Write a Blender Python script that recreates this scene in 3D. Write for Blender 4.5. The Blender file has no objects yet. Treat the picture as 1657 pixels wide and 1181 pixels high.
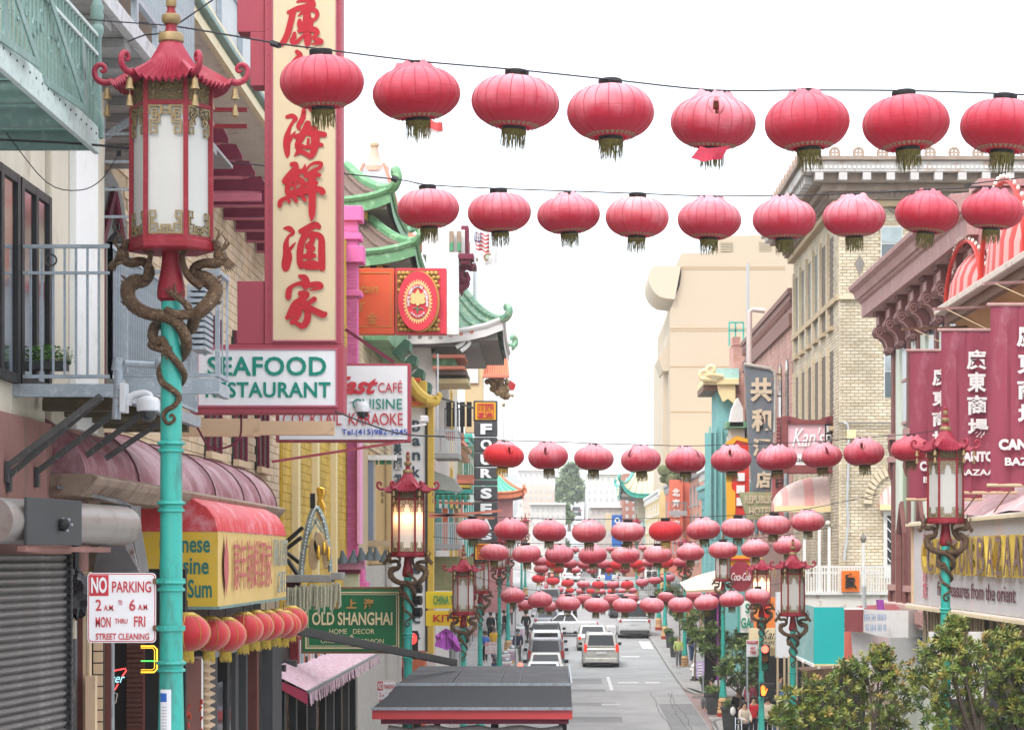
import bpy, math, random
from mathutils import Vector, Matrix
from math import radians as RD, sin, cos, pi
random.seed(7); HAZE = 0.0003
SC = bpy.context.scene
COL = SC.collection
FOC, VX, VY = 4000.0, 900.0, 900.0
cam_d = bpy.data.cameras.new('camera'); cam = bpy.data.objects.new('camera', cam_d); COL.objects.link(cam)
cam.location = (0, 0, 0); cam.rotation_euler = (RD(90), 0, 0)
cam_d.sensor_fit = 'HORIZONTAL'; cam_d.sensor_width = 36.0; cam_d.lens = 36.0*FOC/1657
cam_d.shift_x = (828.5-VX)/1657; cam_d.shift_y = (VY-590.5)/1657
cam_d.clip_start = 0.3; cam_d.clip_end = 6000
cam_d.dof.use_dof = True; cam_d.dof.focus_distance = 27; cam_d.dof.aperture_fstop = 18
SC.camera = cam
W = bpy.data.worlds.new('World'); SC.world = W; W.use_nodes = True
nt = W.node_tree; nt.nodes.clear()
wo = nt.nodes.new('ShaderNodeOutputWorld')
sky = nt.nodes.new('ShaderNodeTexSky'); sky.sky_type = 'NISHITA'; sky.sun_disc = False
sky.sun_elevation = RD(50); sky.sun_rotation = RD(205); sky.air_density = 1.0; sky.dust_density = 3.0
bg1 = nt.nodes.new('ShaderNodeBackground'); bg1.inputs[1].default_value = 0.08
nt.links.new(sky.outputs[0], bg1.inputs[0])
bg2 = nt.nodes.new('ShaderNodeBackground'); bg2.inputs[0].default_value = (0.97, 0.985, 1.0, 1); bg2.inputs[1].default_value = 1.0
ad = nt.nodes.new('ShaderNodeAddShader')
tcw = nt.nodes.new('ShaderNodeTexCoord'); spw = nt.nodes.new('ShaderNodeSeparateXYZ'); nt.links.new(tcw.outputs['Generated'], spw.inputs[0])
mrw = nt.nodes.new('ShaderNodeMapRange'); mrw.inputs[1].default_value = 0; mrw.inputs[2].default_value = 1; mrw.inputs[3].default_value = .66; mrw.inputs[4].default_value = 1.9
nt.links.new(spw.outputs[2], mrw.inputs[0]); nt.links.new(mrw.outputs[0], bg2.inputs[1])
nt.links.new(bg1.outputs[0], ad.inputs[0]); nt.links.new(bg2.outputs[0], ad.inputs[1]); nt.links.new(ad.outputs[0], wo.inputs[0])
sun_d = bpy.data.lights.new('sun', 'SUN'); sun_d.energy = 1.15; sun_d.angle = RD(18); sun_d.color = (1.0, 0.96, 0.9)
sun = bpy.data.objects.new('sun', sun_d); COL.objects.link(sun)
sd = Vector((sin(RD(205))*cos(RD(50)), cos(RD(205))*cos(RD(50)), sin(RD(50))))
sun.rotation_euler = sd.to_track_quat('Z', 'Y').to_euler()
SC.view_settings.view_transform = 'Standard'; SC.view_settings.look = 'None'
SC.view_settings.exposure = 0.64; SC.view_settings.gamma = 1; SC.view_settings.use_curve_mapping = False
SC.cycles.max_bounces = 6; SC.cycles.diffuse_bounces = 3; SC.cycles.glossy_bounces = 2; SC.cycles.transparent_max_bounces = 6; SC.cycles.volume_bounces = 1
def P(px, py, d): return Vector(((px-VX)*d/FOC, d, (VY-py)*d/FOC))
def DX(px, X): return X*FOC/(px-VX)
def ZZ(py, d): return (VY-py)*d/FOC
GP = [(-30,1.0),(0,-1.6),(17.8,-3.1),(40,-4.95),(50,-5.8),(60.6,-6.6),(68,-6.87),(80,-6.8),(96,-6.35),(127,-5.78),(150,-5.15),(200,-3.9),(300,-1.3),(400,3.2),(600,14),(900,30),(1500,40),(3000,50)]
def G(d):
 for (a, za), (b, zb) in zip(GP, GP[1:]):
  if d <= b: return za+(zb-za)*(d-a)/(b-a)
 return GP[-1][1]
MATS = {}
def mat(name, col, rough=.65, metal=0, var=.12, scale=6.0, bump=.0, bscale=60, dirt=None, emis=None, trans=0, sheen=0, coat=0, streak=0, spec=None):
 if name in MATS: return MATS[name]
 m = bpy.data.materials.new(name); m.use_nodes = True; t = m.node_tree; N = t.nodes; L = t.links
 b = N['Principled BSDF']
 b.inputs['Roughness'].default_value = rough; b.inputs['Metallic'].default_value = metal
 if spec is None and rough >= .5 and not metal: spec = .22 if rough >= .6 else .32
 if spec is not None: b.inputs['Specular IOR Level'].default_value = spec
 c4 = (*col, 1)
 b.inputs['Base Color'].default_value = c4
 tc = N.new('ShaderNodeTexCoord')
 out = None
 if var > 0:
  mp = N.new('ShaderNodeMapping'); L.new(tc.outputs['Object'], mp.inputs[0])
  if streak: mp.inputs['Scale'].default_value = (1, 1, 1.0/streak)
  n = N.new('ShaderNodeTexNoise'); n.inputs['Scale'].default_value = scale; n.inputs['Detail'].default_value = 6; n.inputs['Roughness'].default_value = .65
  L.new(mp.outputs[0], n.inputs['Vector'])
  mx = N.new('ShaderNodeMix'); mx.data_type = 'RGBA'
  k = var
  mx.inputs[6].default_value = (*[max(0, c*(1-1.7*k)) for c in col], 1)
  mx.inputs[7].default_value = (*[min(.92, c*(1+1.2*k)+.02*k) for c in col], 1)
  L.new(n.outputs[0], mx.inputs[0]); out = mx.outputs[2]
  if dirt:
   dc, da, ds = dirt
   n2 = N.new('ShaderNodeTexNoise'); n2.inputs['Scale'].default_value = ds; n2.inputs['Detail'].default_value = 8; n2.inputs['Roughness'].default_value = .7
   L.new(mp.outputs[0], n2.inputs['Vector'])
   r = N.new('ShaderNodeValToRGB'); r.color_ramp.elements[0].position = 1-da-.12; r.color_ramp.elements[1].position = 1-da+.12
   r.color_ramp.elements[0].position = .68-da*.4; r.color_ramp.elements[1].position = .8-da*.35
   L.new(n2.outputs[0], r.inputs[0])
   m2 = N.new('ShaderNodeMix'); m2.data_type = 'RGBA'; L.new(out, m2.inputs[6]); m2.inputs[7].default_value = (*dc, 1)
   L.new(r.outputs[0], m2.inputs[0]); out = m2.outputs[2]
  L.new(out, b.inputs['Base Color'])
  rr = N.new('ShaderNodeMapRange'); rr.inputs[3].default_value = max(.05, rough-.12); rr.inputs[4].default_value = min(1, rough+.12)
  L.new(n.outputs[0], rr.inputs[0]); L.new(rr.outputs[0], b.inputs['Roughness'])
 if bump:
  nb = N.new('ShaderNodeTexNoise'); nb.inputs['Scale'].default_value = bscale; nb.inputs['Detail'].default_value = 4
  L.new(tc.outputs['Object'], nb.inputs['Vector'])
  bp = N.new('ShaderNodeBump'); bp.inputs['Strength'].default_value = bump; bp.inputs['Distance'].default_value = .02
  L.new(nb.outputs[0], bp.inputs['Height']); L.new(bp.outputs[0], b.inputs['Normal'])
 if emis:
  b.inputs['Emission Color'].default_value = (*emis[0], 1); b.inputs['Emission Strength'].default_value = emis[1]
 if trans: b.inputs['Transmission Weight'].default_value = trans
 if sheen: b.inputs['Sheen Weight'].default_value = sheen
 if coat: b.inputs['Coat Weight'].default_value = coat; b.inputs['Coat Roughness'].default_value = .15
 MATS[name] = m
 return m
def brickmat(name, cols, rough=.85):
 if name in MATS: return MATS[name]
 m = bpy.data.materials.new(name); m.use_nodes = True; t = m.node_tree; N = t.nodes; L = t.links
 b = N['Principled BSDF']; b.inputs['Roughness'].default_value = rough
 a = N.new('ShaderNodeAttribute'); a.attribute_name = 'tone'
 r = N.new('ShaderNodeValToRGB'); el = r.color_ramp.elements
 el[0].color = (*cols[0], 1); el[1].color = (*cols[-1], 1)
 for i, c in enumerate(cols[1:-1]): e = el.new((i+1)/(len(cols)-1)); e.color = (*c, 1)
 L.new(a.outputs['Fac'], r.inputs[0])
 tc = N.new('ShaderNodeTexCoord'); n = N.new('ShaderNodeTexNoise'); n.inputs['Scale'].default_value = .7; n.inputs['Detail'].default_value = 8; L.new(tc.outputs['Object'], n.inputs['Vector'])
 mx = N.new('ShaderNodeMix'); mx.data_type = 'RGBA'; mx.blend_type = 'MULTIPLY'; mx.inputs[0].default_value = .8
 r2 = N.new('ShaderNodeMapRange'); r2.inputs[1].default_value = .3; r2.inputs[2].default_value = .65; r2.inputs[3].default_value = .62; r2.inputs[4].default_value = 1.06
 L.new(n.outputs[0], r2.inputs[0]); L.new(r.outputs[0], mx.inputs[6]); L.new(r2.outputs[0], mx.inputs[7]); L.new(mx.outputs[2], b.inputs['Base Color'])
 MATS[name] = m
 return m
def tag(o, label=None, cat=None, group=None, kind=None):
 if label: o['label'] = label
 if cat: o['category'] = cat
 if group: o['group'] = group
 if kind: o['kind'] = kind
 return o
def thing(name, loc, label, cat, group=None, rz=0):
 o = bpy.data.objects.new(name, None); o.empty_display_size = .2; COL.objects.link(o)
 o.location = loc; o.rotation_euler = (0, 0, rz)
 return tag(o, label, cat, group)
def wl(o):
 v = Vector((0, 0, 0))
 while o is not None: v = v+Vector(o.location); o = o.parent
 return v
class B:
 def __init__(s): s.v = []; s.f = []; s.t = None; s.mi = None
 def add(s, vs, fs, tone=None):
  k = len(s.v); s.v.extend([tuple(v) for v in vs]); s.f.extend([tuple(i+k for i in f) for f in fs])
  if tone is not None:
   if s.t is None: s.t = []
   s.t.extend([tone]*len(fs))
  return s
 def box(s, a, b, tone=None, back=True):
  x0, y0, z0 = a; x1, y1, z1 = b
  vs = [(x0,y0,z0),(x1,y0,z0),(x1,y1,z0),(x0,y1,z0),(x0,y0,z1),(x1,y0,z1),(x1,y1,z1),(x0,y1,z1)]
  return s.add(vs, [(0,3,2,1),(4,5,6,7),(0,1,5,4),(1,2,6,5),(2,3,7,6),(3,0,4,7)], tone)
 def cbox(s, c, sx, sy, sz): return s.box((c[0]-sx/2, c[1]-sy/2, c[2]-sz/2), (c[0]+sx/2, c[1]+sy/2, c[2]+sz/2))
 def bar(s, p, q, w, h=None, up=(0, 0, 1)):
  p = Vector(p); q = Vector(q); h = h or w
  d = (q-p).normalized(); u = Vector(up)
  if abs(d.dot(u)) > .98: u = Vector((0, 1, 0))
  a = d.cross(u).normalized()*w/2; c = a.cross(d).normalized()*h/2
  vs = [p-a-c, p+a-c, p+a+c, p-a+c, q-a-c, q+a-c, q+a+c, q-a+c]
  return s.add(vs, [(0,1,2,3),(7,6,5,4),(0,4,5,1),(1,5,6,2),(2,6,7,3),(3,7,4,0)])
 def tube(s, pts, r, n=8, closed=False, flat=1.0):
  pts = [Vector(p) for p in pts]; m = len(pts)
  rs = r if isinstance(r, (list, tuple)) else [r]*m
  vs = []; a = None
  for i, p in enumerate(pts):
   if closed: t = (pts[(i+1) % m]-pts[i-1])
   else: t = pts[min(i+1, m-1)]-pts[max(i-1, 0)]
   t = t.normalized() if t.length > 1e-9 else Vector((0, 0, 1))
   if a is None:
    a = t.cross(Vector((0, 0, 1)))
    if a.length < .1: a = t.cross(Vector((0, 1, 0)))
   a = (a-t*a.dot(t))
   a = a.normalized() if a.length > 1e-9 else t.orthogonal().normalized()
   c = t.cross(a)
   for k in range(n):
    w = 2*pi*k/n; vs.append(p+(a*cos(w)+c*sin(w)*flat)*rs[i])
  fs = []
  for i in range(m if closed else m-1):
   j = (i+1) % m
   for k in range(n): fs.append((i*n+k, j*n+k, j*n+(k+1) % n, i*n+(k+1) % n)[::-1])
  if not closed: fs.append(tuple(range(n))); fs.append(tuple((m-1)*n+k for k in range(n))[::-1])
  return s.add(vs, fs)
 def lathe(s, prof, c=(0, 0, 0), n=16, a0=0, cap=True):
  c = Vector(c); vs = []
  for r, z in prof:
   for k in range(n): w = a0+2*pi*k/n; vs.append((c[0]+r*cos(w), c[1]+r*sin(w), c[2]+z))
  fs = []; m = len(prof); up = prof[-1][1] >= prof[0][1]
  for i in range(m-1):
   for k in range(n):
    f = (i*n+k, i*n+(k+1) % n, (i+1)*n+(k+1) % n, (i+1)*n+k); fs.append(f if up else f[::-1])
  if cap:
   f0 = tuple(range(n)); f1 = tuple((m-1)*n+k for k in range(n))
   fs.append(f0[::-1] if up else f0); fs.append(f1 if up else f1[::-1])
  return s.add(vs, fs)
 def poly(s, pts): return s.add(pts, [tuple(range(len(pts)))])
 def prism(s, pts, vec):
  n = len(pts); vec = Vector(vec); a = [Vector(p) for p in pts]; b = [p+vec for p in a]
  fs = [tuple(range(n))[::-1], tuple(range(n, 2*n))]+[(i, (i+1) % n, n+(i+1) % n, n+i) for i in range(n)]
  nrm = Vector((0, 0, 0))
  for i in range(n): nrm += a[i].cross(a[(i+1) % n])
  if nrm.dot(vec) < 0: fs = [f[::-1] for f in fs]
  return s.add(a+b, fs)
 def grid(s, rows):
  m = len(rows); n = len(rows[0]); vs = [p for r in rows for p in r]
  return s.add(vs, [(i*n+j, i*n+j+1, (i+1)*n+j+1, (i+1)*n+j) for i in range(m-1) for j in range(n-1)])
 def sph(s, c, r, n=12, m=8):
  rx, ry, rz = r if isinstance(r, (tuple, list)) else (r, r, r)
  vs = []; fs = []
  for i in range(m+1):
   t = pi*i/m
   for k in range(n): w = 2*pi*k/n; vs.append((c[0]+rx*sin(t)*cos(w), c[1]+ry*sin(t)*sin(w), c[2]+rz*cos(t)))
  for i in range(m):
   for k in range(n): fs.append((i*n+k, (i+1)*n+k, (i+1)*n+(k+1) % n, i*n+(k+1) % n))
  return s.add(vs, fs)
 def xf(s, M): s.v = [tuple(M @ Vector(v)) for v in s.v]; return s
 def mesh(s, name, m=None, o=Vector((0, 0, 0)), smooth=None):
  me = bpy.data.meshes.new(name)
  me.from_pydata([(v[0]-o[0], v[1]-o[1], v[2]-o[2]) for v in s.v], [], s.f)
  if m is not None: me.materials.append(m)
  if s.t and len(s.t) == len(s.f):
   at = me.attributes.new('tone', 'FLOAT', 'FACE'); at.data.foreach_set('value', s.t)
  if smooth:
   me.shade_smooth(); me.set_sharp_from_angle(angle=smooth if smooth is not True else RD(40))
  me.update()
  return me
 def build(s, name, m, parent=None, smooth=None, label=None, cat=None, group=None, kind=None, bev=0, origin=None):
  if parent is None and origin is None:
   xs = [v[0] for v in s.v]; ys = [v[1] for v in s.v]; zs = [v[2] for v in s.v]
   origin = Vector(((min(xs)+max(xs))/2, (min(ys)+max(ys))/2, min(zs)))
  base = wl(parent) if parent is not None else Vector(origin)
  me = s.mesh(name, m, base, smooth)
  o = bpy.data.objects.new(name, me); COL.objects.link(o)
  if parent is None: o.location = base
  else: o.parent = parent
  if bev:
   md = o.modifiers.new('bevel', 'BEVEL'); md.width = bev; md.segments = 2; md.limit_method = 'ANGLE'; md.angle_limit = RD(50); md.harden_normals = False
  return tag(o, label, cat, group, kind)
def inst(name, me, parent, loc=(0, 0, 0), rot=(0, 0, 0), sc=None, label=None):
 o = bpy.data.objects.new(name, me); COL.objects.link(o); o.parent = parent; o.location = loc; o.rotation_euler = rot
 if sc: o.scale = sc
 if label: o['label'] = label
 return o
KIDS = {}
def copy_tree(o, parent=None, skip=()):
 c = o.copy(); COL.objects.link(c); c.parent = parent
 for ch in list(o.children):
  if ch.name.split('.')[0] in skip: continue
  copy_tree(ch, c, skip)
 return c
def textmesh(body, bold=0.0, shear=0, ext=.012, res=3, lsp=1.0, csp=1.0, align='CENTER'):
 c = bpy.data.curves.new('t', 'FONT'); c.body = body; c.size = 1; c.offset = bold; c.shear = shear; c.extrude = ext; c.resolution_u = res
 c.space_line = lsp; c.space_character = csp; c.align_x = align
 o = bpy.data.objects.new('t', c)
 me = bpy.data.meshes.new_from_object(o)
 vs = [v.co.copy() for v in me.vertices]; fs = [tuple(p.vertices) for p in me.polygons]
 bpy.data.objects.remove(o); bpy.data.curves.remove(c); bpy.data.meshes.remove(me)
 return vs, fs
def textin(b, body, o, u, v, w, h, depth=.012, **k):
 vs, fs = textmesh(body, **k)
 if not vs: return b
 x0 = min(p.x for p in vs); x1 = max(p.x for p in vs); y0 = min(p.y for p in vs); y1 = max(p.y for p in vs); z0 = min(p.z for p in vs); z1 = max(p.z for p in vs)
 o = Vector(o); u = Vector(u).normalized(); v = Vector(v).normalized(); n = u.cross(v)
 out = [o+u*((p.x-x0)/(x1-x0)*w)+v*((p.y-y0)/(y1-y0)*h)+n*((p.z-z0)/max(1e-6, z1-z0)*depth) for p in vs]
 return b.add(out, fs)
def ftext(b, body, x0, y0, x1, y1, d, **k):
 o = P(x0, y1, d); return textin(b, body, o, (1, 0, 0), (0, 0, 1), (x1-x0)*d/FOC, (y1-y0)*d/FOC, **k)
def strokes(b, sts, px0, py0, sc, d, w=1.1):
 for i, st in enumerate(sts):
  pts = []
  m = len(st)
  for j in range(m-1):
   p0 = st[max(j-1, 0)]; p1 = st[j]; p2 = st[j+1]; p3 = st[min(j+2, m-1)]
   K = 5
   for k in range(K+(j == m-2)):
    t = k/K
    pts.append(tuple(.5*((2*p1[q])+(-p0[q]+p2[q])*t+(2*p0[q]-5*p1[q]+4*p2[q]-p3[q])*t*t+(-p0[q]+3*p1[q]-3*p2[q]+p3[q])*t**3) for q in range(3)))
  L_, R_ = [], []
  n = len(pts)
  for j, (x, y, r) in enumerate(pts):
   a = pts[max(j-1, 0)]; c = pts[min(j+1, n-1)]
   tx, ty = c[0]-a[0], c[1]-a[1]; l = math.hypot(tx, ty) or 1
   r = max(r, 4)*.5*w
   nx, ny = -ty/l*r, tx/l*r
   L_.append((x+nx, y+ny)); R_.append((x-nx, y-ny))
  dd = d-.0012*i
  q = lambda p, j=0: P(px0+p[0]/sc, py0+p[1]/sc, d)+Vector((0, -.003-.0014*i-.0011*j/n, 0))
  vs = [q(p, j) for j, p in enumerate(L_)]+[q(p, j) for j, p in enumerate(R_)]
  b.add(vs, [(j, j+1, n+j+1, n+j) for j in range(n-1)])
  for (x, y, r), dr in ((pts[0], 0), (pts[-1], n)):
   r = max(r, 4)*.5*w
   ring = [q((x+r*cos(2*pi*k/10), y+r*sin(2*pi*k/10)), dr)+Vector((0, -.0001, 0)) for k in range(10)]
   b.add(ring, [tuple(range(10))])
 return b
def sheetmat(name): return MATS[name]
mat('teal', (.025, .36, .30), .38, var=.10, scale=5, dirt=((.035, .20, .17), .45, 7), coat=.2, streak=3, bump=.15, bscale=40)
mat('lampred', (.225, .008, .018), .5, var=.18, scale=9, dirt=((.28, .03, .05), .35, 14))
mat('roofred', (.29, .018, .042), .5, var=.18, scale=7, dirt=((.38, .06, .09), .3, 12), streak=2)
mat('bronze', (.115, .065, .034), .4, metal=.6, var=.5, scale=45, bump=1.0, bscale=85, dirt=((.26, .19, .12), .36, 30))
mat('fret', (.27, .19, .085), .5, metal=.3, var=.2, scale=20)
mat('frieze', (.17, .125, .06), .6, metal=.3, var=.4, scale=30, bump=1.0, bscale=45)
mat('pane', (.47, .465, .44), .4, var=.1, scale=3, dirt=((.42, .43, .42), .45, 3.5), streak=2.5)
mat('basecream', (.62, .42, .22), .6, var=.15); mat('basered', (.36, .04, .03), .6, var=.2)
mat('black', (.012, .012, .013), .5, var=.2); mat('darkgrey', (.06, .062, .065), .6, var=.2)
mat('steel', (.34, .37, .40), .5, metal=.6, var=.25, scale=8, dirt=((.2, .22, .24), .4, 12), streak=2)
mat('galv', (.36, .41, .46), .5, metal=.45, var=.25, scale=6, dirt=((.5, .53, .56), .4, 16))
mat('wire', (.03, .03, .035), .6, var=0)
mat('white', (.8, .8, .79), .5, var=.05, dirt=((.6, .59, .56), .3, 3))
mat('cream', (.72, .62, .42), .7, var=.08, dirt=((.5, .42, .28), .3, 2), streak=3)
mat('glass', (.02, .025, .03), .08, var=0, spec=.8)
mat('glassmid', (.10, .13, .15), .12, var=.3, scale=1.2, spec=.7)
def strip(x0, x1, ds, dz=0.0, fn0=None, fn1=None):
 b = B(); rows = []
 for d in ds:
  a = fn0(d) if fn0 else x0; c = fn1(d) if fn1 else x1
  n = 6
  rows.append([(a+(c-a)*i/n, d, G(d)+dz) for i in range(n+1)])
 b.grid(rows); return b
def asphalt(name, col, cr):
 m = mat(name, col, .85, var=.24, scale=.45, bump=.35, bscale=90, dirt=(cr, .4, .35))
 return m
DS = [-25, -10, 0, 8, 17.8, 24, 30, 35, 40, 45, 50, 55, 60.6, 64, 68, 74, 80, 88, 96, 104, 112, 120, 127, 138, 150, 165, 180, 200, 225, 250, 275, 300, 330, 360, 400, 450, 500, 550, 600, 700, 800, 900]
terr = B(); rows = []
for d in [-60]+DS[1:]+[1200, 1500, 2200, 3000, 5000]:
 rows.append([(x*(1+max(0, d)/120), d, (G(d) if d > -25 else 1)-.35) for x in (-400, -150, -60, -25, -8, 0, 8, 25, 60, 150, 400)])
terr.grid(rows).build('terrain', mat('terrain', (.22, .23, .22), .9, scale=.05, var=.2), kind='structure')
LK = lambda d: -1.85 if d < 300 else -1.85-(d-300)*.004
RK = lambda d: 6.2
ASF = asphalt('asphalt', (.33, .333, .335), (.27, .275, .28))
strip(0, 0, DS, 0, LK, RK).build('road', ASF, kind='structure')
PAV = mat('pavement', (.33, .325, .32), .85, var=.18, scale=1.2, bump=.3, bscale=60, dirt=((.17, .165, .16), .4, 1.7))
KRB = mat('kerb', (.32, .315, .305), .85, var=.2, scale=3)
strip(0, 0, DS, .14, lambda d: -8, lambda d: LK(d)-.16).build('pavement', PAV, kind='structure')
strip(0, 0, [d for d in DS if d <= 96], .14, lambda d: 5.91, lambda d: 14).build('pavement', PAV, kind='structure')
strip(0, 0, [107]+[d for d in DS if d >= 112], .14, lambda d: 5.91+(.0 if d > 110 else .9), lambda d: 14).build('pavement', PAV, kind='structure')
strip(0, 0, [92, 96, 100, 104, 107, 111], .02, lambda d: 5.75, lambda d: 14).build('alley_paving', mat('alley', (.30, .22, .21), .85, var=.2, scale=3), kind='structure')
def kerb(pts, w=.16, h=.14):
 b = B()
 rows = [[(x, d, G(d)-.05), (x, d, G(d)+h-.02), (x+s*.02, d, G(d)+h), (x+s*w, d, G(d)+h)] for x, d, s in pts]
 b.grid(rows); b.build('kerb', KRB, kind='structure')
kerb([(LK(d), d, -1) for d in DS]); kerb([(5.75, d, 1) for d in DS if d <= 92]+[(5.9, 94, 1), (6.4, 95.5, 1), (7.5, 96.1, 1)])
B().box((5.9, 106.98, -6.6), (14, 107.14, G(107)+.139)).build('kerb', KRB, kind='structure')
kerb([(7.6, 106.8, 1), (6.7, 107.3, 1), (6.1, 108.6, 1), (5.8, 111, 1)]+[(5.75, d, 1) for d in DS if d > 111])
b = B()
for d in [x*1.5 for x in range(20, 110)]:
 if 95 < d < 108: continue
 for x0, x1 in ((-5, LK(d)-.16), (5.92, 9)):
  b.add([(x0, d, G(d)+.144), (x1, d, G(d)+.144), (x1, d+.025, G(d+.025)+.144), (x0, d+.025, G(d+.025)+.144)], [(0, 1, 2, 3)])
b.build('pavement_joint', mat('joint', (.1, .1, .1), .9, var=0), kind='structure')
WM = mat('roadpaint', (.62, .62, .61), .7, var=.15, scale=4, dirt=((.3, .3, .3), .45, 6))
def patch(name, x0, x1, d0, d1, m, dz, sk=0, n=8):
 b = B(); rows = []
 for i in range(n+1):
  d = d0+(d1-d0)*i/n; rows.append([(x0+sk*(d-d0), d, G(d)+dz), ((x0+x1)/2+sk*(d-d0), d, G(d)+dz), (x1+sk*(d-d0), d, G(d)+dz)])
 return b.grid(rows).build(name, m, kind='structure')
DK = asphalt('asphaltdark', (.22, .225, .23), (.27, .27, .275))
for (py0, py1, px0, px1) in ((1097, 1106, 905, 975), (1114, 1119, 905, 981), (1136, 1142, 905, 998), (1159, 1168, 905, 1008)):
 def dep(py):
  for k in range(2000, 500, -1):
   d = k*.1
   if d < 75: return d
   if VY-G(d)*FOC/d >= py and d < 160: return d
  return 80
 d0, d1 = dep(py1), dep(py0)
 patch('tar_patch', (px0-VX)*d0/FOC-1.5, (px1-VX)*d0/FOC, d0, max(d1, d0+.8), DK, .004)
patch('tar_patch', 4.3, 5.7, 84, 104, DK, .004, .0)
patch('lane_line', 2.45, 2.6, 112, 121, WM, .008); patch('lane_line', 2.45, 2.6, 90, 92, WM, .008)
patch('lane_line', 2.5, 2.64, 146, 152, WM, .008)
for i, (x0, x1) in enumerate(((2.9, 3.9), (4.2, 4.9))): patch('stop_marking', x0, x1, 116.6, 117.3, WM, .008)
for i, (x0, x1) in enumerate(((2.4, 3.4), (3.6, 4.6))): patch('stop_marking', x0, x1, 136, 136.8, WM, .008)
patch('stop_marking', 5.0, 5.65, 143, 150, WM, .008)
for x in (4.6, 5.05, 5.4):
 b = B(); px = x; pts = []
 for k in range(60):
  d = 78+k*.55; px += random.uniform(-.05, .05); pts.append((px, d))
 b.grid([[(p, d, G(d)+.006), (p+.025, d, G(d)+.006)] for p, d in pts]); b.build('road_crack', mat('crack', (.07, .07, .07), .9, var=0), kind='structure')
patch('manhole', 1.9, 2.7, 103.2, 104.2, mat('iron', (.33, .33, .33), .5, metal=.4), .009)
LX = 276.5
def lp(x, y, dy=0.0, o=2):
 if o == 2: X, Y = 180+x/6.56, 380+y/6.56
 else: X, Y = 180+x/6.56, 540+y/6.56
 return Vector(((X-LX)/225, dy, 5.3+(405-Y)/225))
def hexr(a): 
 a = a % (pi/3); return cos(pi/6)/cos(a-pi/6)
def smoothpts(pts, rs, K=5):
 out = []; ro = []
 m = len(pts)
 for j in range(m-1):
  p0 = pts[max(j-1, 0)]; p1 = pts[j]; p2 = pts[j+1]; p3 = pts[min(j+2, m-1)]
  for k in range(K+(j == m-2)):
   t = k/K
   out.append(.5*((2*p1)+(-p0+p2)*t+(2*p0-5*p1+4*p2-p3)*t*t+(-p0+3*p1-3*p2+p3)*t**3)); ro.append(rs[j]+(rs[j+1]-rs[j])*t)
 return out, ro
def stube(b, pts, rs, n=10, K=5, ripple=0):
 if ripple: rs = [x*1.13 for x in rs]
 q, r = smoothpts([Vector(p) for p in pts], rs, K)
 if ripple: r = [x*(1+ripple*(1 if i % 2 else -1)) for i, x in enumerate(r)]
 b.tube(q, r, n)
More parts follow.
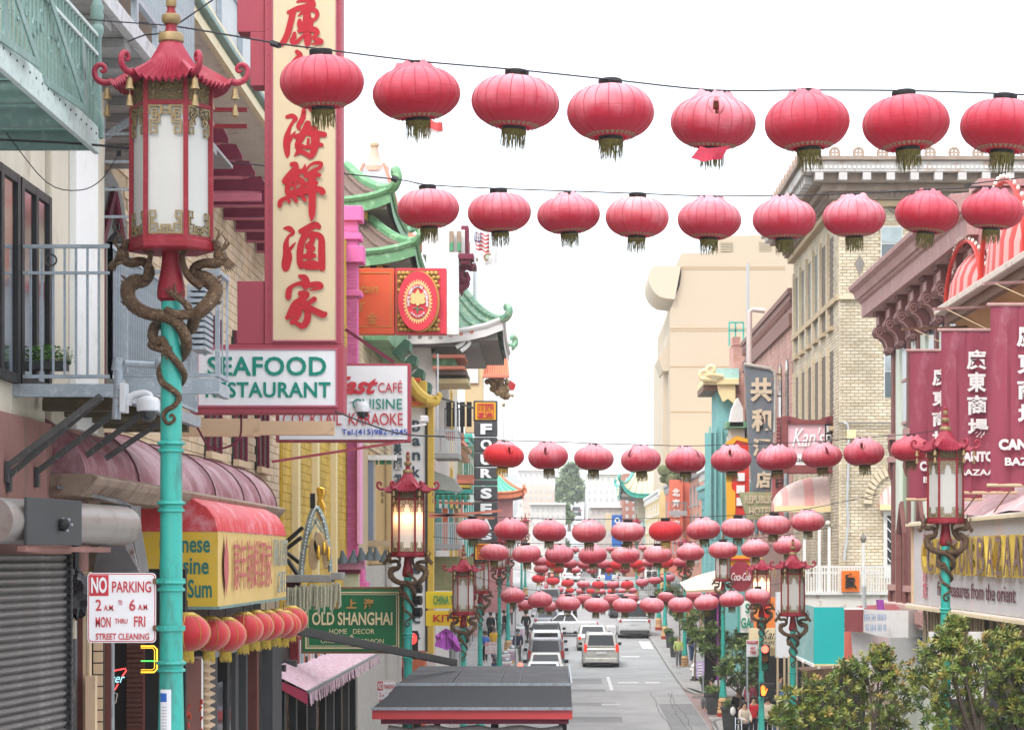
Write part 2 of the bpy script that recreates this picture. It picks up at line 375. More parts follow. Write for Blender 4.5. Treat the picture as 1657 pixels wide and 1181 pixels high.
def make_lamp():
 t = thing('dragon_street_lamp', (0, 0, 0), 'lamp', 'street lamp')
 b = B()
 prof = [(.24,.0),(.25,.02),(.25,.17),(.215,.18)]
 b.lathe(prof, n=8, a0=pi/8); b.build('plinth', MATS['basered'], t)
 b = B(); b.lathe([(.20,.18),(.235,.2),(.235,.27),(.19,.31),(.21,.33),(.22,.41),(.18,.45),(.19,.48),(.205,.55),(.17,.59),(.18,.62),(.19,.70),(.15,.76),(.15,.8)], n=16); b.build('base', MATS['basecream'], t, smooth=True)
 b = B()
 for z in (.31, .45, .59): b.lathe([(.197,z-.012),(.205,z),(.197,z+.012)], n=16)
 b.build('base_band', MATS['basered'], t)
 def ring(z, r): return [(r,z-.055),(r+.018,z-.05),(r+.018,z-.035),(r+.003,z-.025),(r+.003,z-.008),(r+.025,z+.006),(r+.022,z+.02),(r,z+.03)]
 rz = lambda z: .094-.0042*z*1.0
 prof = [(.165,.8),(.155,.86),(.13,1.0),(.115,1.2),(.105,1.45)]
 for z in (2.32, 2.9, 3.47, 3.9): prof += ring(z, rz(z))
 prof += [(.0745, 4.6), (.0725, 4.96)]
 b = B(); b.lathe(prof, n=24); b.build('pole', MATS['teal'], t, smooth=True)
 b = B(); b.lathe([(.075,4.93),(.098,4.95),(.103,4.99),(.096,5.05),(.078,5.14),(.066,5.24),(.068,5.31)], n=20); b.build('neck', MATS['lampred'], t, smooth=True)
 for s in (-1, 1):
  pass
 f = -.105
 b = B()
 stube(b, [lp(150,200), lp(110,240), lp(200,298), lp(330,285,.0), lp(405,380,.02), lp(350,480,.02), lp(250,500,0), lp(185,560,-.02), lp(195,680,-.05), lp(290,790,-.09), lp(430,855,f), lp(580,880,f), lp(700,930,f), lp(790,1060,-.09), lp(810,1180,-.05), lp(770,200,.02,3), lp(700,260,.08,3), lp(560,300,.08,3), lp(515,400,.0,3), lp(560,530,-.06,3), lp(660,600,-.085,3), lp(735,680,-.075,3), lp(690,770,-.085,3), lp(600,820,-.08,3), lp(568,890,-.075,3), lp(620,960,-.085,3), lp(690,920,-.085,3), lp(665,865,-.085,3), lp(632,890,-.085,3)],
 [.02,.036,.032,.03,.032,.04,.052,.05,.047,.045,.042,.04,.04,.038,.036,.032,.03,.026,.025,.024,.022,.02,.018,.016,.014,.012,.01,.008,.005], ripple=.035)
 b.build('dragon', MATS['bronze'], t, smooth=RD(70))
 dl = t.children[-1]
 b = B()
 stube(b, [lp(380,480,-.03), lp(395,370,-.05), lp(425,260,-.07), lp(435,195,-.08)], [.034,.026,.02,.022])
 for tx in (290, 355, 435): stube(b, [lp(425,220,-.08), lp((tx+425)/2,175,-.11), lp(tx,120,-.11), lp(tx-5,95,-.10)], [.016,.013,.012,.005], 6, 3)
 b.build('claw', MATS['bronze'], t, smooth=True)
 b = B()
 stube(b, [lp(1120,180), lp(1170,240), lp(1110,300), lp(980,305), lp(885,345,.02), lp(890,420,.02), lp(1000,470), lp(1105,560,-.02), lp(1085,680,-.05), lp(990,800,-.09), lp(900,880,-.06), lp(840,990,.03), lp(700,1010,.1), lp(560,960,.09), lp(470,960,0), lp(450,1080,-.05), lp(500,1170,-.09), lp(560,80,f,3), lp(640,220,f,3), lp(740,350,-.08,3), lp(782,450,-.02,3), lp(740,540,.06,3)],
 [.02,.04,.036,.03,.032,.04,.052,.05,.048,.046,.042,.038,.036,.036,.034,.036,.03,.028,.025,.025,.02,.008], ripple=.035)
 b.build('dragon', MATS['bronze'], t, smooth=RD(70))
 dr = t.children[-1]
 b = B()
 stube(b, [lp(970,560,-.03), lp(840,460,-.06), lp(780,330,-.08), lp(770,200,-.09)], [.036,.028,.022,.022])
 for tx in (705, 820, 890): stube(b, [lp(775,220,-.09), lp((tx+775)/2,180,-.12), lp(tx,125,-.12), lp(tx,98,-.11)], [.016,.013,.012,.005], 6, 3)
 b.build('claw', MATS['bronze'], t, smooth=True)
 b = B()
 stube(b, [lp(870,850,-.08), lp(730,870,-.12), lp(640,830,-.13), lp(610,800,-.12)], [.04,.036,.028,.02])
 stube(b, [lp(850,800,-.09), lp(790,730,-.11), lp(720,680,-.12)], [.03,.024,.022])
 for tx, ty in ((590,590), (640,570), (692,540), (775,625)): stube(b, [lp(720,690,-.12), lp((tx+720)/2,(ty+690)/2+10,-.125), lp(tx,ty,-.11)], [.017,.012,.006], 6, 3)
 b.build('claw', MATS['bronze'], t, smooth=True); b = B()
 stube(b, [lp(450,100,-.06,3), lp(440,140,-.08,3), lp(560,180,-.11,3), lp(670,165,-.12,3)], [.03,.026,.026,.012])
 for tx, ty in ((620,290), (560,260), (690,240)): stube(b, [lp(590,190,-.12,3), lp(tx,ty,-.12,3)], [.016,.007], 6, 3)
 b.build('claw', MATS['bronze'], t, smooth=True)
 for s, dpar in ((-1, dl), (1, dr)):
  b = B(); cx, cz = s*.352, 5.262
  b.sph((cx, 0, cz), (.05, .045, .06), 10, 8); b.sph((cx-s*.02, -.01, cz+.07), (.03, .035, .045), 8, 6); b.sph((cx-s*.045, -.01, cz+.1), (.02, .025, .02), 8, 6)
  b.tube([(cx+s*.02, -.03, cz+.04), (cx+s*.05, -.03, cz+.1), (cx+s*.02, -.03, cz+.15)], [.012, .01, .003], 6)
  b.tube([(cx+s*.02, .03, cz+.04), (cx+s*.06, .03, cz+.09), (cx+s*.04, .03, cz+.13)], [.012, .01, .003], 6)
  for k in range(7):
   w = -1.9+k*.42; p = Vector((cx+s*.03*cos(w), -.03+.01*k, cz+.04*sin(w)-.01))
   b.tube([p, p+Vector((s*.045, -.01, -.02-.006*k)), p+Vector((s*(.06+.004*k), 0, -.075))], [.014, .011, .002], 5)
  for k in range(3): b.tube([(cx-s*.03, -.04, cz+.08), (cx-s*.0, -.05, cz+.13+.02*k), (cx+s*(.03-.03*k), -.05, cz+.17+.012*k)], [.006, .005, .003], 5)
  for k in range(6):
   w = lp(180 if s < 0 else 1110, 470+k*55, -.05)
   b.tube([w+Vector((s*.02, 0, 0)), w+Vector((s*.05, 0, .025))], [.015, .002], 5)
  b.build('head', MATS['bronze'], dpar, smooth=True)
 R0, R1 = .287, .283; zb, zt = 5.33, 6.50
 hx = lambda r, z, k: Vector((r*cos(pi/3*k), r*sin(pi/3*k), z))
 b = B(); b.lathe([(.30,5.285),(.315,5.30),(.315,5.345),(.295,5.36)], n=6); b.build('tray', MATS['lampred'], t, bev=.004)
 b = B()
 for k in range(6):
  b.bar(hx(R0,zb,k), hx(R1,zt,k), .032)
  b.bar(hx(R0-.004,6.32,k), hx(R0-.004,6.32,k+1), .026, .03); b.bar(hx(R0-.004,5.37,k), hx(R0-.004,5.37,k+1), .02, .03)
 b.build('frame', MATS['lampred'], t)
 ap = R0*cos(pi/6)
 pm = B().box((-.132, -ap+.012, 5.37), (.132, -ap+.02, 6.32)).mesh('pane', MATS['pane'])
 fm = B().box((-.128, -ap+.004, 6.335), (.128, -ap+.016, 6.50)).mesh('frieze', MATS['frieze'])
 rel = B()
 for k in range(16):
  x = -.11+.22*((k*37) % 16)/15; z = 6.35+.13*((k*23) % 16)/15
  rel.tube([(x, -ap+.002, z), (x+.02*cos(k), -ap-.004, z+.02*sin(k)), (x+.035*cos(k+1), -ap+.002, z+.03*sin(k+1))], [.008, .007, .003], 5)
 rm = rel.mesh('carving', MATS['fret'])
 u = .254/56
 def key(polys, z0, sg):
  b = B()
  for sgn in (-1, 1):
   for pl in polys:
    for (xa, ya), (xb, yb) in zip(pl, pl[1:]):
     if sgn == 1 and max(xa, xb) > 28.5 and min(xa, xb) < 27: pass
     A = Vector((sgn*(28-xa)*u, -ap-.004, z0+sg*ya*u)); C = Vector((sgn*(28-xb)*u, -ap-.004, z0+sg*yb*u))
     dd = (C-A)
     if dd.length < 1e-4: continue
     e = dd.normalized()*.0055
     b.bar(A-e, C+e, .011, .008, up=(0, 1, 0))
  return b
 up = key([[(2,0),(2,14),(0.5,14)],[(4,2),(20,2),(20,15),(13,15),(13,24),(4,24),(4,44),(14,44),(14,34),(8,34)],[(7,7),(14,7),(14,12),(7,12),(7,18),(18,18),(18,28),(9,28)],[(20,7),(28,7)],[(22,2),(22,13),(28,13)]], 6.305, -1).mesh('fretwork', MATS['fret'])
 lo = key([[(2,0),(26,0)],[(3,0),(3,34),(12,34),(12,24),(7,24),(7,14),(15,14),(15,6)],[(4,8),(10,8)],[(15,4),(21,4),(21,12),(27.5,12)],[(25,0),(25,8),(28,8)]], 5.395, 1).mesh('fretwork', MATS['fret'])
 for k in range(6):
  r = (0, 0, k*pi/3)
  p = inst('pane', pm, t, rot=r); inst('fretwork', up, p); inst('fretwork', lo, p)
  q = inst('frieze', fm, t, rot=r); inst('carving', rm, q)
 b = B(); b.lathe([(.27,6.36),(.25,6.52),(.2,6.6)], n=6, cap=True); b.build('soffit', MATS['darkgrey'], t)
 nf = 9; nA = 6*nf*4; rows = []
 nT = 12
 for i in range(nT+1):
  tt = i/nT; row = []
  for j in range(nA+1):
   a = 2*pi*j/nA
   hr = hexr(a); cor = max(0, (hr-cos(pi/6))/(1-cos(pi/6)))
   shape = 1+(hr-1)*min(1, tt*1.6)
   r = (.075+(.455-.075)*tt)*shape
   fl = sin(j/nA*6*nf*2*pi-pi/2)
   z = 6.80-.335*(1-(1-tt)**2.3)+.085*cor**2*tt**2
   z += .015*fl*min(1, tt*1.5); r *= 1+.018*fl*tt
   row.append((r*cos(a), r*sin(a), z))
  rows.append(row)
 b = B(); b.grid(rows)
 low = [[(x*.965, y*.965, z-.016) for x, y, z in rows[-1]], [(x*.5, y*.5, z+.1) for x, y, z in rows[-1]]]
 b.grid([rows[-1]]+low)
 rf = b.build('roof', MATS['roofred'], t, smooth=RD(60))
 b = B()
 pts = []
 for k in range(15):
  pass
 cur = [(.42,6.515),(.475,6.505),(.52,6.52),(.548,6.555),(.55,6.60),(.525,6.63),(.495,6.632),(.475,6.61),(.48,6.588),(.5,6.585),(.508,6.60)]
 qs = [Vector((r*1.0, 0, z)) for r, z in cur]; q, r = smoothpts(qs, [.026,.024,.023,.022,.021,.02,.018,.016,.014,.012,.008], 4)
 cm = B().tube(q, r, 8).mesh('curl', MATS['roofred'], smooth=True)
 bm = B().lathe([(.034,-.115),(.024,-.09),(.02,-.05),(.012,-.035),(.004,-.03)], n=10)
 bm.tube([(0, 0, 0), (0, 0, -.035)], .004, 5); bm.lathe([(.028,-.235),(.02,-.2),(.015,-.165),(.004,-.15)], n=10); bm.tube([(0, 0, -.115), (0, 0, -.15)], .004, 5); bm.sph((0, 0, -.245), .007, 6, 4)
 bmm = bm.mesh('bell', MATS['fret'], smooth=True)
 for k in range(6):
  c = inst('curl', cm, t, rot=(0, 0, k*pi/3)); inst('bell', bmm, c, loc=(.46, 0, 6.5))
 b = B(); b.lathe([(.082,6.79),(.092,6.80),(.092,6.845),(.08,6.86)], n=20); b.lathe([(.048,6.925),(.065,6.94),(.07,6.965),(.065,6.99),(.045,7.0)], n=16); b.lathe([(.035,7.05),(.038,7.06),(.038,7.11),(.034,7.12)], n=12)
 b.build('finial_collar', MATS['fret'], t, smooth=True)
 b = B(); b.lathe([(.05,6.86),(.04,6.90),(.04,6.93)], n=12); b.lathe([(.04,7.0),(.028,7.03),(.03,7.055)], n=12); b.sph((0, 0, 7.14), (.034, .034, .045), 10, 6)
 b.build('finial', MATS['lampred'], t, smooth=True)
 return t
def lit_material():
 m = bpy.data.materials.new('litpane'); m.use_nodes = True; N = m.node_tree.nodes; L = m.node_tree.links
 b = N['Principled BSDF']; b.inputs['Base Color'].default_value = (.8, .72, .6, 1); b.inputs['Roughness'].default_value = .4
 tc = N.new('ShaderNodeTexCoord'); mp = N.new('ShaderNodeMapping'); mp.inputs['Location'].default_value = (0, 0, -5.98)
 L.new(tc.outputs['Object'], mp.inputs[0]); sc = N.new('ShaderNodeVectorMath'); sc.operation = 'MULTIPLY'; sc.inputs[1].default_value = (2.2, 0, 2.6); L.new(mp.outputs[0], sc.inputs[0])
 ln = N.new('ShaderNodeVectorMath'); ln.operation = 'LENGTH'; L.new(sc.outputs[0], ln.inputs[0])
 r = N.new('ShaderNodeValToRGB'); e = r.color_ramp.elements; e[0].position = .08; e[0].color = (1, .93, .7, 1); e[1].position = .95; e[1].color = (.03, .015, .005, 1)
 k = e.new(.3); k.color = (.95, .5, .18, 1); k = e.new(.6); k.color = (.3, .12, .04, 1)
 L.new(ln.outputs['Value'], r.inputs[0]); L.new(r.outputs[0], b.inputs['Emission Color']); b.inputs['Emission Strength'].default_value = .8
 return m
LAMP = make_lamp(); LIT = lit_material()
LL = [
 (277, 17.8, 'nearest dragon lamp, filling the upper left, its roof tip cut by the frame', 0),
 (660, 44.4, 'lit dragon lamp with orange glow beside the green home decor shop sign', 1),
 (750, 66.7, 'unlit dragon lamp in front of the purple umbrella on the left pavement', 0),
 (777, 84, 'dragon lamp half hidden just behind the one by the purple umbrella', 0),
 (808, 114, 'left hand dragon lamp, third one back along the kerb from the purple umbrella', 0),
 (822, 136, 'left hand dragon lamp standing by the pavement man in dark clothes', 0),
 (844, 186, 'distant left hand dragon lamp beside the row of parked cars', 0),
 (850, 212, 'distant dragon lamp next further up the left kerb past the parked cars', 0),
 (863, 270, 'farthest visible dragon lamp on the left kerb', 0),
 (1530, 40, 'big unlit dragon lamp in front of the maroon bazaar banners on the right', 0),
 (1283, 60.6, 'dragon lamp in front of the turquoise awning', 0),
 (1232, 80, 'dragon lamp carrying the red traffic signal and walk signal', 1),
 (1170, 96, 'right hand dragon lamp rising from among the small pavement trees', 0),
 (1108, 127, 'right hand dragon lamp beside the walker in the lime green jacket', 0),
 (1076, 150, 'right hand dragon lamp on the kerb just this side of the white van', 0),
 (1066, 160, 'right hand dragon lamp level with the parked white van', 0),
 (1030, 205, 'distant right hand dragon lamp beyond the white van', 0)]
LAMPS = {}
for i, (px, d, lab, lit) in enumerate(LL):
 o = LAMP if i == 0 else copy_tree(LAMP)
 zfix = {277: 0, 660: 0, 750: 0, 1530: 0, 1283: 0}.get(px, 0)
 o.location = ((px-VX)*d/FOC, d, G(d)+.14)
 o['label'] = lab; o['group'] = 'dragon street lamps along the kerbs'
 if 'third' in lab: pass
 if lit:
  for ch in o.children:
   if ch.name.startswith('pane'): ch.material_slots[0].link = 'OBJECT'; ch.material_slots[0].material = LIT
 LAMPS[px] = o
for px, py in ((277, 405), (660, 900), (750, 994), (1530, 846), (1283, 996), (1232, 980), (1170, 940), (1108, 918)):
 o = LAMPS[px]; d = o.location.y; o.location.z = ZZ(py, d)-5.3
def lantern_mat(name, lo, hi, gore=24):
 m = bpy.data.materials.new(name); m.use_nodes = True; N = m.node_tree.nodes; L = m.node_tree.links
 b = N['Principled BSDF']; b.inputs['Roughness'].default_value = .62; b.inputs['Sheen Weight'].default_value = .12; b.inputs['Specular IOR Level'].default_value = .25; b.inputs['Sheen Roughness'].default_value = .5
 b.inputs['Subsurface Weight'].default_value = 0
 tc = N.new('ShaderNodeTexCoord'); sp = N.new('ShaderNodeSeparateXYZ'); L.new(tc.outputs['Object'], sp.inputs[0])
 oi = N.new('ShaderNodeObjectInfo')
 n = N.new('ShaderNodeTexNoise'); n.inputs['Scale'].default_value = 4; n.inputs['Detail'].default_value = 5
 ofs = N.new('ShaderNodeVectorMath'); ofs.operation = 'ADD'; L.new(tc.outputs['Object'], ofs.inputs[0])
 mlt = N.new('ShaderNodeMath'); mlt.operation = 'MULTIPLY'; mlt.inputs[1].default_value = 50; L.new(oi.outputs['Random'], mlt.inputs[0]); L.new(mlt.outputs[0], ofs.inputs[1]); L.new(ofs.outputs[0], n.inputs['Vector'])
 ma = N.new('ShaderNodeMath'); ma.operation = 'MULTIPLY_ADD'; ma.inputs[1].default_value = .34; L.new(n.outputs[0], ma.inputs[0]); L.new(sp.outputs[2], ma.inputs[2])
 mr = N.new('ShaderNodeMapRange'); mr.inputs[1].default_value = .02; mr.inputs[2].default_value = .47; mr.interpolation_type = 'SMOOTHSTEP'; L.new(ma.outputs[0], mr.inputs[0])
 mx = N.new('ShaderNodeMix'); mx.data_type = 'RGBA'; mx.inputs[6].default_value = (*lo, 1); mx.inputs[7].default_value = (*hi, 1); L.new(mr.outputs[0], mx.inputs[0])  # height fade: bleached silk plus sky sheen and underside shade put into colour
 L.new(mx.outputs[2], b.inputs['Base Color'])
 w = N.new('ShaderNodeTexNoise'); mp = N.new('ShaderNodeMapping'); mp.inputs['Scale'].default_value = (3.5, 3.5, 60); L.new(ofs.outputs[0], mp.inputs[0]); L.new(mp.outputs[0], w.inputs['Vector']); w.inputs['Scale'].default_value = 1; w.inputs['Detail'].default_value = 2
 bp = N.new('ShaderNodeBump'); bp.inputs['Strength'].default_value = .45; bp.inputs['Distance'].default_value = .012; L.new(w.outputs[0], bp.inputs['Height']); L.new(bp.outputs[0], b.inputs['Normal'])
 tr = N.new('ShaderNodeBsdfTranslucent'); L.new(mx.outputs[2], tr.inputs[0])
 ms = N.new('ShaderNodeMixShader'); ms.inputs[0].default_value = .16
 out = N['Material Output']; L.new(b.outputs[0], ms.inputs[1]); L.new(tr.outputs[0], ms.inputs[2]); L.new(ms.outputs[0], out.inputs[0])
 return m
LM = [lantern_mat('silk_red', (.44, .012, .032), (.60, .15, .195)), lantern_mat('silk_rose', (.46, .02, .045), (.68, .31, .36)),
 lantern_mat('silk_faded_toplit', (.52, .035, .06), (.78, .42, .46)), lantern_mat('silk_new', (.58, .01, .018), (.62, .05, .06))]
mat('fringe', (.135, .115, .03), .8, var=.5, scale=40); mat('fringegold', (.62, .42, .06), .6, var=.3, scale=40)
mat('bandtrim', (.30, .22, .13), .6, var=.5, scale=60)
mat('seam', (.40, .03, .055), .7, var=0)
NG = 20
def bodyprof(t):
 a = (t-.5)*2*RD(72)
 return .400*(abs(cos(a))**.80), .236*sin(a)/sin(RD(72))
def make_lantern(kind, seed):
 rnd = random.Random(seed)
 t = thing('paper_lantern', (0, 0, 0), 'red lantern', 'lantern')
 b = B(); seg = 6; nA = NG*seg; nT = 16; vs = []; fs = []
 slit = (kind == 'torn'); g0 = int(NG*.72)
 for i in range(nT+1):
  r, z = bodyprof(i/nT)
  for j in range(nA):
   a = 2*pi*j/nA; ph = (j % seg)/seg; puff = .0085*(1-abs(2*ph-1)**2)*sin(pi*i/nT)
   alt = .004*((j//seg) % 2)
   x = (r+puff-alt); wob = .004*sin(i*2.3+(j//seg)*1.7+seed)
   vs.append((x*cos(a), x*sin(a), z+wob*.5))
 for i in range(nT):
  for j in range(nA):
   if slit and (g0+1)*seg-5 <= j < (g0+1)*seg+2 and 8+abs(j-((g0+1)*seg-1.5))*.7 <= i < 15: continue
   k = (j+1) % nA; fs.append((i*nA+j, i*nA+k, (i+1)*nA+k, (i+1)*nA+j))
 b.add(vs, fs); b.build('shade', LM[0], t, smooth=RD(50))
 b = B()
 for g in range(NG):
  a = 2*pi*g/NG; pts = []
  for i in range(1, 15):
   r, z = bodyprof(i/15); r += .003; pts.append((r*cos(a), r*sin(a), z))
  b.tube(pts, .0024, 4)
 b.build('seam', MATS['seam'], t, smooth=True)
 rt, zt = bodyprof(1); rb, zb = bodyprof(0)
 b = B(); b.lathe([(.105,zt-.01),(.112,zt),(.112,zt+.062),(.104,zt+.066),(.1,zt+.02)], n=18, cap=False); b.build('top_cap', MATS['black'], t, smooth=True)
 b = B(); b.lathe([(.11,zb-.035),(.112,zb-.03),(.114,zb),(.118,zb+.006)], n=18, cap=True); b.build('bottom_cap', MATS['black'], t, smooth=True)
 b = B()
 for k in range(30):
  a = 2*pi*k/30; r = .165+.012*sin(k*5); r2, z2 = bodyprof(.09)
  rr = r2+.003; b.add([(rr*cos(a+e)*f, rr*sin(a+e)*f, z2+dz) for e, f, dz in ((-.08, 1, .0), (.08, 1, .0), (.06, .9, -.016), (0, .82, -.026), (-.06, .9, -.016))], [(0, 1, 2, 3, 4)])
 b.build('trim', MATS['bandtrim'], t)
 b = B(); b.lathe([(.114,zb-.052),(.118,zb-.045),(.118,zb-.03),(.112,zb-.026)], n=18, cap=False)
 for k in range(84):
  a = 2*pi*k/84+rnd.uniform(-.03, .03); L_ = rnd.uniform(.11, .165)*(1 if rnd.random() > .12 else .4); w = .0045
  c = Vector((.114*cos(a), .114*sin(a), zb-.05)); u = Vector((-sin(a), cos(a), 0))*w; e = Vector((rnd.uniform(-.02, .02), rnd.uniform(-.02, .02), -L_))
  mid = c+e*.5+Vector((rnd.uniform(-.006, .006), rnd.uniform(-.006, .006), 0))
  b.add([c-u, c+u, mid+u*.9, c+e+u*.5, c+e-u*.5, mid-u*.9], [(0, 1, 2, 5), (5, 2, 3, 4)])
 b.build('fringe', MATS['fringe'], t)
 if kind in ('ruffle', 'torn'):
  b = B(); rows = []
  n = 44
  for i, (r0, z0) in enumerate(((.225, zt-.055), (.215, zt-.02), (.17, zt+.005), (.135, zt+.045), (.10, zt+.05))):
   row = []
   for j in range(n+1):
    a = 2*pi*(j % n)/n; am = (0, .007, .012, .017, .010)[i]
    w = sin(a*7+seed)+.6*sin(a*13+seed*2)+.5*sin(a*3+seed)
    r = r0+am*w*1.1; z = z0+am*(sin(a*5+seed*3)+.7*sin(a*11+1))*1.0
    row.append((r*cos(a), r*sin(a), z))
   rows.append(row)
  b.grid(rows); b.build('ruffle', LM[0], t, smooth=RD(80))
 if slit:
  b = B(); am = 2*pi*((g0+1)*seg-1.5)/nA
  for s in (-1, 1):
   rows = []
   for i in range(9, 16):
    r, z = bodyprof(i/nT); k = sin(pi*(i-9)/6)
    w0 = am+s*.075; row = []
    for e in range(4): w = w0+s*(.09*k*e/3)*1.7; q = r+.012+.035*k*sin(pi*e/3)*(1 if e < 3 else .3); row.append((q*cos(w), q*sin(w), z))
    rows.append(row)
   b.grid(rows)
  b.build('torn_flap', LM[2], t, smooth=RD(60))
  b = B(); b.lathe([(.05,zt-.02),(.05,zt-.1),(.03,zt-.12)], n=10); b.sph((0, 0, zt-.17), .055, 10, 8); b.build('bulb_holder', MATS['basecream'], t, smooth=True)
 return t
PROTO = {'plain': make_lantern('plain', 1), 'ruffle': make_lantern('ruffle', 2), 'ruffle2': make_lantern('ruffle', 5), 'torn': make_lantern('torn', 3)}
used = set()
ORD = ['first', 'second', 'third', 'fourth', 'fifth', 'sixth', 'seventh', 'eighth', 'ninth', 'tenth', 'eleventh']
def hang(px, py, w, d, kind, mi, label, group, rz=None):
 if kind not in used: o = PROTO[kind]; used.add(kind)
 else: o = copy_tree(PROTO[kind])
 s = w*d/FOC/.815
 o.location = P(px, py, d); o.scale = (s*random.uniform(.975, 1.02), s, s*random.uniform(.95, 1.04))
 o.rotation_euler = (random.uniform(-.07, .07), random.uniform(-.08, .08), random.uniform(0, 2*pi) if rz is None else rz)
 o['label'] = label; o['group'] = group
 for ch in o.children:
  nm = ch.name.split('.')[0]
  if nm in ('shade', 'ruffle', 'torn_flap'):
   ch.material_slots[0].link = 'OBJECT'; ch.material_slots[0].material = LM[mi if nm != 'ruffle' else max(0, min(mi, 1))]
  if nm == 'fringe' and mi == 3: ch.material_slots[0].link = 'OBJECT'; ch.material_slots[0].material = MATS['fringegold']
 return o
def wire(pts, r=.008, label='', cat='cable', name='overhead_cable', sag=True):
 q, rr = smoothpts([Vector(p) for p in pts], [r]*len(pts), 4)
 return B().tube(q, rr, 5).build(name, MATS['wire'], label=label, cat=cat, smooth=True)
TORN0 = None
FACE = RD(-90)-2*pi*((int(NG*.72)+1)*6-1.5)/(NG*6)
ROWS = [
 ('nearest', 22.7, 141, [(521,133,'plain',0),(674,152,'ruffle',0),(834,166,'plain',1),(988,182,'plain',1),(1154,199,'torn',1),(1306,199,'ruffle',0),(1466,200,'plain',0),(1624,205,'plain',0)], [(-60,2),(160,30),(283,43),(445,70)], [(1720,158)]),
 ('second', 31, 103, [(693,338,'plain',1),(808,344,'plain',1),(920,348,'ruffle',1),(1031,352,'plain',2),(1148,356,'ruffle2',1),(1269,355,'ruffle',1),(1382,352,'ruffle2',1),(1500,346,'ruffle',0),(1606,341,'ruffle2',0)], [(300,255),(460,272),(638,290)], [(1560,300),(1700,282)]),
 ('third', 48.6, 66, [(815,737,'torn',3),(887,739,'torn',1),(961,742,'ruffle',1),(1037,744,'torn',1),(1109,746,'torn',1),(1183,744,'torn',1),(1257,742,'ruffle2',1),(1330,738,'torn',1),(1398,733,'torn',1),(1474,727,'ruffle',0)], [(560,700),(700,706)], [(1530,695),(1600,693)]),
 ('fourth', 58, 56, [(765,856,'plain',1),(827,858,'ruffle',1),(889,860,'ruffle2',1),(953,861,'ruffle',2),(1016,860,'plain',2),(1077,859,'plain',3),(1138,857,'ruffle',2),(1194,854,'plain',2),(1252,849,'plain',2),(1307,844,'ruffle2',2)], [(640,822)], [(1420,800)]),
 ('fifth', 68, 47, [(800,894,'plain',2),(852,896,'plain',2),(905,897,'ruffle',1),(959,898,'ruffle2',1),(1012,898,'plain',2),(1064,897,'plain',2),(1117,894,'ruffle',2),(1170,890,'plain',2),(1222,888,'ruffle2',2),(1274,883,'ruffle',2)], [(700,868)], [(1360,850)]),
 ('sixth', 79, 41, [(830,964,'ruffle',2),(874,971,'ruffle2',2),(919,976,'plain',2),(965,979,'plain',2),(1011,979,'plain',2),(1055,979,'plain',2),(1101,978,'plain',2),(1143,975,'ruffle',2),(1184,970,'ruffle2',2),(1226,964,'plain',2)], [(740,925)], [(1290,940)]),
 ('seventh', 108, 28, [(851,978,'plain',1),(889,981,'plain',2),(917,968,'plain',1),(945,969,'plain',2),(975,980,'plain',2),(990,969,'plain',2),(1020,968,'plain',2),(1048,979,'plain',3),(1078,966,'plain',2),(1094,979,'plain',3),(1124,963,'plain',2),(1156,960,'plain',2)], [(800,955)], [(1190,950)]),
 ('eighth', 152, 21.5, [(871,936,'plain',3),(895,940,'plain',3),(919,943,'plain',3),(944,945,'plain',2),(968,946,'plain',3),(992,946,'plain',1),(1015,946,'plain',3),(1039,942,'plain',1),(1060,939,'plain',1),(1082,935,'plain',1)], [(820,918)], [(1120,915)]),
 ('ninth', 118, 25, [(874,908,'plain',1),(876,920,'plain',2),(893,911,'plain',3),(922,912,'plain',1),(946,913,'plain',1),(977,913,'plain',1),(998,914,'plain',3),(1029,912,'plain',3),(1051,910,'plain',2),(1078,911,'plain',3),(1101,910,'plain',1)], [(830,898)], [(1160,890)]),
 ('tenth', 140, 20, [(903,921,'plain',3),(930,922,'plain',2),(958,922,'plain',2),(985,921,'plain',3),(1010,921,'plain',1),(1034,920,'plain',3)], [(870,910)], [(1060,908)]),
 ('eleventh', 190, 15, [(905,954,'plain',1),(922,955,'plain',3),(939,956,'plain',2),(956,956,'plain',3),(973,957,'plain',1),(990,957,'plain',3),(1007,956,'plain',2),(1024,955,'plain',1)], [(870,945)], [(1060,944)]),
 ('twelfth', 215, 14, [(893,890,'plain',2),(912,888,'plain',3),(931,889,'plain',1),(950,889,'plain',2),(969,889,'plain',3),(987,888,'plain',2),(1040,886,'plain',2)], [(870,880)], [(1080,880)])]
for nm, d, w, L_, a, z in ROWS:
 for i, (x, y, k, mi) in enumerate(L_):
  st = {'plain': 'smooth red', 'ruffle': 'crumple topped red', 'ruffle2': 'crumple topped red', 'torn': 'torn red'}[k]
  if mi == 2: st = st.replace('red', 'faded pink')
  if mi == 3: st = st.replace('red', 'bright red')
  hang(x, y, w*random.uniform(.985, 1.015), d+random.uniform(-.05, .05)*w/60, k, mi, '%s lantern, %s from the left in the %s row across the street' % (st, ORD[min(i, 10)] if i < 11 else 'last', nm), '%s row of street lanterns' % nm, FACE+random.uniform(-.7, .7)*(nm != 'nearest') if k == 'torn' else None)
 s = w*d/FOC/.815
 top = [(x, y-w*.375) for x, y, k, mi in L_]
 if nm in ('seventh',): top = [(L_[0][0], L_[0][1]-13), (990, 958), (L_[-1][0], L_[-1][1]-13)]
 if nm == 'ninth': top = [(L_[0][0], L_[0][1]-10), (998, 903), (L_[-1][0], L_[-1][1]-9)]
 wire([P(x, y, d) for x, y in a+top+z], .008 if d < 90 else .01, 'black cable carrying the %s row of lanterns across the street' % nm)
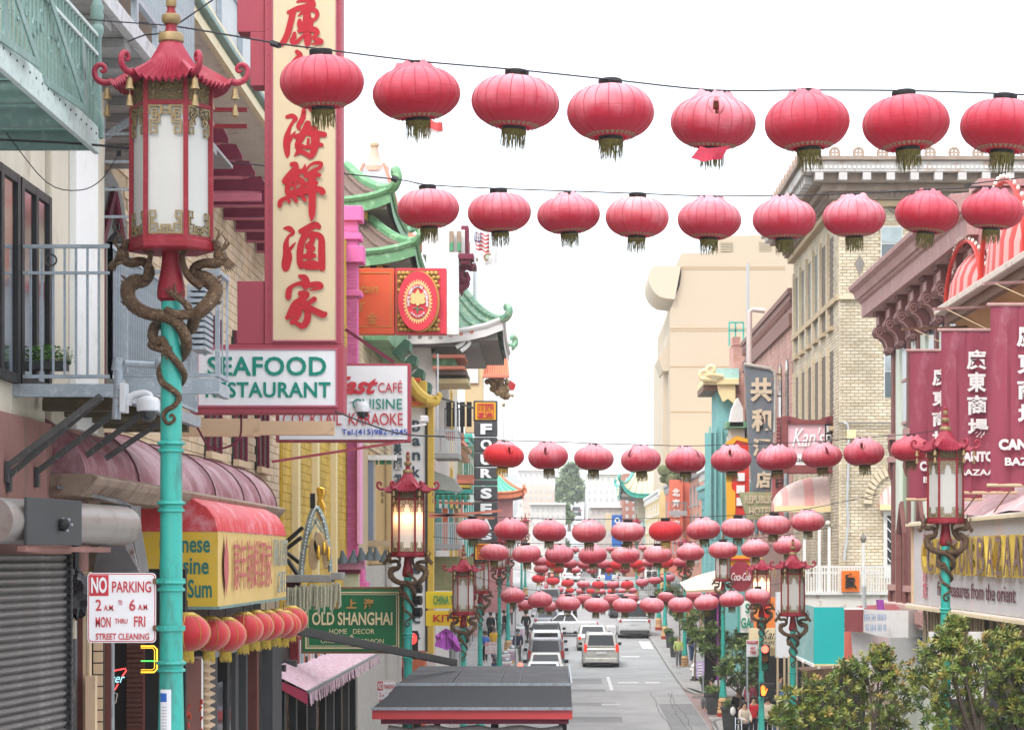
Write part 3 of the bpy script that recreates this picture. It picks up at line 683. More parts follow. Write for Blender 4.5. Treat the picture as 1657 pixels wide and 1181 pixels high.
rows = [[P(x, y, dd) for x, y, dd in r] for r in (((1118, 256, 22.3), (1138, 262, 22.25), (1152, 259, 22.25), (1168, 258, 22.35)), ((1126, 246, 22.35), (1140, 250, 22.3), (1156, 247, 22.3), (1176, 243, 22.4)), ((1133, 237, 22.4), (1145, 240, 22.35), (1160, 239, 22.35), (1182, 236, 22.45)))]
fl = B().grid(rows).build('hanging_flap', mat('clothred', (.34, .02, .045), .7, var=.3, scale=8), smooth=True, origin=(0, 0, 0))
ln = [o for o in COL.objects if o.get('label', '').startswith('torn red lantern, fifth') and 'nearest' in o['label']][0]
bpy.context.view_layer.update(); fl.parent = ln; fl.matrix_parent_inverse = ln.matrix_world.inverted()
# ================= left side, near =================
def Xp(px, py, X): return P(px, py, DX(px, X))
mat('stuccopink', (.30, .15, .13), .85, var=.22, scale=1.6, bump=.4, bscale=30, dirt=((.2, .12, .1), .45, 3), streak=4)
mat('shutter', (.20, .185, .18), .45, metal=.45, var=.25, scale=4, dirt=((.30, .29, .29), .4, 5))
mat('drum', (.33, .30, .28), .4, metal=.4, var=.15, scale=3, dirt=((.24, .2, .17), .4, 4))
mat('greenpaint', (.165, .265, .24), .5, var=.15, scale=9, dirt=((.26, .36, .33), .4, 12)); mat('greenpale', (.50, .58, .56), .55, var=.12, scale=8, dirt=((.3, .4, .38), .4, 12))
mat('sheet', (.13, .125, .125), .7, var=.3, scale=4, dirt=((.2, .18, .16), .4, 6))
mat('plaster', (.62, .56, .46), .8, var=.1, scale=3, bump=.2, dirt=((.45, .38, .3), .3, 4), streak=3)
mat('creamwall', (.60, .45, .30), .8, var=.1, scale=3, dirt=((.45, .33, .22), .3, 4))
X1 = -4.2
lb = thing('corner_building', (X1, 19, G(19)+.14), 'brown pink stucco building with dark tall windows at the left edge', 'building')
B().box((-9, 15, -3.2), (X1, 22.2, 1.1)).build('lower_wall', MATS['stuccopink'], lb)
B().box((-9, 15, 1.1), (X1-.06, 20.6, 6.5)).build('upper_wall', MATS['plaster'], lb)
B().box((-9, 20.62, 1.1), (X1, 23.0, 6.6)).build('pier', MATS['plaster'], lb, bev=.02)
B().box((X1, 21.3, 1.1), (X1+.07, 22.3, 6.6)).build('pilaster', MATS['white'], lb, bev=.01)
for i, (a, c) in enumerate(((14.0, 16.0), (16.05, 18.0), (18.05, 19.3), (19.35, 20.5))):
 w = B(); 
 for z0, z1 in ((1.35, 1.42), (2.9, 2.97)): w.box((X1-.05, a, z0), (X1+.018, c, z1))
 for y in (a, (a+c)/2-.04, c-.1): w.box((X1-.05, y, 1.35), (X1+.02, y+.10, 2.97))
 o = w.build('window_frame', MATS['black'], lb); B().box((X1-.05, a+.03, 1.36), (X1-.002, c-.03, 2.94)).build('window_glass', mat('reflect', (.60, .64, .68), .05, metal=1, var=.25, scale=1.2), o)
A = Vector((-4.117, 17.9, 0)); C = Vector((-3.80, 20.7, 0)); ud = (C-A).normalized(); nd = Vector((ud.y, -ud.x, 0)).normalized()*1.0
if nd.x < 0: nd = -nd
rs = thing('roller_shutter', (A.x, 18.5, G(18.5)+.14), 'grey metal roller shutter pulled down below its round drum housing', 'roller shutter')
def onl(px):
 k = (px-VX)/FOC;
 return (k*A.y-A.x)/(ud.x-k*ud.y)
t0, t1 = onl(-60), onl(104)
slat = B(); W_ = t1-t0; rows = []
for x in (0, W_): rows.append([(x, -.012, 0), (x, .004, .012), (x, .022, .028), (x, .02, .046), (x, .0, .058), (x, -.012, .06)])
slat.grid(rows[::-1]); slm = slat.mesh('slat', MATS['shutter'], smooth=RD(50))
ang = math.atan2(ud.y, ud.x)
base = A+ud*t0
for k in range(44):
 z = ZZ(896, 19)-.06*(k+1)
 o = bpy.data.objects.new('slat', slm); COL.objects.link(o); o.parent = rs; o.location = Vector((base.x, base.y, z))-Vector(rs.location); o.rotation_euler = (0, 0, ang); o.scale = (1, -1, 1)
def online(t, off, z): p = A+ud*t+nd*off; return Vector((p.x, p.y, z))
B().bar(online(t1+.03, .02, -2.9), online(t1+.03, .02, .02), .07, .05).build('guide_rail', MATS['darkgrey'], rs)
tb = B()
for k in range(44): p = online(t1-.005, .05, ZZ(896, 19)-.06*(k+.5)); tb.sph(p, (.022, .03, .022), 6, 4)
tb.build('slat_lock', MATS['black'], rs, kind='stuff')
zc = ZZ(847, 19.2); tq = onl(163)
q, r = smoothpts([online(t0, .2, zc), online(onl(60), .2, zc), online(tq-.18, .2, zc), online(tq-.06, .2, zc), online(tq, .2, zc)], [.165, .165, .165, .155, .06], 4)
b = B().tube(q, r, 20); b.build('drum', MATS['drum'], rs, smooth=RD(60))
e0 = onl(54)
b = B(); b.bar(online(onl(-40), .37, zc), online(e0, .37, zc), .025, .34); b.build('end_plate', MATS['darkgrey'], rs, bev=.005)
b = B(); b.sph(online(onl(15), .41, zc-.02), (.05, .03, .05), 12, 6); b.build('bearing', MATS['black'], rs, smooth=True)
for k in range(6):
 b = B(); b.sph(online(onl(15), .43, zc-.02)+Vector((.045*cos(k), 0, .045*sin(k))), (.013, .013, .013), 6, 4); b.build('bolt', MATS['steel'], rs)
B().bar(online(onl(-40), .34, zc-.2), online(onl(135), .2, zc-.2), .06, .04).build('lintel', MATS['stuccopink'], rs)
hd = thing('metal_hood', P(175, 900, 21), 'bent dark sheet metal hood beside the roller drum', 'metal hood')
B().prism([P(x, y, 21.4) for x, y in ((163, 812), (212, 817), (213, 852), (226, 926), (150, 930), (165, 850))], (0, .5, 0)).build('side_panel', MATS['sheet'], hd)
B().prism([P(92, 790, 20.4), P(205, 818, 21.5), P(213, 822, 22.4), P(170, 800, 23.5), P(105, 787, 22.2)], (0, 0, .03)).build('top_panel', MATS['sheet'], hd)
B().prism([P(182, 826, 21.0), P(192, 830, 21.0), P(214, 880, 21.0), P(225, 925, 21.0), P(205, 890, 21.0)], (0, .03, 0)).build('torn_edge', mat('sheetlight', (.32, .3, .3), .6, var=.3, dirt=((.15, .1, .08), .4, 8)), hd)
bk = B(); bk.sph(P(124, 960, 20.8), (.11, .12, .19), 14, 10)
for i, v in enumerate(bk.v): 
 w = Vector(v); s_ = 1+.15*sin(i*1.7)+.1*sin(i*4.1); c_ = P(124, 960, 20.8); bk.v[i] = tuple(c_+(w-c_)*s_)
bk.build('bin_bag', mat('plasticblack', (.012, .012, .016), .25, var=.1), label='black plastic bag hanging beside the roller shutter', cat='bag', smooth=RD(30))
B().tube([P(122, 935, 20.8), P(122, 880, 20.9), P(126, 850, 21.1)], .03, 8).build('junction_cable', MATS['black'], label='bundle of black cables above the hanging plastic bag', cat='cable')
ep = thing('shop_entrance', (X1-.1, 22, G(22)+.14), 'narrow shop entrance with tiled pier and dark red columns', 'entrance')
def fr(b, x0, x1, y0, y1, d, t=.1): p = P(x0, y1, d); q = P(x1, y0, d); return b.box((p.x, d, p.z), (q.x, d+t, q.z))
fr(B(), 105, 122, 1000, 1250, 20.9).build('stone_jamb', MATS['sheet'], ep)
fr(B(), 108, 122, 985, 1033, 20.8, .05).build('cream_box', MATS['plaster'], ep)
fr(B(), 122, 134, 985, 1250, 21.0).build('red_post', mat('oxred', (.14, .045, .035), .6, var=.2), ep)
fr(B(), 134, 140, 925, 1250, 21.0).build('cream_post', MATS['creamwall'], ep); fr(B(), 141, 145, 925, 1095, 21.0).build('pipe', MATS['creamwall'], ep)
fr(B(), 138, 154, 1093, 1250, 20.9).build('panel', MATS['creamwall'], ep)
fr(B(), 150, 168, 1030, 1250, 21.15).build('pier_core', mat('grout', (.08, .06, .05), .9, var=0), ep)
tm = B().box((0, 0, 0), (.078, .03, .088)).mesh('tile', MATS['creamwall'])
for k in range(12):
 p = P(151, 1052+k*19, 21.13)
 inst('tile', tm, ep, loc=p-Vector(ep.location))
fr(B(), 168, 180, 930, 1250, 21.2).build('red_column', MATS['oxred'], ep, bev=.01); fr(B(), 180, 182, 930, 1250, 21.2).build('steel_trim', MATS['steel'], ep)
for i, (x0, x1, dd, m) in enumerate(((182, 300, 24.5, 'black'), (205, 232, 24.3, 'oxred'))): fr(B(), x0, x1, 920, 1260, dd).build('doorway' if i == 0 else 'brick_jamb', MATS[m], ep)
bm_ = B().box((0, 0, 0), (.158, .02, .035)).mesh('brick', mat('darkbrick', (.09, .035, .025), .8, var=.3))
for k in range(26): inst('brick', bm_, ep, loc=P(205, 975+k*8, 24.27)-Vector(ep.location))
NR = mat('neonred', (.8, .05, .05), .4, emis=((1, .05, .05), 1.6), var=0); NY = mat('neonyellow', (.8, .5, .05), .4, emis=((1, .55, .03), 1.1), var=0); NG_ = mat('neongreen', (.1, .8, .1), .4, emis=((.1, 1, .15), 1.0), var=0); NC = mat('neoncyan', (.4, .8, .9), .4, emis=((.35, .75, .85), .8), var=0)
ns = thing('neon_beer_sign', P(190, 1115, 23.9), 'red and blue neon beer sign in the dark doorway', 'neon sign')
B().tube([P(170, 1090, 23.9), P(182, 1085, 23.9), P(203, 1081, 23.9), P(204, 1085, 23.9), P(198, 1093, 23.9)], .008, 6).build('neon_tube', NR, ns)
B().tube([P(170, 1110, 23.9), P(186, 1115, 23.9), P(191, 1106, 23.9)], .008, 6).build('neon_tube', NR, ns)
b = B(); ftext(b, 'user', 172, 1094, 202, 1104, 23.85, shear=.4, depth=.01); b.build('lettering', NC, ns)
B().tube([P(*p, 23.9) for p in ((183, 1120), (190, 1122), (187, 1137), (181, 1138))], .005, 5).build('lower_emblem', MATS['plaster'], ns)
ny = thing('neon_frame_sign', P(245, 1060, 23.7), 'yellow neon frame with a green bar beside the lamp pole', 'neon sign')
B().tube([P(*p, 23.8) for p in ((228, 1045), (249, 1045), (254, 1050), (254, 1082), (249, 1087), (228, 1087))], .009, 6).build('neon_tube', NY, ny)
B().tube([P(*p, 23.8) for p in ((228, 1048), (247, 1048), (250, 1052), (250, 1080), (247, 1083), (228, 1083))], .004, 6).build('neon_tube', NY, ny)
B().tube([P(228, 1069, 23.8), P(252, 1069, 23.8)], .006, 6).build('neon_tube', NG_, ny)
tbal = thing('iron_balcony', (-3.4, 18.3, 2.9), 'ornate pale green iron balcony hanging at the top left corner', 'balcony')
XB = -3.4; zb_ = ZZ(250, 18.3); D0, D1 = 12.5, 18.3
B().box((XB-.02, D0, zb_), (XB+.02, D1, zb_+.17)).build('side_beam', MATS['greenpale'], tbal, bev=.004)
rv = B().sph((0, 0, 0), (.006, .01, .01), 6, 4).mesh('rivet', MATS['darkgrey'])
for k in range(30): inst('rivet', rv, tbal, loc=(.022, -.15-k*.19, zb_+.13-2.9))
for d in (18.2, 17.2, 16.3, 15.4, 14.5): B().box((X1, d, zb_+.02), (XB-.02, d+.06, zb_+.16)).build('floor_beam', MATS['greenpaint'], tbal)
fs_ = B().box((0, 0, 0), (.035, 5.7, .02)).mesh('floor_slat', MATS['greenpaint'])
fb = B().box((0, 0, 0), (.75, .035, .02)).mesh('floor_slat', MATS['greenpaint'])
for k in range(60): inst('floor_slat', fb, tbal, loc=(X1+.02-XB, -k*.085-.06, zb_+.162-2.9))
for zz in (zb_+.17, zb_+.72, zb_+.86): B().box((XB-.018, D0, zz), (XB+.018, D1-.02, zz+.025)).build('rail', MATS['greenpale'], tbal)
bal = B(); bal.tube([(0, 0, 0), (0, 0, .69)], .011, 6); balm = bal.mesh('baluster', MATS['greenpaint'], smooth=True)
for k in range(48): inst('baluster', balm, tbal, loc=(0, -.13-k*.115, zb_+.17-2.9))
sc_ = B(); sc_.tube([(0, .10*cos(a*.9)*(1-a/9), .10*sin(a*.9)*(1-a/9)) for a in range(8)], .009, 5); sm_ = sc_.mesh('scroll', MATS['greenpaint'], smooth=True)
for k in range(22): inst('scroll', sm_, tbal, loc=(0, -.2-k*.25, zb_+.45-2.9+.1*(k % 2)), rot=(RD(90*(k % 2)), 0, 0))
lf = B().prism([(0, -.05, 0), (0, .05, 0), (0, .09, .12), (0, .02, .3), (0, -.02, .34), (0, -.06, .16)], (.02, 0, 0)).mesh('leaf_ornament', MATS['greenpaint'])
for d in (17.75, 15.2): 
 inst('leaf_ornament', lf, tbal, loc=(0, d-D1, zb_+.2-2.9)); inst('leaf_ornament', lf, tbal, loc=(0, d-D1, zb_+.45-2.9), rot=(.3, 0, 0))
for px0, py0, px1, py1, dn in ((82, 45, 118, 172, 16.8), (15, 0, 40, 98, 14.9)):
 d_ = XB*FOC/(px1-VX); B().bar((XB+.03, d_-1.2, zb_+.86), (XB+.09, d_, zb_+.17), .012, .06).build('brace', MATS['greenpaint'], tbal)
 B().bar((XB+.09, d_, zb_+.17), (XB+.0, d_-1.3, zb_+.17), .012, .05).build('brace', MATS['greenpaint'], tbal)
u = B(); u.lathe([(.05,zb_+.12),(.055,zb_+.2),(.05,zb_+.26),(.035,zb_+.3),(.036,zb_+.86),(.05,zb_+.9),(.05,zb_+.94),(.036,zb_+.96),(.05,zb_+1.0),(.052,zb_+1.03),(.045,zb_+1.05),(.052,zb_+1.09),(.04,zb_+1.11),(.03,zb_+1.14),(.012,zb_+1.16),(.012,zb_+1.18)], (XB, D1, 0), 14)
u.build('corner_post', MATS['greenpaint'], tbal, smooth=RD(50))
gb = thing('steel_platform', (-3.5, 20, 1.2), 'galvanised steel fire escape platform with upright bars behind the nearest lamp', 'fire escape')
def railing(parent, p, q, z0, z1, n, m, w=.018, post=.035):
 p = Vector(p); q = Vector(q); off = Vector(parent.location)
 for z in (z0, z1): B().bar((p.x, p.y, z), (q.x, q.y, z), .04, .028).build('rail', m, parent)
 me = B().cbox((0, 0, (z1-z0)/2), w, w, z1-z0).mesh('baluster', m)
 for k in range(1, n): a = p.lerp(q, k/n); inst('baluster', me, parent, loc=Vector((a.x, a.y, z0))-off)
 for a in (p, q): B().cbox((a.x, a.y, (z0+z1)/2+.01), post, post, z1-z0+.05).build('post', m, parent)
GV = MATS['galv']
zf = 1.29
railing(gb, (-4.75, 19.4), (-3.5, 19.4), zf+.12, zf+1.14, 14, GV); B().bar((-4.75, 19.38, zf+.93), (-3.5, 19.38, zf+.93), .03, .022).build('rail', GV, gb)
B().tube([(-3.96+.045*cos(a), 19.37, zf+1.03+.045*sin(a)) for a in [k*pi/8 for k in range(16)]], .008, 5, closed=True).build('ring_ornament', MATS['darkgrey'], gb)
railing(gb, (-3.5, 19.4), (-3.5, 24), zf+.12, zf+1.14, 40, GV)
B().box((-4.9, 19.35, zf-.04), (-3.45, 19.45, zf+.06)).build('edge_beam', GV, gb); B().box((-3.52, 19.45, zf-.04), (-3.45, 24, zf+.06)).build('edge_beam', GV, gb)
for d in (20.2, 21.1, 22, 22.9, 23.6): B().box((-4.2, d, zf-.1), (-3.52, d+.12, zf+.0)).build('floor_beam', mat('rustsoffit', (.13, .11, .07), .8, var=.3, dirt=((.22, .18, .1), .4, 5)), gb)
B().box((-4.2, 19.5, zf+.005), (-3.53, 24, zf+.03)).build('deck', MATS['rustsoffit'], gb)
for px0, py0, px1, py1 in ((-30, 772, 176, 627), (8, 757, 183, 635), (56, 766, 184, 671), (95, 771, 230, 675), (135, 766, 264, 678)):
 d = DX(px0, X1) if px0 > 0 else 18.9
 a = Vector((X1, d, ZZ(py0, d))); c = Vector((-3.5, d+.15, zf-.06)); B().bar(a, c, .05, .05).build('strut', mat('strutdark', (.075, .07, .068), .6, var=.3, dirt=((.2, .19, .18), .3, 20)), gb)
 B().cbox(a+Vector((.02, 0, -.03)), .03, .08, .16).build('strut_foot', MATS['darkgrey'], gb)
dC = 19.0
pc = lambda x, y: P(x, y, dC)
a, c = pc(203, 600), pc(352, 600)
railing(gb, (a.x, dC, 0), (c.x, dC, 0), ZZ(607, dC), ZZ(440, dC), 2, GV, .03); railing(gb, (c.x, dC, 0), (c.x, dC+.55, 0), ZZ(607, dC), ZZ(440, dC), 2, GV, .01, .02)
B().box((a.x, dC-.02, ZZ(637, dC)), (c.x+.02, dC+.05, ZZ(612, dC))).build('edge_beam', GV, gb); B().box((c.x-.05, dC, ZZ(637, dC)), (c.x+.0, dC+.7, ZZ(617, dC))).build('edge_beam', GV, gb)
stp = B().box((0, 0, 0), (.13, .5, .03)).mesh('stair_tread', GV)
for k in range(11): inst('stair_tread', stp, gb, loc=Vector(P(306, 470+k*9.5, 20.3))-Vector(gb.location))
B().bar(P(306, 460, 20.6), P(306, 600, 20.6), .03).build('stair_stringer', GV, gb); B().bar(P(332, 460, 20.6), P(332, 575, 20.6), .03).build('stair_stringer', GV, gb)
pl = thing('potted_plant', P(75, 590, 19.6), 'small green potted plants sitting on the steel platform', 'plant')
B().box(P(38, 597, 19.55), P(112, 588, 19.8)).build('planter', MATS['darkgrey'], pl)
LG = mat('leafgreen', (.10, .24, .035), .55, var=.4, scale=6)
b = B()
for k in range(420):
 c = P(random.gauss(72, 18), random.uniform(560, 592), random.uniform(19.55, 19.85)); a = random.uniform(0, 6.3); l = random.uniform(.02, .045)
 u_ = Vector((cos(a), sin(a), random.uniform(-.3, .8)))*l; v_ = Vector((-sin(a), cos(a), .3))*l*.4; b.add([c, c+u_*.5+v_, c+u_, c+u_*.5-v_], [(0, 1, 2, 3)])
for k in range(60):
 c = P(random.uniform(92, 115), 590, 19.7); h = random.uniform(.08, .16); w = Vector((random.uniform(-.05, .05), 0, h)); b.add([c, c+Vector((.004, 0, 0)), c+w], [(0, 1, 2)])
b.build('foliage', LG, pl, kind='stuff')
ue = thing('upper_fire_escape', (-3.6, 22, 4.4), 'grey steel fire escape with sloping stringer at the top, left of the lamp roof', 'fire escape')
XS = -3.6
B().box((XS-.05, 17.5, 4.38), (XS+.03, 25, 4.52)).build('stringer', mat('galvlight', (.52, .54, .56), .5, metal=.3, var=.15, dirt=((.3, .3, .3), .4, 8)), ue)
for k in range(5): B().box((XS-.03, 18.9+k*1.1, 4.52), (XS+.02, 19.0+k*1.1, 4.75)).build('stub_post', GV, ue)
B().box((XS-.03, 17.5, 4.75), (XS+.02, 25, 4.8)).build('rail', GV, ue)
me = B().cbox((0, 0, .5), .018, .018, 1.0).mesh('baluster', GV)
for k in range(64): inst('baluster', me, ue, loc=(0, -4.4+k*.11, .4))
for k in range(8): B().box((-5.2, 20+k*.9, 4.30), (XS-.05, 20.28+k*.9, 4.38)).build('floor_beam', mat('greybeam', (.30, .30, .30), .7, var=.2, dirt=((.2, .2, .2), .4, 5)), ue)
B().box((-5.2, 19.5, 4.385), (XS-.06, 28, 4.42)).build('deck', MATS['greybeam'], ue)
for px, dn in ((163, 0), (213, .3)): B().bar(P(px-1, 400, 23.0), P(px+6 if not dn else px, 140, 23.0), .035).build('ladder_rail', GV, ue)
for y in (217, 262, 307, 351, 396): B().bar(P(158, y, 23), P(216, y, 23), .025).build('ladder_rung', GV, ue)
B().bar(P(163, 226, 23.1), P(216, 192, 23.1), .03, .06).build('ladder_brace', GV, ue)
bl = thing('bell_lamp', P(188, 400, 23), 'small dark bell shaped wall lamp left of the big street lamp', 'wall lamp')
B().lathe([(.10,-.0),(.085,.02),(.06,.06),(.025,.09),(.012,.11)], P(188, 393, 23), 14).build('shade', MATS['black'], bl, smooth=True)
B().tube([P(188, 375, 23), P(183, 368, 23), P(186, 358, 23), P(193, 362, 23), P(192, 372, 23)], .01, 6).build('scroll_arm', MATS['black'], bl, smooth=True)
# ================= far east cafe building =================
X2 = -5.0
fe = thing('cream_brick_building', (X2, 33, G(33)+.14), 'cream brick building with dark red eave brackets behind the big vertical sign', 'building')
B().box((-12, 23.2, -4), (X2-.04, 45, 6.3)).build('wall', mat('mortar', (.38, .30, .20), .9, var=.1), fe)
def bricks(parent, o, u, n, w, h, bw, bh, m, gap=.012, dep=.02, skip=(), name='brick'):
 o = Vector(o); u = Vector(u); n = Vector(n); up = Vector((0, 0, 1)); b = B(); b.t = []; rw = 0
 z = 0
 while z < h:
  x = -(rw % 2)*bw/2
  while x < w:
   a = max(0, x); c = min(w, x+bw-gap)
   cx = (a+c)/2; cz = z+bh/2
   if c-a > .02 and not any(s[0] < cx < s[1] and s[2] < cz < s[3] for s in skip):
    p = o+u*a+up*z; q = o+u*c+up*z; hh = up*(min(bh-gap, h-z)); e = n*dep*random.uniform(.75, 1.1)
    b.add([p+e, q+e, q+e+hh, p+e+hh, p, q, q+hh, p+hh], [(0, 1, 2, 3), (4, 0, 3, 7), (1, 5, 6, 2), (3, 2, 6, 7), (4, 5, 1, 0)], random.random())
   x += bw
  z += bh; rw += 1
 return b.build(name, m, parent, kind='stuff')
BC = brickmat('brickcream', [(.50, .37, .23), (.58, .45, .30), (.62, .50, .36)])
bricks(fe, (X2-.04, 23.3, -.5), (0, 1, 0), (1, 0, 0), 21.5, 6.7, .42, .13, BC, skip=((3.3, 5.5, 2.0, 4.9), (12, 13.4, 2.0, 4.0), (15, 16.4, 2.0, 4.0), (18, 19.2, 2, 4)))
aw = [(X2-.02, 26.7, 1.5), (X2-.02, 28.8, 1.5), (X2-.02, 28.8, 3.6)]+[(X2-.02, 27.75+1.05*cos(a), 3.6+.7*sin(a)) for a in [k*pi/8 for k in range(1, 8)]]+[(X2-.02, 26.7, 3.6)]
w = B().prism(aw, (.03, 0, 0)).build('window', mat('darkgreen', (.015, .03, .02), .4, var=.3), fe)
B().tube([(X2+.03, 27.0, 1.5), (X2+.03, 27.0, 3.4), (X2+.03, 27.75, 4.1), (X2+.03, 28.5, 3.4), (X2+.03, 28.5, 1.5)], .05, 6).build('window_frame', mat('maroon', (.16, .02, .045), .6, var=.2), w)
for d in (35.3, 38.3, 41.3):
 w = B().box((X2-.05, d, 1.5), (X2+.01, d+1.4, 3.5)).build('window', MATS['darkgreen'], fe)
 for k in range(3): B().box((X2+.01, d+.0+k*.65, 1.5), (X2+.05, d+.1+k*.65, 3.5)).build('window_frame', MATS['maroon'], w)
 B().box((X2+.01, d-.1, 1.4), (X2+.1, d+1.5, 1.5)).build('sill', MATS['creamwall'], w)
ev = B(); ev.prism([(-4.0, 24, 5.9), (-4.0, 24, 6.02), (-4.9, 24, 6.3), (-5.1, 24, 6.3), (-5.1, 24, 5.86)], (0, 20, 0)); ev.build('eave', mat('eavecream', (.62, .58, .50), .7, var=.15, dirt=((.4, .25, .3), .35, 3)), fe)
B().box((-4.0, 24, 5.86), (-3.93, 44, 5.98)).build('fascia', mat('fasciacream', (.70, .62, .42), .6, var=.1, dirt=((.5, .35, .15), .3, 6)), fe)
B().box((-3.96, 24, 6.03), (-3.86, 44, 6.11)).build('gutter', MATS['greenpaint'], fe, bev=.015); B().box((-4.02, 24, 6.115), (-3.9, 44, 6.2)).build('gutter_lip', MATS['fasciacream'], fe)
MR = MATS['maroon']; MRL = mat('maroonlight', (.42, .12, .17), .6, var=.15)
bk_ = B().prism([(0, 0, 0), (.96, 0, 0), (.96, 0, .05), (.88, 0, .20), (0, 0, .20)], (0, .12, 0)).mesh('bracket', MR)
ed_ = B(); ed_.box((0, -.01, -.03), (.78, .13, -.004)); ed_.tube([(.78, .06, -.01), (.85, .06, .0), (.88, .06, .05), (.87, .06, .11), (.92, .06, .13)], .025, 6); edm = ed_.mesh('bracket_edge', MRL, smooth=RD(50))
for k in range(14): o = inst('bracket', bk_, fe, loc=Vector((X2, 26.4+k*1.35, 5.1))-Vector(fe.location)); inst('bracket_edge', edm, o)
B().box((X2, 25, 5.3), (X2+.06, 44, 5.86)).build('frieze_board', MR, fe)
B().bar((-4.3, 31, 4.5), (-3.7, 31, 4.5), .06, .1).build('sign_arm', MRL, fe)
for z in (4.45, 4.62): B().bar((X2, 25.6, z), (-3.2, 25.6, z), .05, .04).build('sign_arm', MATS['lampred'], fe)
rf_ = thing('roof_fence', (-4.15, 32, 6.1), 'pale grey upright slat fence on the roof edge above the eave', 'fence')
sl = B().box((0, 0, 0), (.02, .10, .95)).mesh('slat', mat('fencegrey', (.52, .55, .57), .6, var=.1))
for k in range(150): inst('slat', sl, rf_, loc=(0, -9+k*.125, .1))
B().box((-4.18, 23, 7.12), (-4.1, 42, 7.17)).build('rail', GV, rf_); 
for k in range(8): B().box((-4.12, 24+k*2, 6.2), (-4.06, 24.06+k*2, 7.6)).build('post', GV, rf_)
BR = mat('canopymaroon', (.24, .075, .095), .55, var=.3, scale=1.5, bump=.3, bscale=9, dirt=((.40, .24, .27), .55, 1.6))
cp = thing('barrel_canopy', (-4.2, 27, .6), 'weathered maroon barrel shaped canopy above the yellow restaurant awning', 'canopy')
seg = [20.6, 23.2, 25.8, 28.4, 31, 32.8, 34.6]
prof = [(-3.92-.86*(1-cos(RD(a))), .66+.62*sin(RD(a))) for a in range(0, 91, 9)]
for a, c in zip(seg, seg[1:]):
 rows = []
 for k in range(7):
  y = a+.01+(c-a-.02)*k/6; sag = .025*sin(pi*k/6)
  rows.append([(x-sag, y, z-sag+.01*sin(y*9+z*7)) for x, z in prof])
 b = B().grid(rows[::-1]); b.build('roof_panel', BR, cp, smooth=True)
 B().tube([(x+.01, c, z+.01) for x, z in prof], .009, 5).build('roof_seam', mat('seamdark', (.12, .04, .06), .7, var=.2), cp, smooth=True)
B().prism([(x, 20.6, z) for x, z in prof]+[(-4.85, 20.6, .66)], (0, .04, 0)).build('end_panel', BR, cp)
b = B(); b.prism([(-3.84, 20.5, .60), (-3.80, 20.5, .66), (-3.86, 20.5, .69), (-4.8, 20.5, .69), (-4.8, 20.5, .5), (-3.95, 20.5, .5)], (0, 14.3, 0)); b.build('cornice', mat('cornicebrown', (.34, .25, .19), .75, var=.3, scale=4, dirt=((.2, .13, .1), .45, 5)), cp, bev=.012)
B().box((-5.1, 20.6, .69), (-4.75, 34.6, 1.25)).build('back_wall', MATS['creamwall'], cp)
aw = thing('restaurant_awning', (-3.8, 29, -.5), 'yellow and red restaurant awning with green english and red chinese lettering', 'awning')
XA = -3.56; dA, dB_ = 26.0, 32.5
YL = mat('awnyellow', (.72, .47, .045), .55, var=.07, scale=2, dirt=((.68, .50, .2), .35, 1.5)); 
za, zb2 = ZZ(860, 26), ZZ(981, 26)
B().box((-4.46, dA, zb2), (XA-.002, dA+.03, za)).build('front_panel', YL, aw)
YL2 = mat('awnyellowfaded', (.66, .47, .18), .6, var=.08, scale=2)
rows = []
for k in range(12):
 y = dA+(dB_-dA)*k/11; w_ = .012*sin(k*1.9); rows.append([(XA+w_, y, zb2-.02*sin(pi*k/11)), (XA+w_*.4, y, (za+zb2)/2), (XA, y, za)])
B().grid(rows).build('side_panel', YL2, aw, smooth=True)
RC = mat('awnred', (.60, .05, .06), .5, var=.12, scale=4, dirt=((.66, .25, .28), .45, 2.5), coat=.1)
cur = [(0, 0), (-.03, .14), (-.12, .26), (-.26, .34), (-.44, .37)]
n_ = 24
for k in range(n_):
 y0 = dA+(dB_-dA)*k/n_; y1 = dA+(dB_-dA)*(k+1)/n_; rows = []
 for j in range(5):
  y = y0+(y1-y0)*j/4; pu = .022*sin(pi*j/4)
  rows.append([(XA+x+pu, y, za+z+pu*.6) for x, z in cur])
 B().grid(rows).build('red_scallop', RC, aw, smooth=True)
B().grid([[(XA+x, dA-.005-0*z, za+z) for x, z in cur], [(-4.46, dA-.005, za+z) for x, z in cur]]).build('front_cap', RC, aw)
B().bar((-4.46, dA, zb2-.015), (XA, dA, zb2-.015), .03).build('hem', MATS['greenpaint'], aw); B().bar((XA, dA, zb2-.015), (XA, dB_, zb2-.02), .03).build('hem', MATS['greenpaint'], aw)
TG = mat('lettergreen', (.02, .18, .16), .5, var=.1)
for s, x0, y0, x1, y1 in (('Chinese', 258, 864.5, 340, 894), ('Cuisine', 258, 900, 338, 929), ('Dim Sum', 258, 937, 343, 967)):
 b = B(); ftext(b, s, x0, y0, x1, y1, dA-.004, bold=.02, depth=.002); b.build('lettering', TG, aw)
RL = mat('letterrose', (.48, .12, .12), .6, var=.1)
for i, ch in enumerate('康年海鮮酒家'):
 d0 = DX(374+i*10.5, XA); d1 = DX(374+i*10.5+9.5, XA); b = B(); textin(b, ch, (XA+.03, d0, -.37), (0, 1, 0), (0, 0, 1), d1-d0, .56, bold=.0, depth=.004); b.build('lettering', RL, aw)
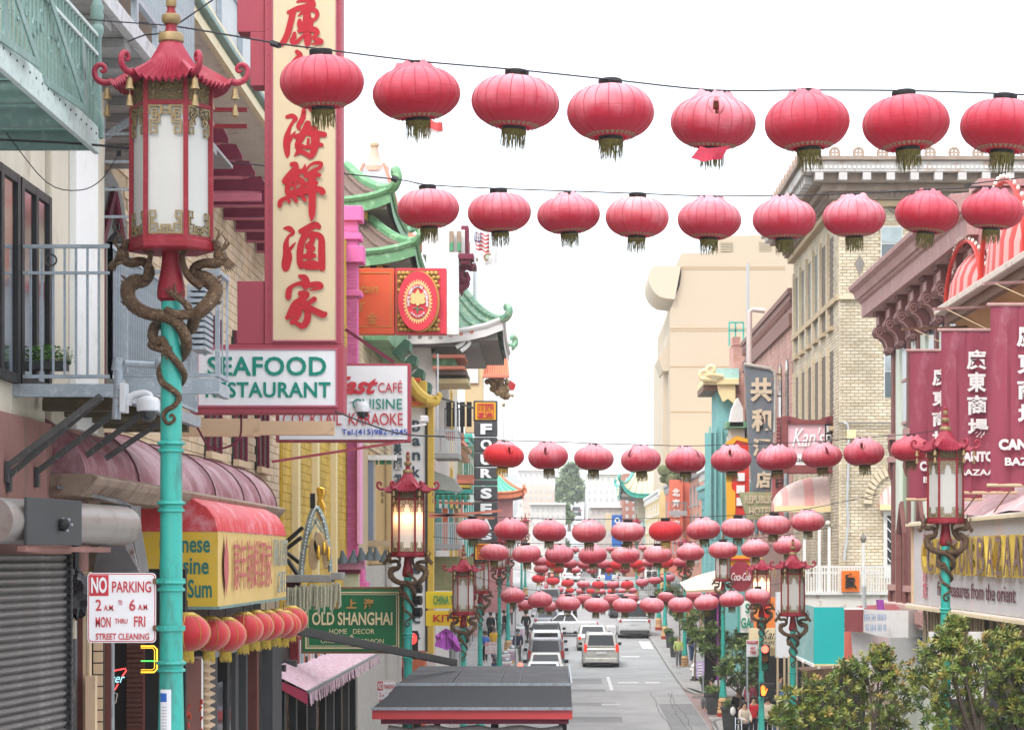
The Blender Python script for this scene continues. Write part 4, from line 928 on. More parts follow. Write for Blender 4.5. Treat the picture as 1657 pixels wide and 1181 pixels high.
b = B(); textin(b, 'FAR EAST', (XA+.03, DX(438.5, XA), -.12), (0, 1, 0), (0, 0, 1), DX(461, XA)-DX(438.5, XA), .34, depth=.01); textin(b, 'CAFE', (XA+.03, DX(444, XA), -.46), (0, 1, 0), (0, 0, 1), DX(458, XA)-DX(444, XA), .27, depth=.01); b.build('lettering', mat('lettergrey', (.32, .33, .28), .6), aw)
dm = DX(362, XA); b = B(); b.add([(XA+.03, dm+dy, z) for dy, z in ((0, .24), (.08, .12), (.17, .0), (.19, -.1), (.17, -.2), (.08, -.32), (0, -.44), (-.08, -.32), (-.17, -.2), (-.19, -.1), (-.17, 0), (-.08, .12))], [tuple(range(12))]); b.build('lantern_emblem', RL, aw)
SR = mat('silkround', (.50, .012, .018), .5, var=.12, scale=5, sheen=.4); GD = mat('goldtrim', (.60, .40, .07), .5, metal=.3, var=.2, scale=30)
def round_lantern():
 t = thing('silk_lantern', (0, 0, 0), 'x', 'lantern'); b = B(); rows = []
 nA = 48
 for i in range(13):
  th = .3+(pi-.6)*i/12; row = []
  for j in range(nA+1):
   a = 2*pi*j/nA; pf = 1+.02*(1-abs(2*((j % 6)/6)-1)**2)
   row.append((.19*sin(th)*cos(a)*pf, .19*sin(th)*sin(a)*pf, .178*cos(th)))
  rows.append(row)
 b.grid(rows); b.build('shade', SR, t, smooth=True)
 for k in range(8):
  a = 2*pi*k/8; B().tube([(.192*sin(th)*cos(a), .192*sin(th)*sin(a), .18*cos(th)) for th in [.3+(pi-.6)*i/10 for i in range(11)]], .0035, 4).build('gold_rib', GD, t, smooth=True)
 b = B(); b.lathe([(.085,.155),(.075,.175),(.05,.19)], n=16); 
 for k in range(20): a = k*pi/10; b.tube([(.08*cos(a), .08*sin(a), .165), (.1*cos(a+.1), .1*sin(a+.1), .15), (.11*cos(a), .11*sin(a), .145)], .006, 4)
 b.build('top_trim', GD, t)
 b = B(); b.lathe([(.05,-.185),(.06,-.17)], n=12)
 for k in range(36): a = k*pi/18; b.tube([(.05*cos(a), .05*sin(a), -.18), (.055*cos(a+.2), .055*sin(a+.2), -.18-random.uniform(.06, .11))], .0035, 4)
 b.build('tassel', mat('tasselgold', (.66, .48, .08), .6, var=.2), t, kind='stuff')
 B().tube([(0, 0, .18), (0, 0, .3)], .004, 4).build('hook', MATS['wire'], t)
 return t
rl = round_lantern()
sp = [(303, 1023, 'half hidden just right of the nearest lamp pole'), (338, 1026, 'dim one behind the frontmost of the awning lanterns'), (365, 1027, 'frontmost and largest, gold ribs facing the street'), (394, 1017, 'directly behind the frontmost of the awning lanterns'), (412, 1013, 'fifth from the lamp pole'), (430, 1012, 'sixth from the lamp pole'), (446, 1009, 'third from the far end of the awning row'), (459, 1011, 'second from the far end of the awning row'), (471, 1003, 'last at the far end of the awning row')]
for i, (x, y, lab) in enumerate(sp):
 o = rl if i == 0 else copy_tree(rl); XR = -3.62 if i != 1 else -3.75; d = DX(x, XR); o.location = P(x, y, d); o.rotation_euler = (0, 0, random.uniform(0, 1)); o.scale = (1.2, 1.2, 1.05)
 o['label'] = 'red silk lantern with gold ribs, '+lab; o['group'] = 'round lanterns under the yellow awning'
sf = thing('storefront', (X2, 29, G(29)+.14), 'dark shop window front under the yellow awning', 'shop front')
XF = -4.0
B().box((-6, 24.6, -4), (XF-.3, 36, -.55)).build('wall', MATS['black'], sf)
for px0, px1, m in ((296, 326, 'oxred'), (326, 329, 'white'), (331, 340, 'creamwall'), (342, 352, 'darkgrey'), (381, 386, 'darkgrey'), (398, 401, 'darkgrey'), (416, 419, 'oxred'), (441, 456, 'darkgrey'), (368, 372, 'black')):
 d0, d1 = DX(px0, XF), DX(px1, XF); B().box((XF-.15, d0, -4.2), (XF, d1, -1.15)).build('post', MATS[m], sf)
for px0, px1 in ((352, 363), (366, 376)):
 d0, d1 = DX(px0, XF), DX(px1, XF); B().box((XF-.12, d0, -3.2), (XF-.02, d1, -1.5)).build('window_pane', MATS['reflect'], sf)
d0, d1 = DX(342, XF), DX(455, XF); B().box((XF-.1, d0, -1.18), (XF+.03, d1, -1.09)).build('lintel', MATS['steel'], sf)
lvr = B().box((0, 0, 0), (.07, .5, .02)).mesh('louvre', MATS['creamwall'])
for k in range(14): inst('louvre', lvr, sf, loc=Vector((XF, DX(329, XF), -1.2-k*.09))-Vector(sf.location), rot=(0, .5, 0))
b = B(); b.sph((XF-.1, DX(312, XF), -1.75), (.1, .35, .33), 12, 8); b.build('hanging_drape', mat('drape', (.22, .015, .03), .7, var=.4), sf, smooth=True)
ck = B().tube([(0, 0, 0), (0, 0, -.06)], .012, 5).mesh('cracker', mat('crackerred', (.5, .06, .03), .6, var=.4))
for k in range(60): inst('cracker', ck, sf, loc=Vector((XF+.02, DX(random.choice((300, 303, 322, 325)), XF)+random.uniform(-.08, .08), random.uniform(-3.2, -1.6)))-Vector(sf.location), rot=(random.uniform(-.6, .6), random.uniform(-.6, .6), 0))
# ================= vertical restaurant sign =================
SRD = mat('signred', (.35, .065, .09), .6, var=.1, scale=3, dirt=((.33, .06, .09), .35, 3), streak=3)
vs_ = thing('restaurant_sign', P(480, 668, 25), 'tall maroon restaurant sign with red chinese characters over a white panel', 'sign')
dS = 25.0
def panel(x0, y0, x1, y1, t=.36, d=dS): a = P(x0, y1, d); c = P(x1, y0, d); return B().box((a.x, d, a.z), (c.x, d+t, c.z))
panel(428, -60, 552, 557).build('case', SRD, vs_, bev=.006)
for (x0, y0, x1, y1) in ((384, -40, 428, 52), (405, 52, 428, 139), (384, 455, 428, 557)): panel(x0, y0, x1-.2, y1, .3, dS+.03).build('side_case', SRD, vs_, bev=.006)
panel(308, 557.3, 556, 668, .40).build('lower_case', SRD, vs_, bev=.006)
CM = mat('signcream', (.58, .47, .31), .55, var=.07, scale=2, dirt=((.45, .42, .33), .25, 1.5)); SW = mat('signwhite', (.70, .71, .73), .45, var=.04, scale=2)
panel(442, -60, 543, 550, .02, dS-.015).build('face', CM, vs_); panel(321, 566, 543, 655.5, .02, dS-.015).build('face', SW, vs_)
for x in (440.5, 544): panel(x-.8, -60, x+.8, 551, .03, dS-.025).build('trim', MATS['maroonlight'], vs_)
for (x0, y0, x1, y1) in ((318, 563, 546, 566), (318, 655.5, 546, 658.5), (318, 566, 321, 655.5), (543, 566, 546, 655.5), (440, 550, 545, 552.5)): panel(x0, y0, x1, y1, .04, dS-.028).build('trim', MATS['maroonlight'], vs_)
sb_ = B().sph((0, 0, 0), (.006, .004, .006), 6, 4).mesh('screw', MATS['darkgrey'])
for k in range(26): 
 for x in (434, 549): inst('screw', sb_, vs_, loc=P(x, 6+k*21, dS-.001)-Vector(vs_.location))
CR = mat('charred', (.40, .006, .016), .5, var=.08, scale=4)
b = B(); strokes(b, [[(270,25,22),(340,2,50),(420,20,60),(440,50,50)], [(175,135,36),(280,95,55),(400,70,60),(440,60,50)], [(225,130,60),(200,240,62),(160,380,62),(115,460,55),(75,485,24)],
 [(375,85,60),(372,200,80),(375,330,80),(380,430,75),(372,505,30)], [(280,175,14),(340,125,34),(400,112,34),(465,118,44),(480,170,40),(440,220,30),(300,262,44)], [(295,225,40),(290,280,42),(330,300,40),(410,270,44),(420,210,34)], [(290,335,40),(350,320,40),(420,290,36)],
 [(240,360,36),(235,400,50),(215,445,48),(260,455,40),(340,375,26)], [(410,320,50),(460,325,60),(480,360,50),(435,410,22),(490,430,50),(525,455,46),(420,475,14)]], 440, 0, 6.558, dS-.018)
strokes(b, [[(265,552,40),(300,590,52),(250,640,44),(180,690,14)], [(200,760,50),(420,720,60),(600,740,50)], [(300,800,40),(520,820,50)], [(200,960,50),(420,930,60),(620,950,50)], [(430,700,60),(425,900,70),(420,1160,60)], [(360,1120,30),(330,1181,30)]], 440, 0, 6.558, dS-.027)
strokes(b, [[(215,122,36),(265,112,44),(300,140,42),(270,180,30),(238,240,34),(215,330,62),(212,420,66),(218,500,44),(215,525,18)], [(215,400,46),(255,330,36),(300,268,10)], [(385,70,40),(370,140,50),(330,215,44),(345,250,20)],
 [(425,190,60),(390,270,66),(350,340,64),(318,410,50),(340,460,60),(290,512,12)], [(300,320,40),(400,290,40),(500,290,60),(590,300,50)], [(480,250,80),(500,350,80),(490,440,70),(455,520,46),(400,490,44),(330,460,44)], [(330,400,40),(420,430,34),(500,400,50),(565,405,36)], [(430,350,28),(420,430,22)],
 [(262,600,40),(300,600,48),(300,640,54),(240,710,60),(190,770,52)], [(250,740,50),(330,680,60),(355,665,40)], [(230,780,40),(220,850,50),(235,890,56),(310,880,56),(370,830,44),(375,770,40),(300,745,44),(240,790,36)], [(300,770,26),(290,850,26)], [(240,820,24),(350,790,24)],
 [(142,1015,40),(155,970,44),(230,930,34),(330,910,34),(440,880,38)], [(215,940,30),(238,975,34)], [(285,935,30),(310,970,36)], [(370,925,32),(395,955,40)],
 [(400,600,10),(390,650,40),(378,685,34)], [(400,690,20),(440,620,24),(500,590,34),(560,595,36),(540,640,34),(480,670,40),(400,720,36)], [(430,720,50),(500,705,50),(540,710,40)], [(420,800,44),(480,790,66),(510,790,40)], [(350,895,50),(430,860,60),(540,855,60),(575,880,60)], [(475,690,60),(468,800,70),(470,950,68),(468,1100,60),(463,1175,10)]], 430, 170, 6.215, dS-.018)
strokes(b, [[(178,115,20),(225,120,50),(262,160,34),(215,200,24),(195,270,50),(195,360,56),(185,460,62),(190,500,56)], [(205,350,30),(245,300,30),(286,252,8)], [(215,345,50),(230,400,44),(205,500,40)],
 [(335,145,44),(400,120,64),(470,85,60),(505,100,50)], [(385,170,60),(345,250,60),(328,340,60),(330,440,58),(340,480,50)], [(400,185,36),(470,175,50),(530,210,56),(535,330,62),(537,430,62),(542,500,52)], [(450,170,50),(440,250,50),(400,290,50),(450,310,54),(410,345,40)], [(380,385,46),(430,380,60),(465,380,40)], [(350,470,50),(430,450,60),(500,480,60),(390,490,40)],
 [(322,572,24),(370,590,60),(388,640,70),(380,670,60)], [(218,775,52),(225,710,54),(262,665,30),(330,645,40),(400,660,46),(500,650,50),(535,670,40),(500,690,30),(425,712,12)], [(335,740,50),(395,745,54),(340,800,60),(280,850,66),(235,940,60),(208,970,40)], [(370,830,60),(400,900,60),(398,990,60),(355,1050,54),(290,1020,34)], [(330,880,54),(300,960,60),(255,1015,46)], [(465,795,50),(400,840,36),(350,880,36)], [(400,860,40),(460,900,56),(545,940,60),(570,935,44)]], 430, 350, 5.908, dS-.018)
b.build('lettering', CR, vs_)
GRN = mat('lettersea', (.0, .20, .145), .5, var=.05)
for s, x0, y0, x1, y1 in (('SEAFOOD', 336, 577, 528, 608), ('RESTAURANT', 333, 618, 535, 643)):
 b = B(); ftext(b, s, x0, y0, x1, y1, dS-.017, bold=.02, csp=1.05); b.build('lettering', GRN, vs_)
B().tube(smoothpts([P(*p, 25.3) for p in ((298, 672), (318, 690), (338, 722), (365, 724), (388, 708), (390, 668))], [.012]*6, 4)[0], .012, 6).build('conduit', MATS['maroon'], label='looping dark red conduit under the white restaurant sign', cat='conduit', smooth=True)
for (x0, y0, x1, y1, lab) in ((293, 677, 420, 706, 'cream steel channel under the left of the restaurant sign'), (420, 681, 541, 704, 'cream steel channel under the right of the restaurant sign')):
 a = P(x0, y1, 28); c = P(x1, y0, 28); bb = B().box((a.x, 28, a.z), (c.x, 28.08, c.z)); bb.box((a.x, 27.9, a.z), (c.x, 28, a.z+.02)); bb.build('steel_channel', MATS['creamwall'], label=lab, cat='channel')
RS = mat('regred', (.48, .015, .03), .45, var=.04); 
def noparking(loc_px, d, lab, s=1.0, full=True):
 x0, y0, x1, y1 = loc_px
 t = thing('parking_sign', P((x0+x1)/2, y1, d), lab, 'sign', group='no parking signs')
 W_ = (x1-x0)*d/FOC; H_ = (y1-y0)*d/FOC; c = P((x0+x1)/2, (y0+y1)/2, d)
 def rr(w, h, r, yy, th):
  pts = []
  for cx, cz, a0 in ((w/2-r, h/2-r, 0), (-w/2+r, h/2-r, 90), (-w/2+r, -h/2+r, 180), (w/2-r, -h/2+r, 270)):
   for k in range(5): a = RD(a0+k*22.5); pts.append((c.x+cx+r*cos(a), d+yy, c.z+cz+r*sin(a)))
  return B().prism(pts, (0, th, 0))
 rr(W_, H_, .03, 0, .006).build('plate', SW, t); 
 r_ = rr(W_*.975, H_*.975, .028, -.002, .0015); r_.build('border', RS, t); rr(W_*.95, H_*.95, .024, -.0035, .001).build('field', SW, t)
 px = lambda u: x0+(x1-x0)*u; py = lambda v: y0+(y1-y0)*v
 a = P(px(.03), py(.33), d); e = P(px(.31), py(.03), d); B().box((a.x, d-.0055, a.z), (e.x, d-.0045, e.z)).build('red_block', RS, t)
 b = B(); ftext(b, 'NO', px(.055), py(.06), px(.285), py(.29), d-.009, bold=.03, depth=.003); b.build('lettering', SW, t)
 b = B(); q = d-.006
 for s_, u0, v0, u1, v1 in (('PARKING', .36, .12, .93, .28), ('2', .12, .38, .205, .54), ('A.M.', .24, .46, .39, .54), ('TO', .45, .39, .51, .455), ('6', .61, .38, .70, .54), ('A.M.', .74, .45, .89, .53), ('MON', .12, .63, .34, .78), ('THRU', .40, .655, .585, .725), ('FRI', .68, .62, .845, .77), ('STREET CLEANING', .12, .865, .90, .955)):
  ftext(b, s_, px(u0), py(v0), px(u1), py(v1), q, bold=.012, depth=.003)
 b.build('lettering', RS, t)
 return t
t = noparking((141.5, 926.5, 252.5, 1039.5), 17.75, 'white and red no parking sign clamped to the nearest teal lamp pole')
for y in (940, 1016):
 B().bar(P(247, y, 17.74), P(262, y, 17.76), .02, .025).build('clamp', MATS['teal'], t); B().cbox(P(250, y, 17.71), .02, .03, .04).build('bolt', mat('rust', (.16, .08, .04), .8, var=.3), t)
 B().lathe([(.098,-.02),(.102,-.018),(.102,.018),(.098,.02)], Vector((LAMPS[277].location.x, 17.8, ZZ(y, 17.8))), 20, cap=False).build('strap', MATS['teal'], t)
pn = thing('paper_notice', P(265, 1181, 17.6), 'paper notice with blue heading taped to the nearest lamp pole', 'notice')
lx = LAMPS[277].location.x
for nm, a0, a1, y0, y1, r, m in (('sheet', -2.32, -1.42, 1114, 1200, .0965, mat('paper', (.68, .70, .74), .6, var=.05)), ('heading', -2.30, -1.75, 1120, 1134, .0975, mat('paperblue', (.03, .12, .45), .6, var=.05))):
 rows = [[(lx+r*cos(a0+(a1-a0)*k/8), 17.8+r*sin(a0+(a1-a0)*k/8), ZZ(y, 17.8)) for k in range(9)] for y in (y1, y0)]
 B().grid(rows).build(nm, m, pn, smooth=True)
for k in range(9):
 rows = [[(lx+.0975*cos(-2.2+.45*j/4), 17.8+.0975*sin(-2.2+.45*j/4), ZZ(1142+k*5+e, 17.8)) for j in range(5)] for e in (1.0, 0)]
 B().grid(rows).build('text_line', MATS['steel'], pn)
WC = mat('camwhite', (.62, .63, .66), .4, var=.05)
def domecam(x, y, d, lab, s=1.0):
 t = thing('security_camera', P(x, y, d), lab, 'camera'); c = P(x, y, d); k = s
 b = B(); b.lathe([(.07*k, -.035*k), (.078*k, -.03*k), (.078*k, .03*k), (.065*k, .055*k), (.03*k, .07*k)], c, 18); b.build('housing', WC, t, smooth=RD(45))
 b = B(); b.lathe([(.004, -.105*k), (.035*k, -.095*k), (.055*k, -.07*k), (.062*k, -.036*k)], c, 16); b.build('dome', MATS['glass'], t, smooth=True)
 return t
t = domecam(240, 657, 18.6, 'white dome security camera on a pipe left of the nearest lamp pole', 1.12)
q, r = smoothpts([P(*p, 18.65) for p in ((206, 655), (212, 642), (232, 636), (243, 640), (243, 650))], [.035, .03, .026, .024, .024], 4); B().tube(q, r, 10).build('arm', WC, t, smooth=True)
B().box(P(193, 667, 18.6), P(205, 620, 18.66)+Vector((0, .1, 0))).build('junction_box', WC, t, bev=.006)
B().tube([P(188, 678, 18.75), P(193, 590, 18.75)], .035, 12).build('pipe', GV, t, smooth=True); B().tube([P(189, 600, 18.75), P(193, 578, 18.75)], .045, 12).build('pipe_collar', GV, t, smooth=True)
for y in (630, 643, 656): B().tube([P(184, y, 18.72), P(206, y, 18.72)], .006, 6).build('bolt', MATS['steel'], t)
B().tube([P(203, 588, 18.75), P(266, 592, 18.75)], .026, 12).build('cross_pipe', GV, t, smooth=True); B().sph(P(260, 590, 18.75), (.05, .05, .06), 12, 8).build('pipe_joint', GV, t, smooth=True)
t = domecam(587, 661, 40, 'white dome security camera in front of the cafe sign', 1.7)
q, r = smoothpts([P(*p, 40) for p in ((560, 668), (562, 652), (575, 649), (587, 652))], [.045]*4, 4); B().tube(q, r, 8).build('arm', WC, t, smooth=True)
wire([P(440, 70, 22.7), P(452, 74, 22.6)], .03, 'small black clamp on the nearest lantern cable', name='cable_clamp')
wire([P(634, 288, 31), P(643, 292, 31)], .04, 'small black clamp on the second lantern cable', name='cable_clamp')
wire([P(-10, 226, 18), P(100, 231, 18), P(165, 236, 18), P(215, 241, 18)], .009, 'rusty chain running from the green balcony to the nearest lamp', 'chain', 'chain')
wire([P(192, 248, 18.5), P(165, 290, 18.5), P(128, 308, 18.5), P(75, 295, 18.5), P(10, 215, 18)], .004, 'thin black cable sagging below the green balcony')
B().cbox(P(193, 249, 18.5), .035, .035, .04).build('cable_clip', MATS['black'], label='little black clip on the sagging cable below the green balcony', cat='clip')
for pts, r_, lab in (([(207, 68), (235, 57), (270, 50), (345, 0)], .006, 'twisted cable tied to the tip of the nearest lamp'), ([(0, 15), (120, 30), (278, 42)], .005, 'thin cable from the top left corner to the nearest lamp tip'), ([(350, 262), (500, 275), (640, 290)], .004, 'thin second cable beside the second lantern row'), ([(541, 665), (640, 700), (720, 706)], .006, 'thin cable under the cafe sign')):
 wire([P(x, y, 17.9 if r_ != .004 else 30) for x, y in pts], r_, lab)
# ================= generic builders =================
def fbox(b, x0, y0, x1, y1, d, t=.05): p = P(x0, y1, d); q = P(x1, y0, d); return b.box((p.x, d, p.z), (q.x, d+t, q.z))
def windowat(parent, side, X, d0, d1, z0, z1, fm, gm=None, sill=True, bars=1, dep=.12):
 """a window in a facade x=X; side=+1 faces +X (left of the street), -1 faces -X"""
 s = side; g = B(); 
 fr = B(); w = .09
 lo, hi = (X-.02*s, X+dep*.5*s) if s > 0 else (X+dep*.5*s, X-.02*s)
 for a, c, e, f in ((d0, d0+w, z0, z1), (d1-w, d1, z0, z1), (d0+w, d1-w, z0, z0+w), (d0+w, d1-w, z1-w, z1), (d0+w, d1-w, (z0+z1)/2-.04, (z0+z1)/2+.04)): fr.box((lo, a, e), (hi, c, f))
 for k in range(bars): c = d0+(d1-d0)*(k+1)/(bars+1); fr.box((lo, c-.03, z0+w), (hi-.01*s if s > 0 else hi, c+.03, (z0+z1)/2-.04))
 o = fr.build('window', fm, parent)
 a_, c_ = sorted((X-.01*s, X+.015*s)); g.box((a_, d0+w*.5, z0+w*.5), (c_, d1-w*.5, z1-w*.5)); g.build('pane', gm or MATS['glassmid'], o)
 if sill: a_, c_ = sorted((X, X+.16*s)); B().box((a_, d0-.1, z0-.12), (c_, d1+.1, z0-.004)).build('sill', fm, o)
 return o
def facade(name, label, side, X, d0, d1, ztop, m, wm, rows, cols, cm=None, depth=12, z0=None, wh=1.7, shop=True, cornice=.5, gm=None, zb=None):
 """street building: wall box plus windows, cornice and a dark shop opening"""
 s = side; Xb = X-depth*s; g = min(G(d0), G(d1))-.6
 t = thing(name, (X, (d0+d1)/2, G((d0+d1)/2)+.14), label, 'building')
 a, c = sorted((X, Xb)); B().box((a, d0+.01, g), (c, d1-.01, ztop)).build('wall', m, t)
 zs = zb if zb is not None else G((d0+d1)/2)+4.4
 n = rows; H = (ztop-.6-zs)/max(1, n)
 for r in range(n):
  for k in range(cols):
   w = (d1-d0)/cols; c0 = d0+w*(k+.5)-min(.6, w*.3); z = zs+H*r+H*.15
   windowat(t, s, X, c0, c0+min(1.2, w*.6), z, z+min(wh, H*.68), wm, gm)
 if cornice:
  cm = cm or wm
  a, c = sorted((X-.05*s, X+cornice*s)); B().box((a, d0, ztop-.05), (c, d1, ztop+.18)).build('cornice', cm, t, bev=.02)
  a, c = sorted((X-.05*s, X+cornice*.6*s)); B().box((a, d0+.02, ztop-.28), (c, d1-.02, ztop-.054)).build('cornice_mould', cm, t)
  n = int((d1-d0)/.9); a, c = 0, cornice*.8*s
  me = B().box((min(a, c), 0, 0), (max(a, c), .18, .24)).mesh('dentil', cm)
  for k in range(n): inst('dentil', me, t, loc=Vector((X, d0+.3+k*.9, ztop-.53))-Vector(t.location))
 if shop:
  n = max(1, int((d1-d0)/4)); w = (d1-d0)/n
  for k in range(n):
   a, c = sorted((X-.02*s, X+.03*s)); B().box((a, d0+w*k+.3, g+.6), (c, d0+w*(k+1)-.3, G(d0+w*k)+3.0)).build('shop_window', MATS['glass'], t)
   a, c = sorted((X, X+.08*s)); B().box((a, d0+w*k+.2, G(d0+w*k)+3.02), (c, d0+w*(k+1)-.2, G(d0+w*k)+3.3)).build('shop_fascia', cm or wm, t)
 return t
def pagoda(parent, x0, x1, y0, y1, z, over, h, mr, me_, ribs=.35, lift=.35, inner=.35, curl=.22, ridge=None, tag_='roof', ix_=None, ex=1.25):
 """hipped roof with upturned corners over the rectangle, ribs of tile and curled corners"""
 ridge = ridge or me_
 X0, X1, Y0, Y1 = x0-over, x1+over, y0-over, y1+over
 cx, cy = (x0+x1)/2, (y0+y1)/2; ix, iy = (x1-x0)*(ix_ or inner)*.5, (y1-y0)*inner*.5
 def edge(p, q, pi_, qi):
  rows = []; N_ = 14; M_ = 8
  for i in range(M_+1):
   t = i/M_; row = []
   for j in range(N_+1):
    u = j/N_; a = Vector(p).lerp(Vector(q), u); c = Vector(pi_).lerp(Vector(qi), u); v = a.lerp(c, t)
    e = abs(2*u-1)**4*(1-t)**2
    zz = z+h*(t**ex)+lift*e
    row.append((v.x, v.y, zz))
   rows.append(row)
  return rows
 P0 = [(X0, Y0, 0), (X1, Y0, 0), (X1, Y1, 0), (X0, Y1, 0)]; I0 = [(cx-ix, cy-iy, 0), (cx+ix, cy-iy, 0), (cx+ix, cy+iy, 0), (cx-ix, cy+iy, 0)]
 rf = B(); rb = B(); ev = B()
 for k in range(4):
  rows = edge(P0[k], P0[(k+1) % 4], I0[k], I0[(k+1) % 4]); rf.grid(rows)
  L_ = (Vector(P0[k])-Vector(P0[(k+1) % 4])).length; n = max(4, int(L_/ribs))
  for j in range(1, n):
   u = j/n*14; a = int(u); f = u-a
   rb.tube([Vector(r[a]).lerp(Vector(r[min(a+1, 14)]), f)+Vector((0, 0, .015)) for r in rows[::2]], ribs*.16, 5)
  ev.tube([Vector(p) for p in rows[0]], .09, 6)
  for i in range(14): pass
  lo = [(p[0], p[1], p[2]-.36) for p in rows[0]]; rfk = [(p[0]+(cx-p[0])*.06, p[1]+(cy-p[1])*.06, p[2]-.24) for p in rows[0]]
  ev.grid([lo, [tuple(p) for p in rows[0]]])
  rr = [Vector(r[0]) for r in rows]; out = (Vector(P0[k])-Vector((cx, cy, 0))).normalized(); c0 = rr[0]
  cu = [c0+out*(curl*a)+Vector((0, 0, curl*b_)) for a, b_ in ((.0, .0), (.6, .1), (1.1, .5), (1.15, 1.0), (.8, 1.35), (.45, 1.2), (.5, .9))]
  q, r = smoothpts(cu[::-1]+rr[1:], [.05, .06, .08, .09, .10, .10, .11]+[.11]*(len(rr)-1), 3)
  B().tube(q, [x*max(.7, min(1.3, curl/.22)) for x in r], 7).build('hip_ridge', ridge, parent, smooth=True)
 rf.build(tag_, mr, parent, smooth=RD(30)); rb.build('tile_rib', mr, parent, smooth=True, kind='stuff'); ev.build('eave', me_, parent, smooth=RD(50))
 B().box((X0+over*.2, Y0+over*.2, z-.22), (X1-over*.2, Y1-over*.2, z+.02)).build('soffit', MATS['slateframe'] if 'slateframe' in MATS else mat('slateframe', (.22, .20, .18), .7, var=.2), parent)
def balcony(parent, side, X, d0, d1, z, out, m, h=1.0, step=.16, floor=None):
 a, c = sorted((X, X+out*side)); B().box((a, d0, z-.14), (c, d1, z)).build('balcony_floor', floor or m, parent)
 off = wl(parent); Xo = X+out*side-.04*side
 me = B().cbox((0, 0, h/2), .03, .03, h).mesh('baluster', m)
 hold = bpy.data.objects.new('balcony_railing', B().box((Xo-.03, d0, z+h-.05), (Xo+.03, d1, z+h)).mesh('rail', m, off)); COL.objects.link(hold); hold.parent = parent
 B().box((a, d0, z+h-.05), (c, d0+.05, z+h)).build('rail', m, hold)
 k = d0
 while k < d1: o = inst('baluster', me, hold, loc=Vector((Xo, k, z))-off); k += step
 k = a+.1
 while k < c: inst('baluster', me, hold, loc=Vector((k, d0+.02, z))-off); k += step
 return hold
# ================= left side, middle distance =================
GY = mat('wallgold', (.55, .36, .045), .8, var=.12, scale=2, bump=.2, dirt=((.45, .28, .05), .3, 3)); PK = mat('pink', (.62, .14, .36), .7, var=.1, scale=3, dirt=((.5, .12, .3), .3, 4))
yb = thing('yellow_building', (-5, 52, G(52)+.14), 'golden yellow building with striped pilasters and a bright pink corner pier', 'building')
B().box((-14, 45.02, -6), (-5.0, 61.8, 7.5)).build('wall', GY, yb)
bricks(yb, (-5.0, 45.1, -.9), (0, 1, 0), (1, 0, 0), 14, 6.4, .46, .16, brickmat('brickgold', [(.50, .33, .035), (.58, .39, .06)]), dep=.015)
CS = mat('stripecream', (.72, .60, .34), .7, var=.08); GS = mat('stripegreen', (.36, .55, .25), .7, var=.08)
for d in (46.6, 50.4, 54.6):
 B().box((-5, d, -.5), (-4.86, d+.35, 7.2)).build('stripe', CS, yb); B().box((-5, d+.36, -.5), (-4.88, d+.6, 7.2)).build('stripe', GS, yb)
 B().box((-5, d-.7, -.9), (-4.78, d+.9, -.45)).build('pilaster_base', GY, yb, bev=.03)
pp = thing('pink_pier', (-5, 60, G(60)+.14), 'bright pink brick pier with stepped caps between two signs', 'pillar')
B().box((-5.6, 59, -1.2), (-4.75, 59.5, 8.35)).build('shaft', PK, pp); bricks(pp, (-5.6, 59, .2), (1, 0, 0), (0, -1, 0), .85, 7.6, .24, .085, brickmat('brickpink', [(.58, .12, .33), (.66, .17, .40)]), dep=.012)
for z0, z1, e in ((8.0, 8.35, .12), (7.55, 7.7, .1), (7.0, 7.4, .16), (6.2, 6.34, .1), (-.1, .05, .08), (-.6, -.1, .16), (-.95, -.6, .25)): B().box((-5.6-e, 59-e, z0), (-4.75+e, 59.6, z1)).build('cap', PK, pp, bev=.02)
B().box((-4.72, 58.6, .3), (-4.66, 59.6, 4.2)).build('pilaster_edge', mat('pinkpale', (.72, .34, .52), .7, var=.1), pp)
lg = thing('pink_ledge', P(560, 925, 56), 'pink ledge with a row of dark floodlights above the green sign', 'ledge')
fbox(B(), 528, 905, 590, 921, 56, .4).build('ledge', mat('pinkledge', (.66, .30, .48), .7, var=.1), lg); fbox(B(), 534, 921, 582, 928, 56.1, .3).build('moulding', MATS['maroon'], lg)
fbox(B(), 552, 928, 580, 952, 56.2, .3).build('pedestal', mat('greenpale2', (.55, .60, .42), .7, var=.1), lg)
lm = B().lathe([(.13, 0), (.10, .08), (.05, .2), (.03, .28)], n=10).mesh('floodlight', mat('lampgrey', (.10, .13, .15), .5, var=.2), smooth=RD(40))
for k, (x, y) in enumerate(((540, 908), (556, 910), (571, 909), (586, 905), (598, 905), (610, 905), (622, 909))): inst('floodlight', lm, lg, loc=P(x, y, 55.9)-Vector(lg.location), rot=(.2, .1*(-1)**k, 0))
bb_ = thing('bank_building', (-5, 69, G(69)+.14), 'tan brick bank building with stacked green pagoda roofs and speckled stone base', 'building')
TB = mat('tanwall', (.46, .36, .23), .85, var=.12, scale=2); SPK = mat('goldspeckle', (.42, .28, .12), .8, var=.9, scale=30, bump=.5, bscale=30); SPG = mat('stonespeckle', (.46, .44, .41), .8, var=.6, scale=26, bump=.4, bscale=30)
B().box((-16, 62, -8), (-5.04, 78, 5.6)).build('wall', TB, bb_); B().box((-5.5, 62, -7), (-4.98, 78, -.25)).build('stone_base', SPG, bb_); B().box((-5.5, 66.3, -.2), (-4.99, 78, 2.8)).build('gold_panel', SPK, bb_)
fbox(B(), 590, 874, 640, 884, 66.2, .5).build('ledge', TB, bb_)
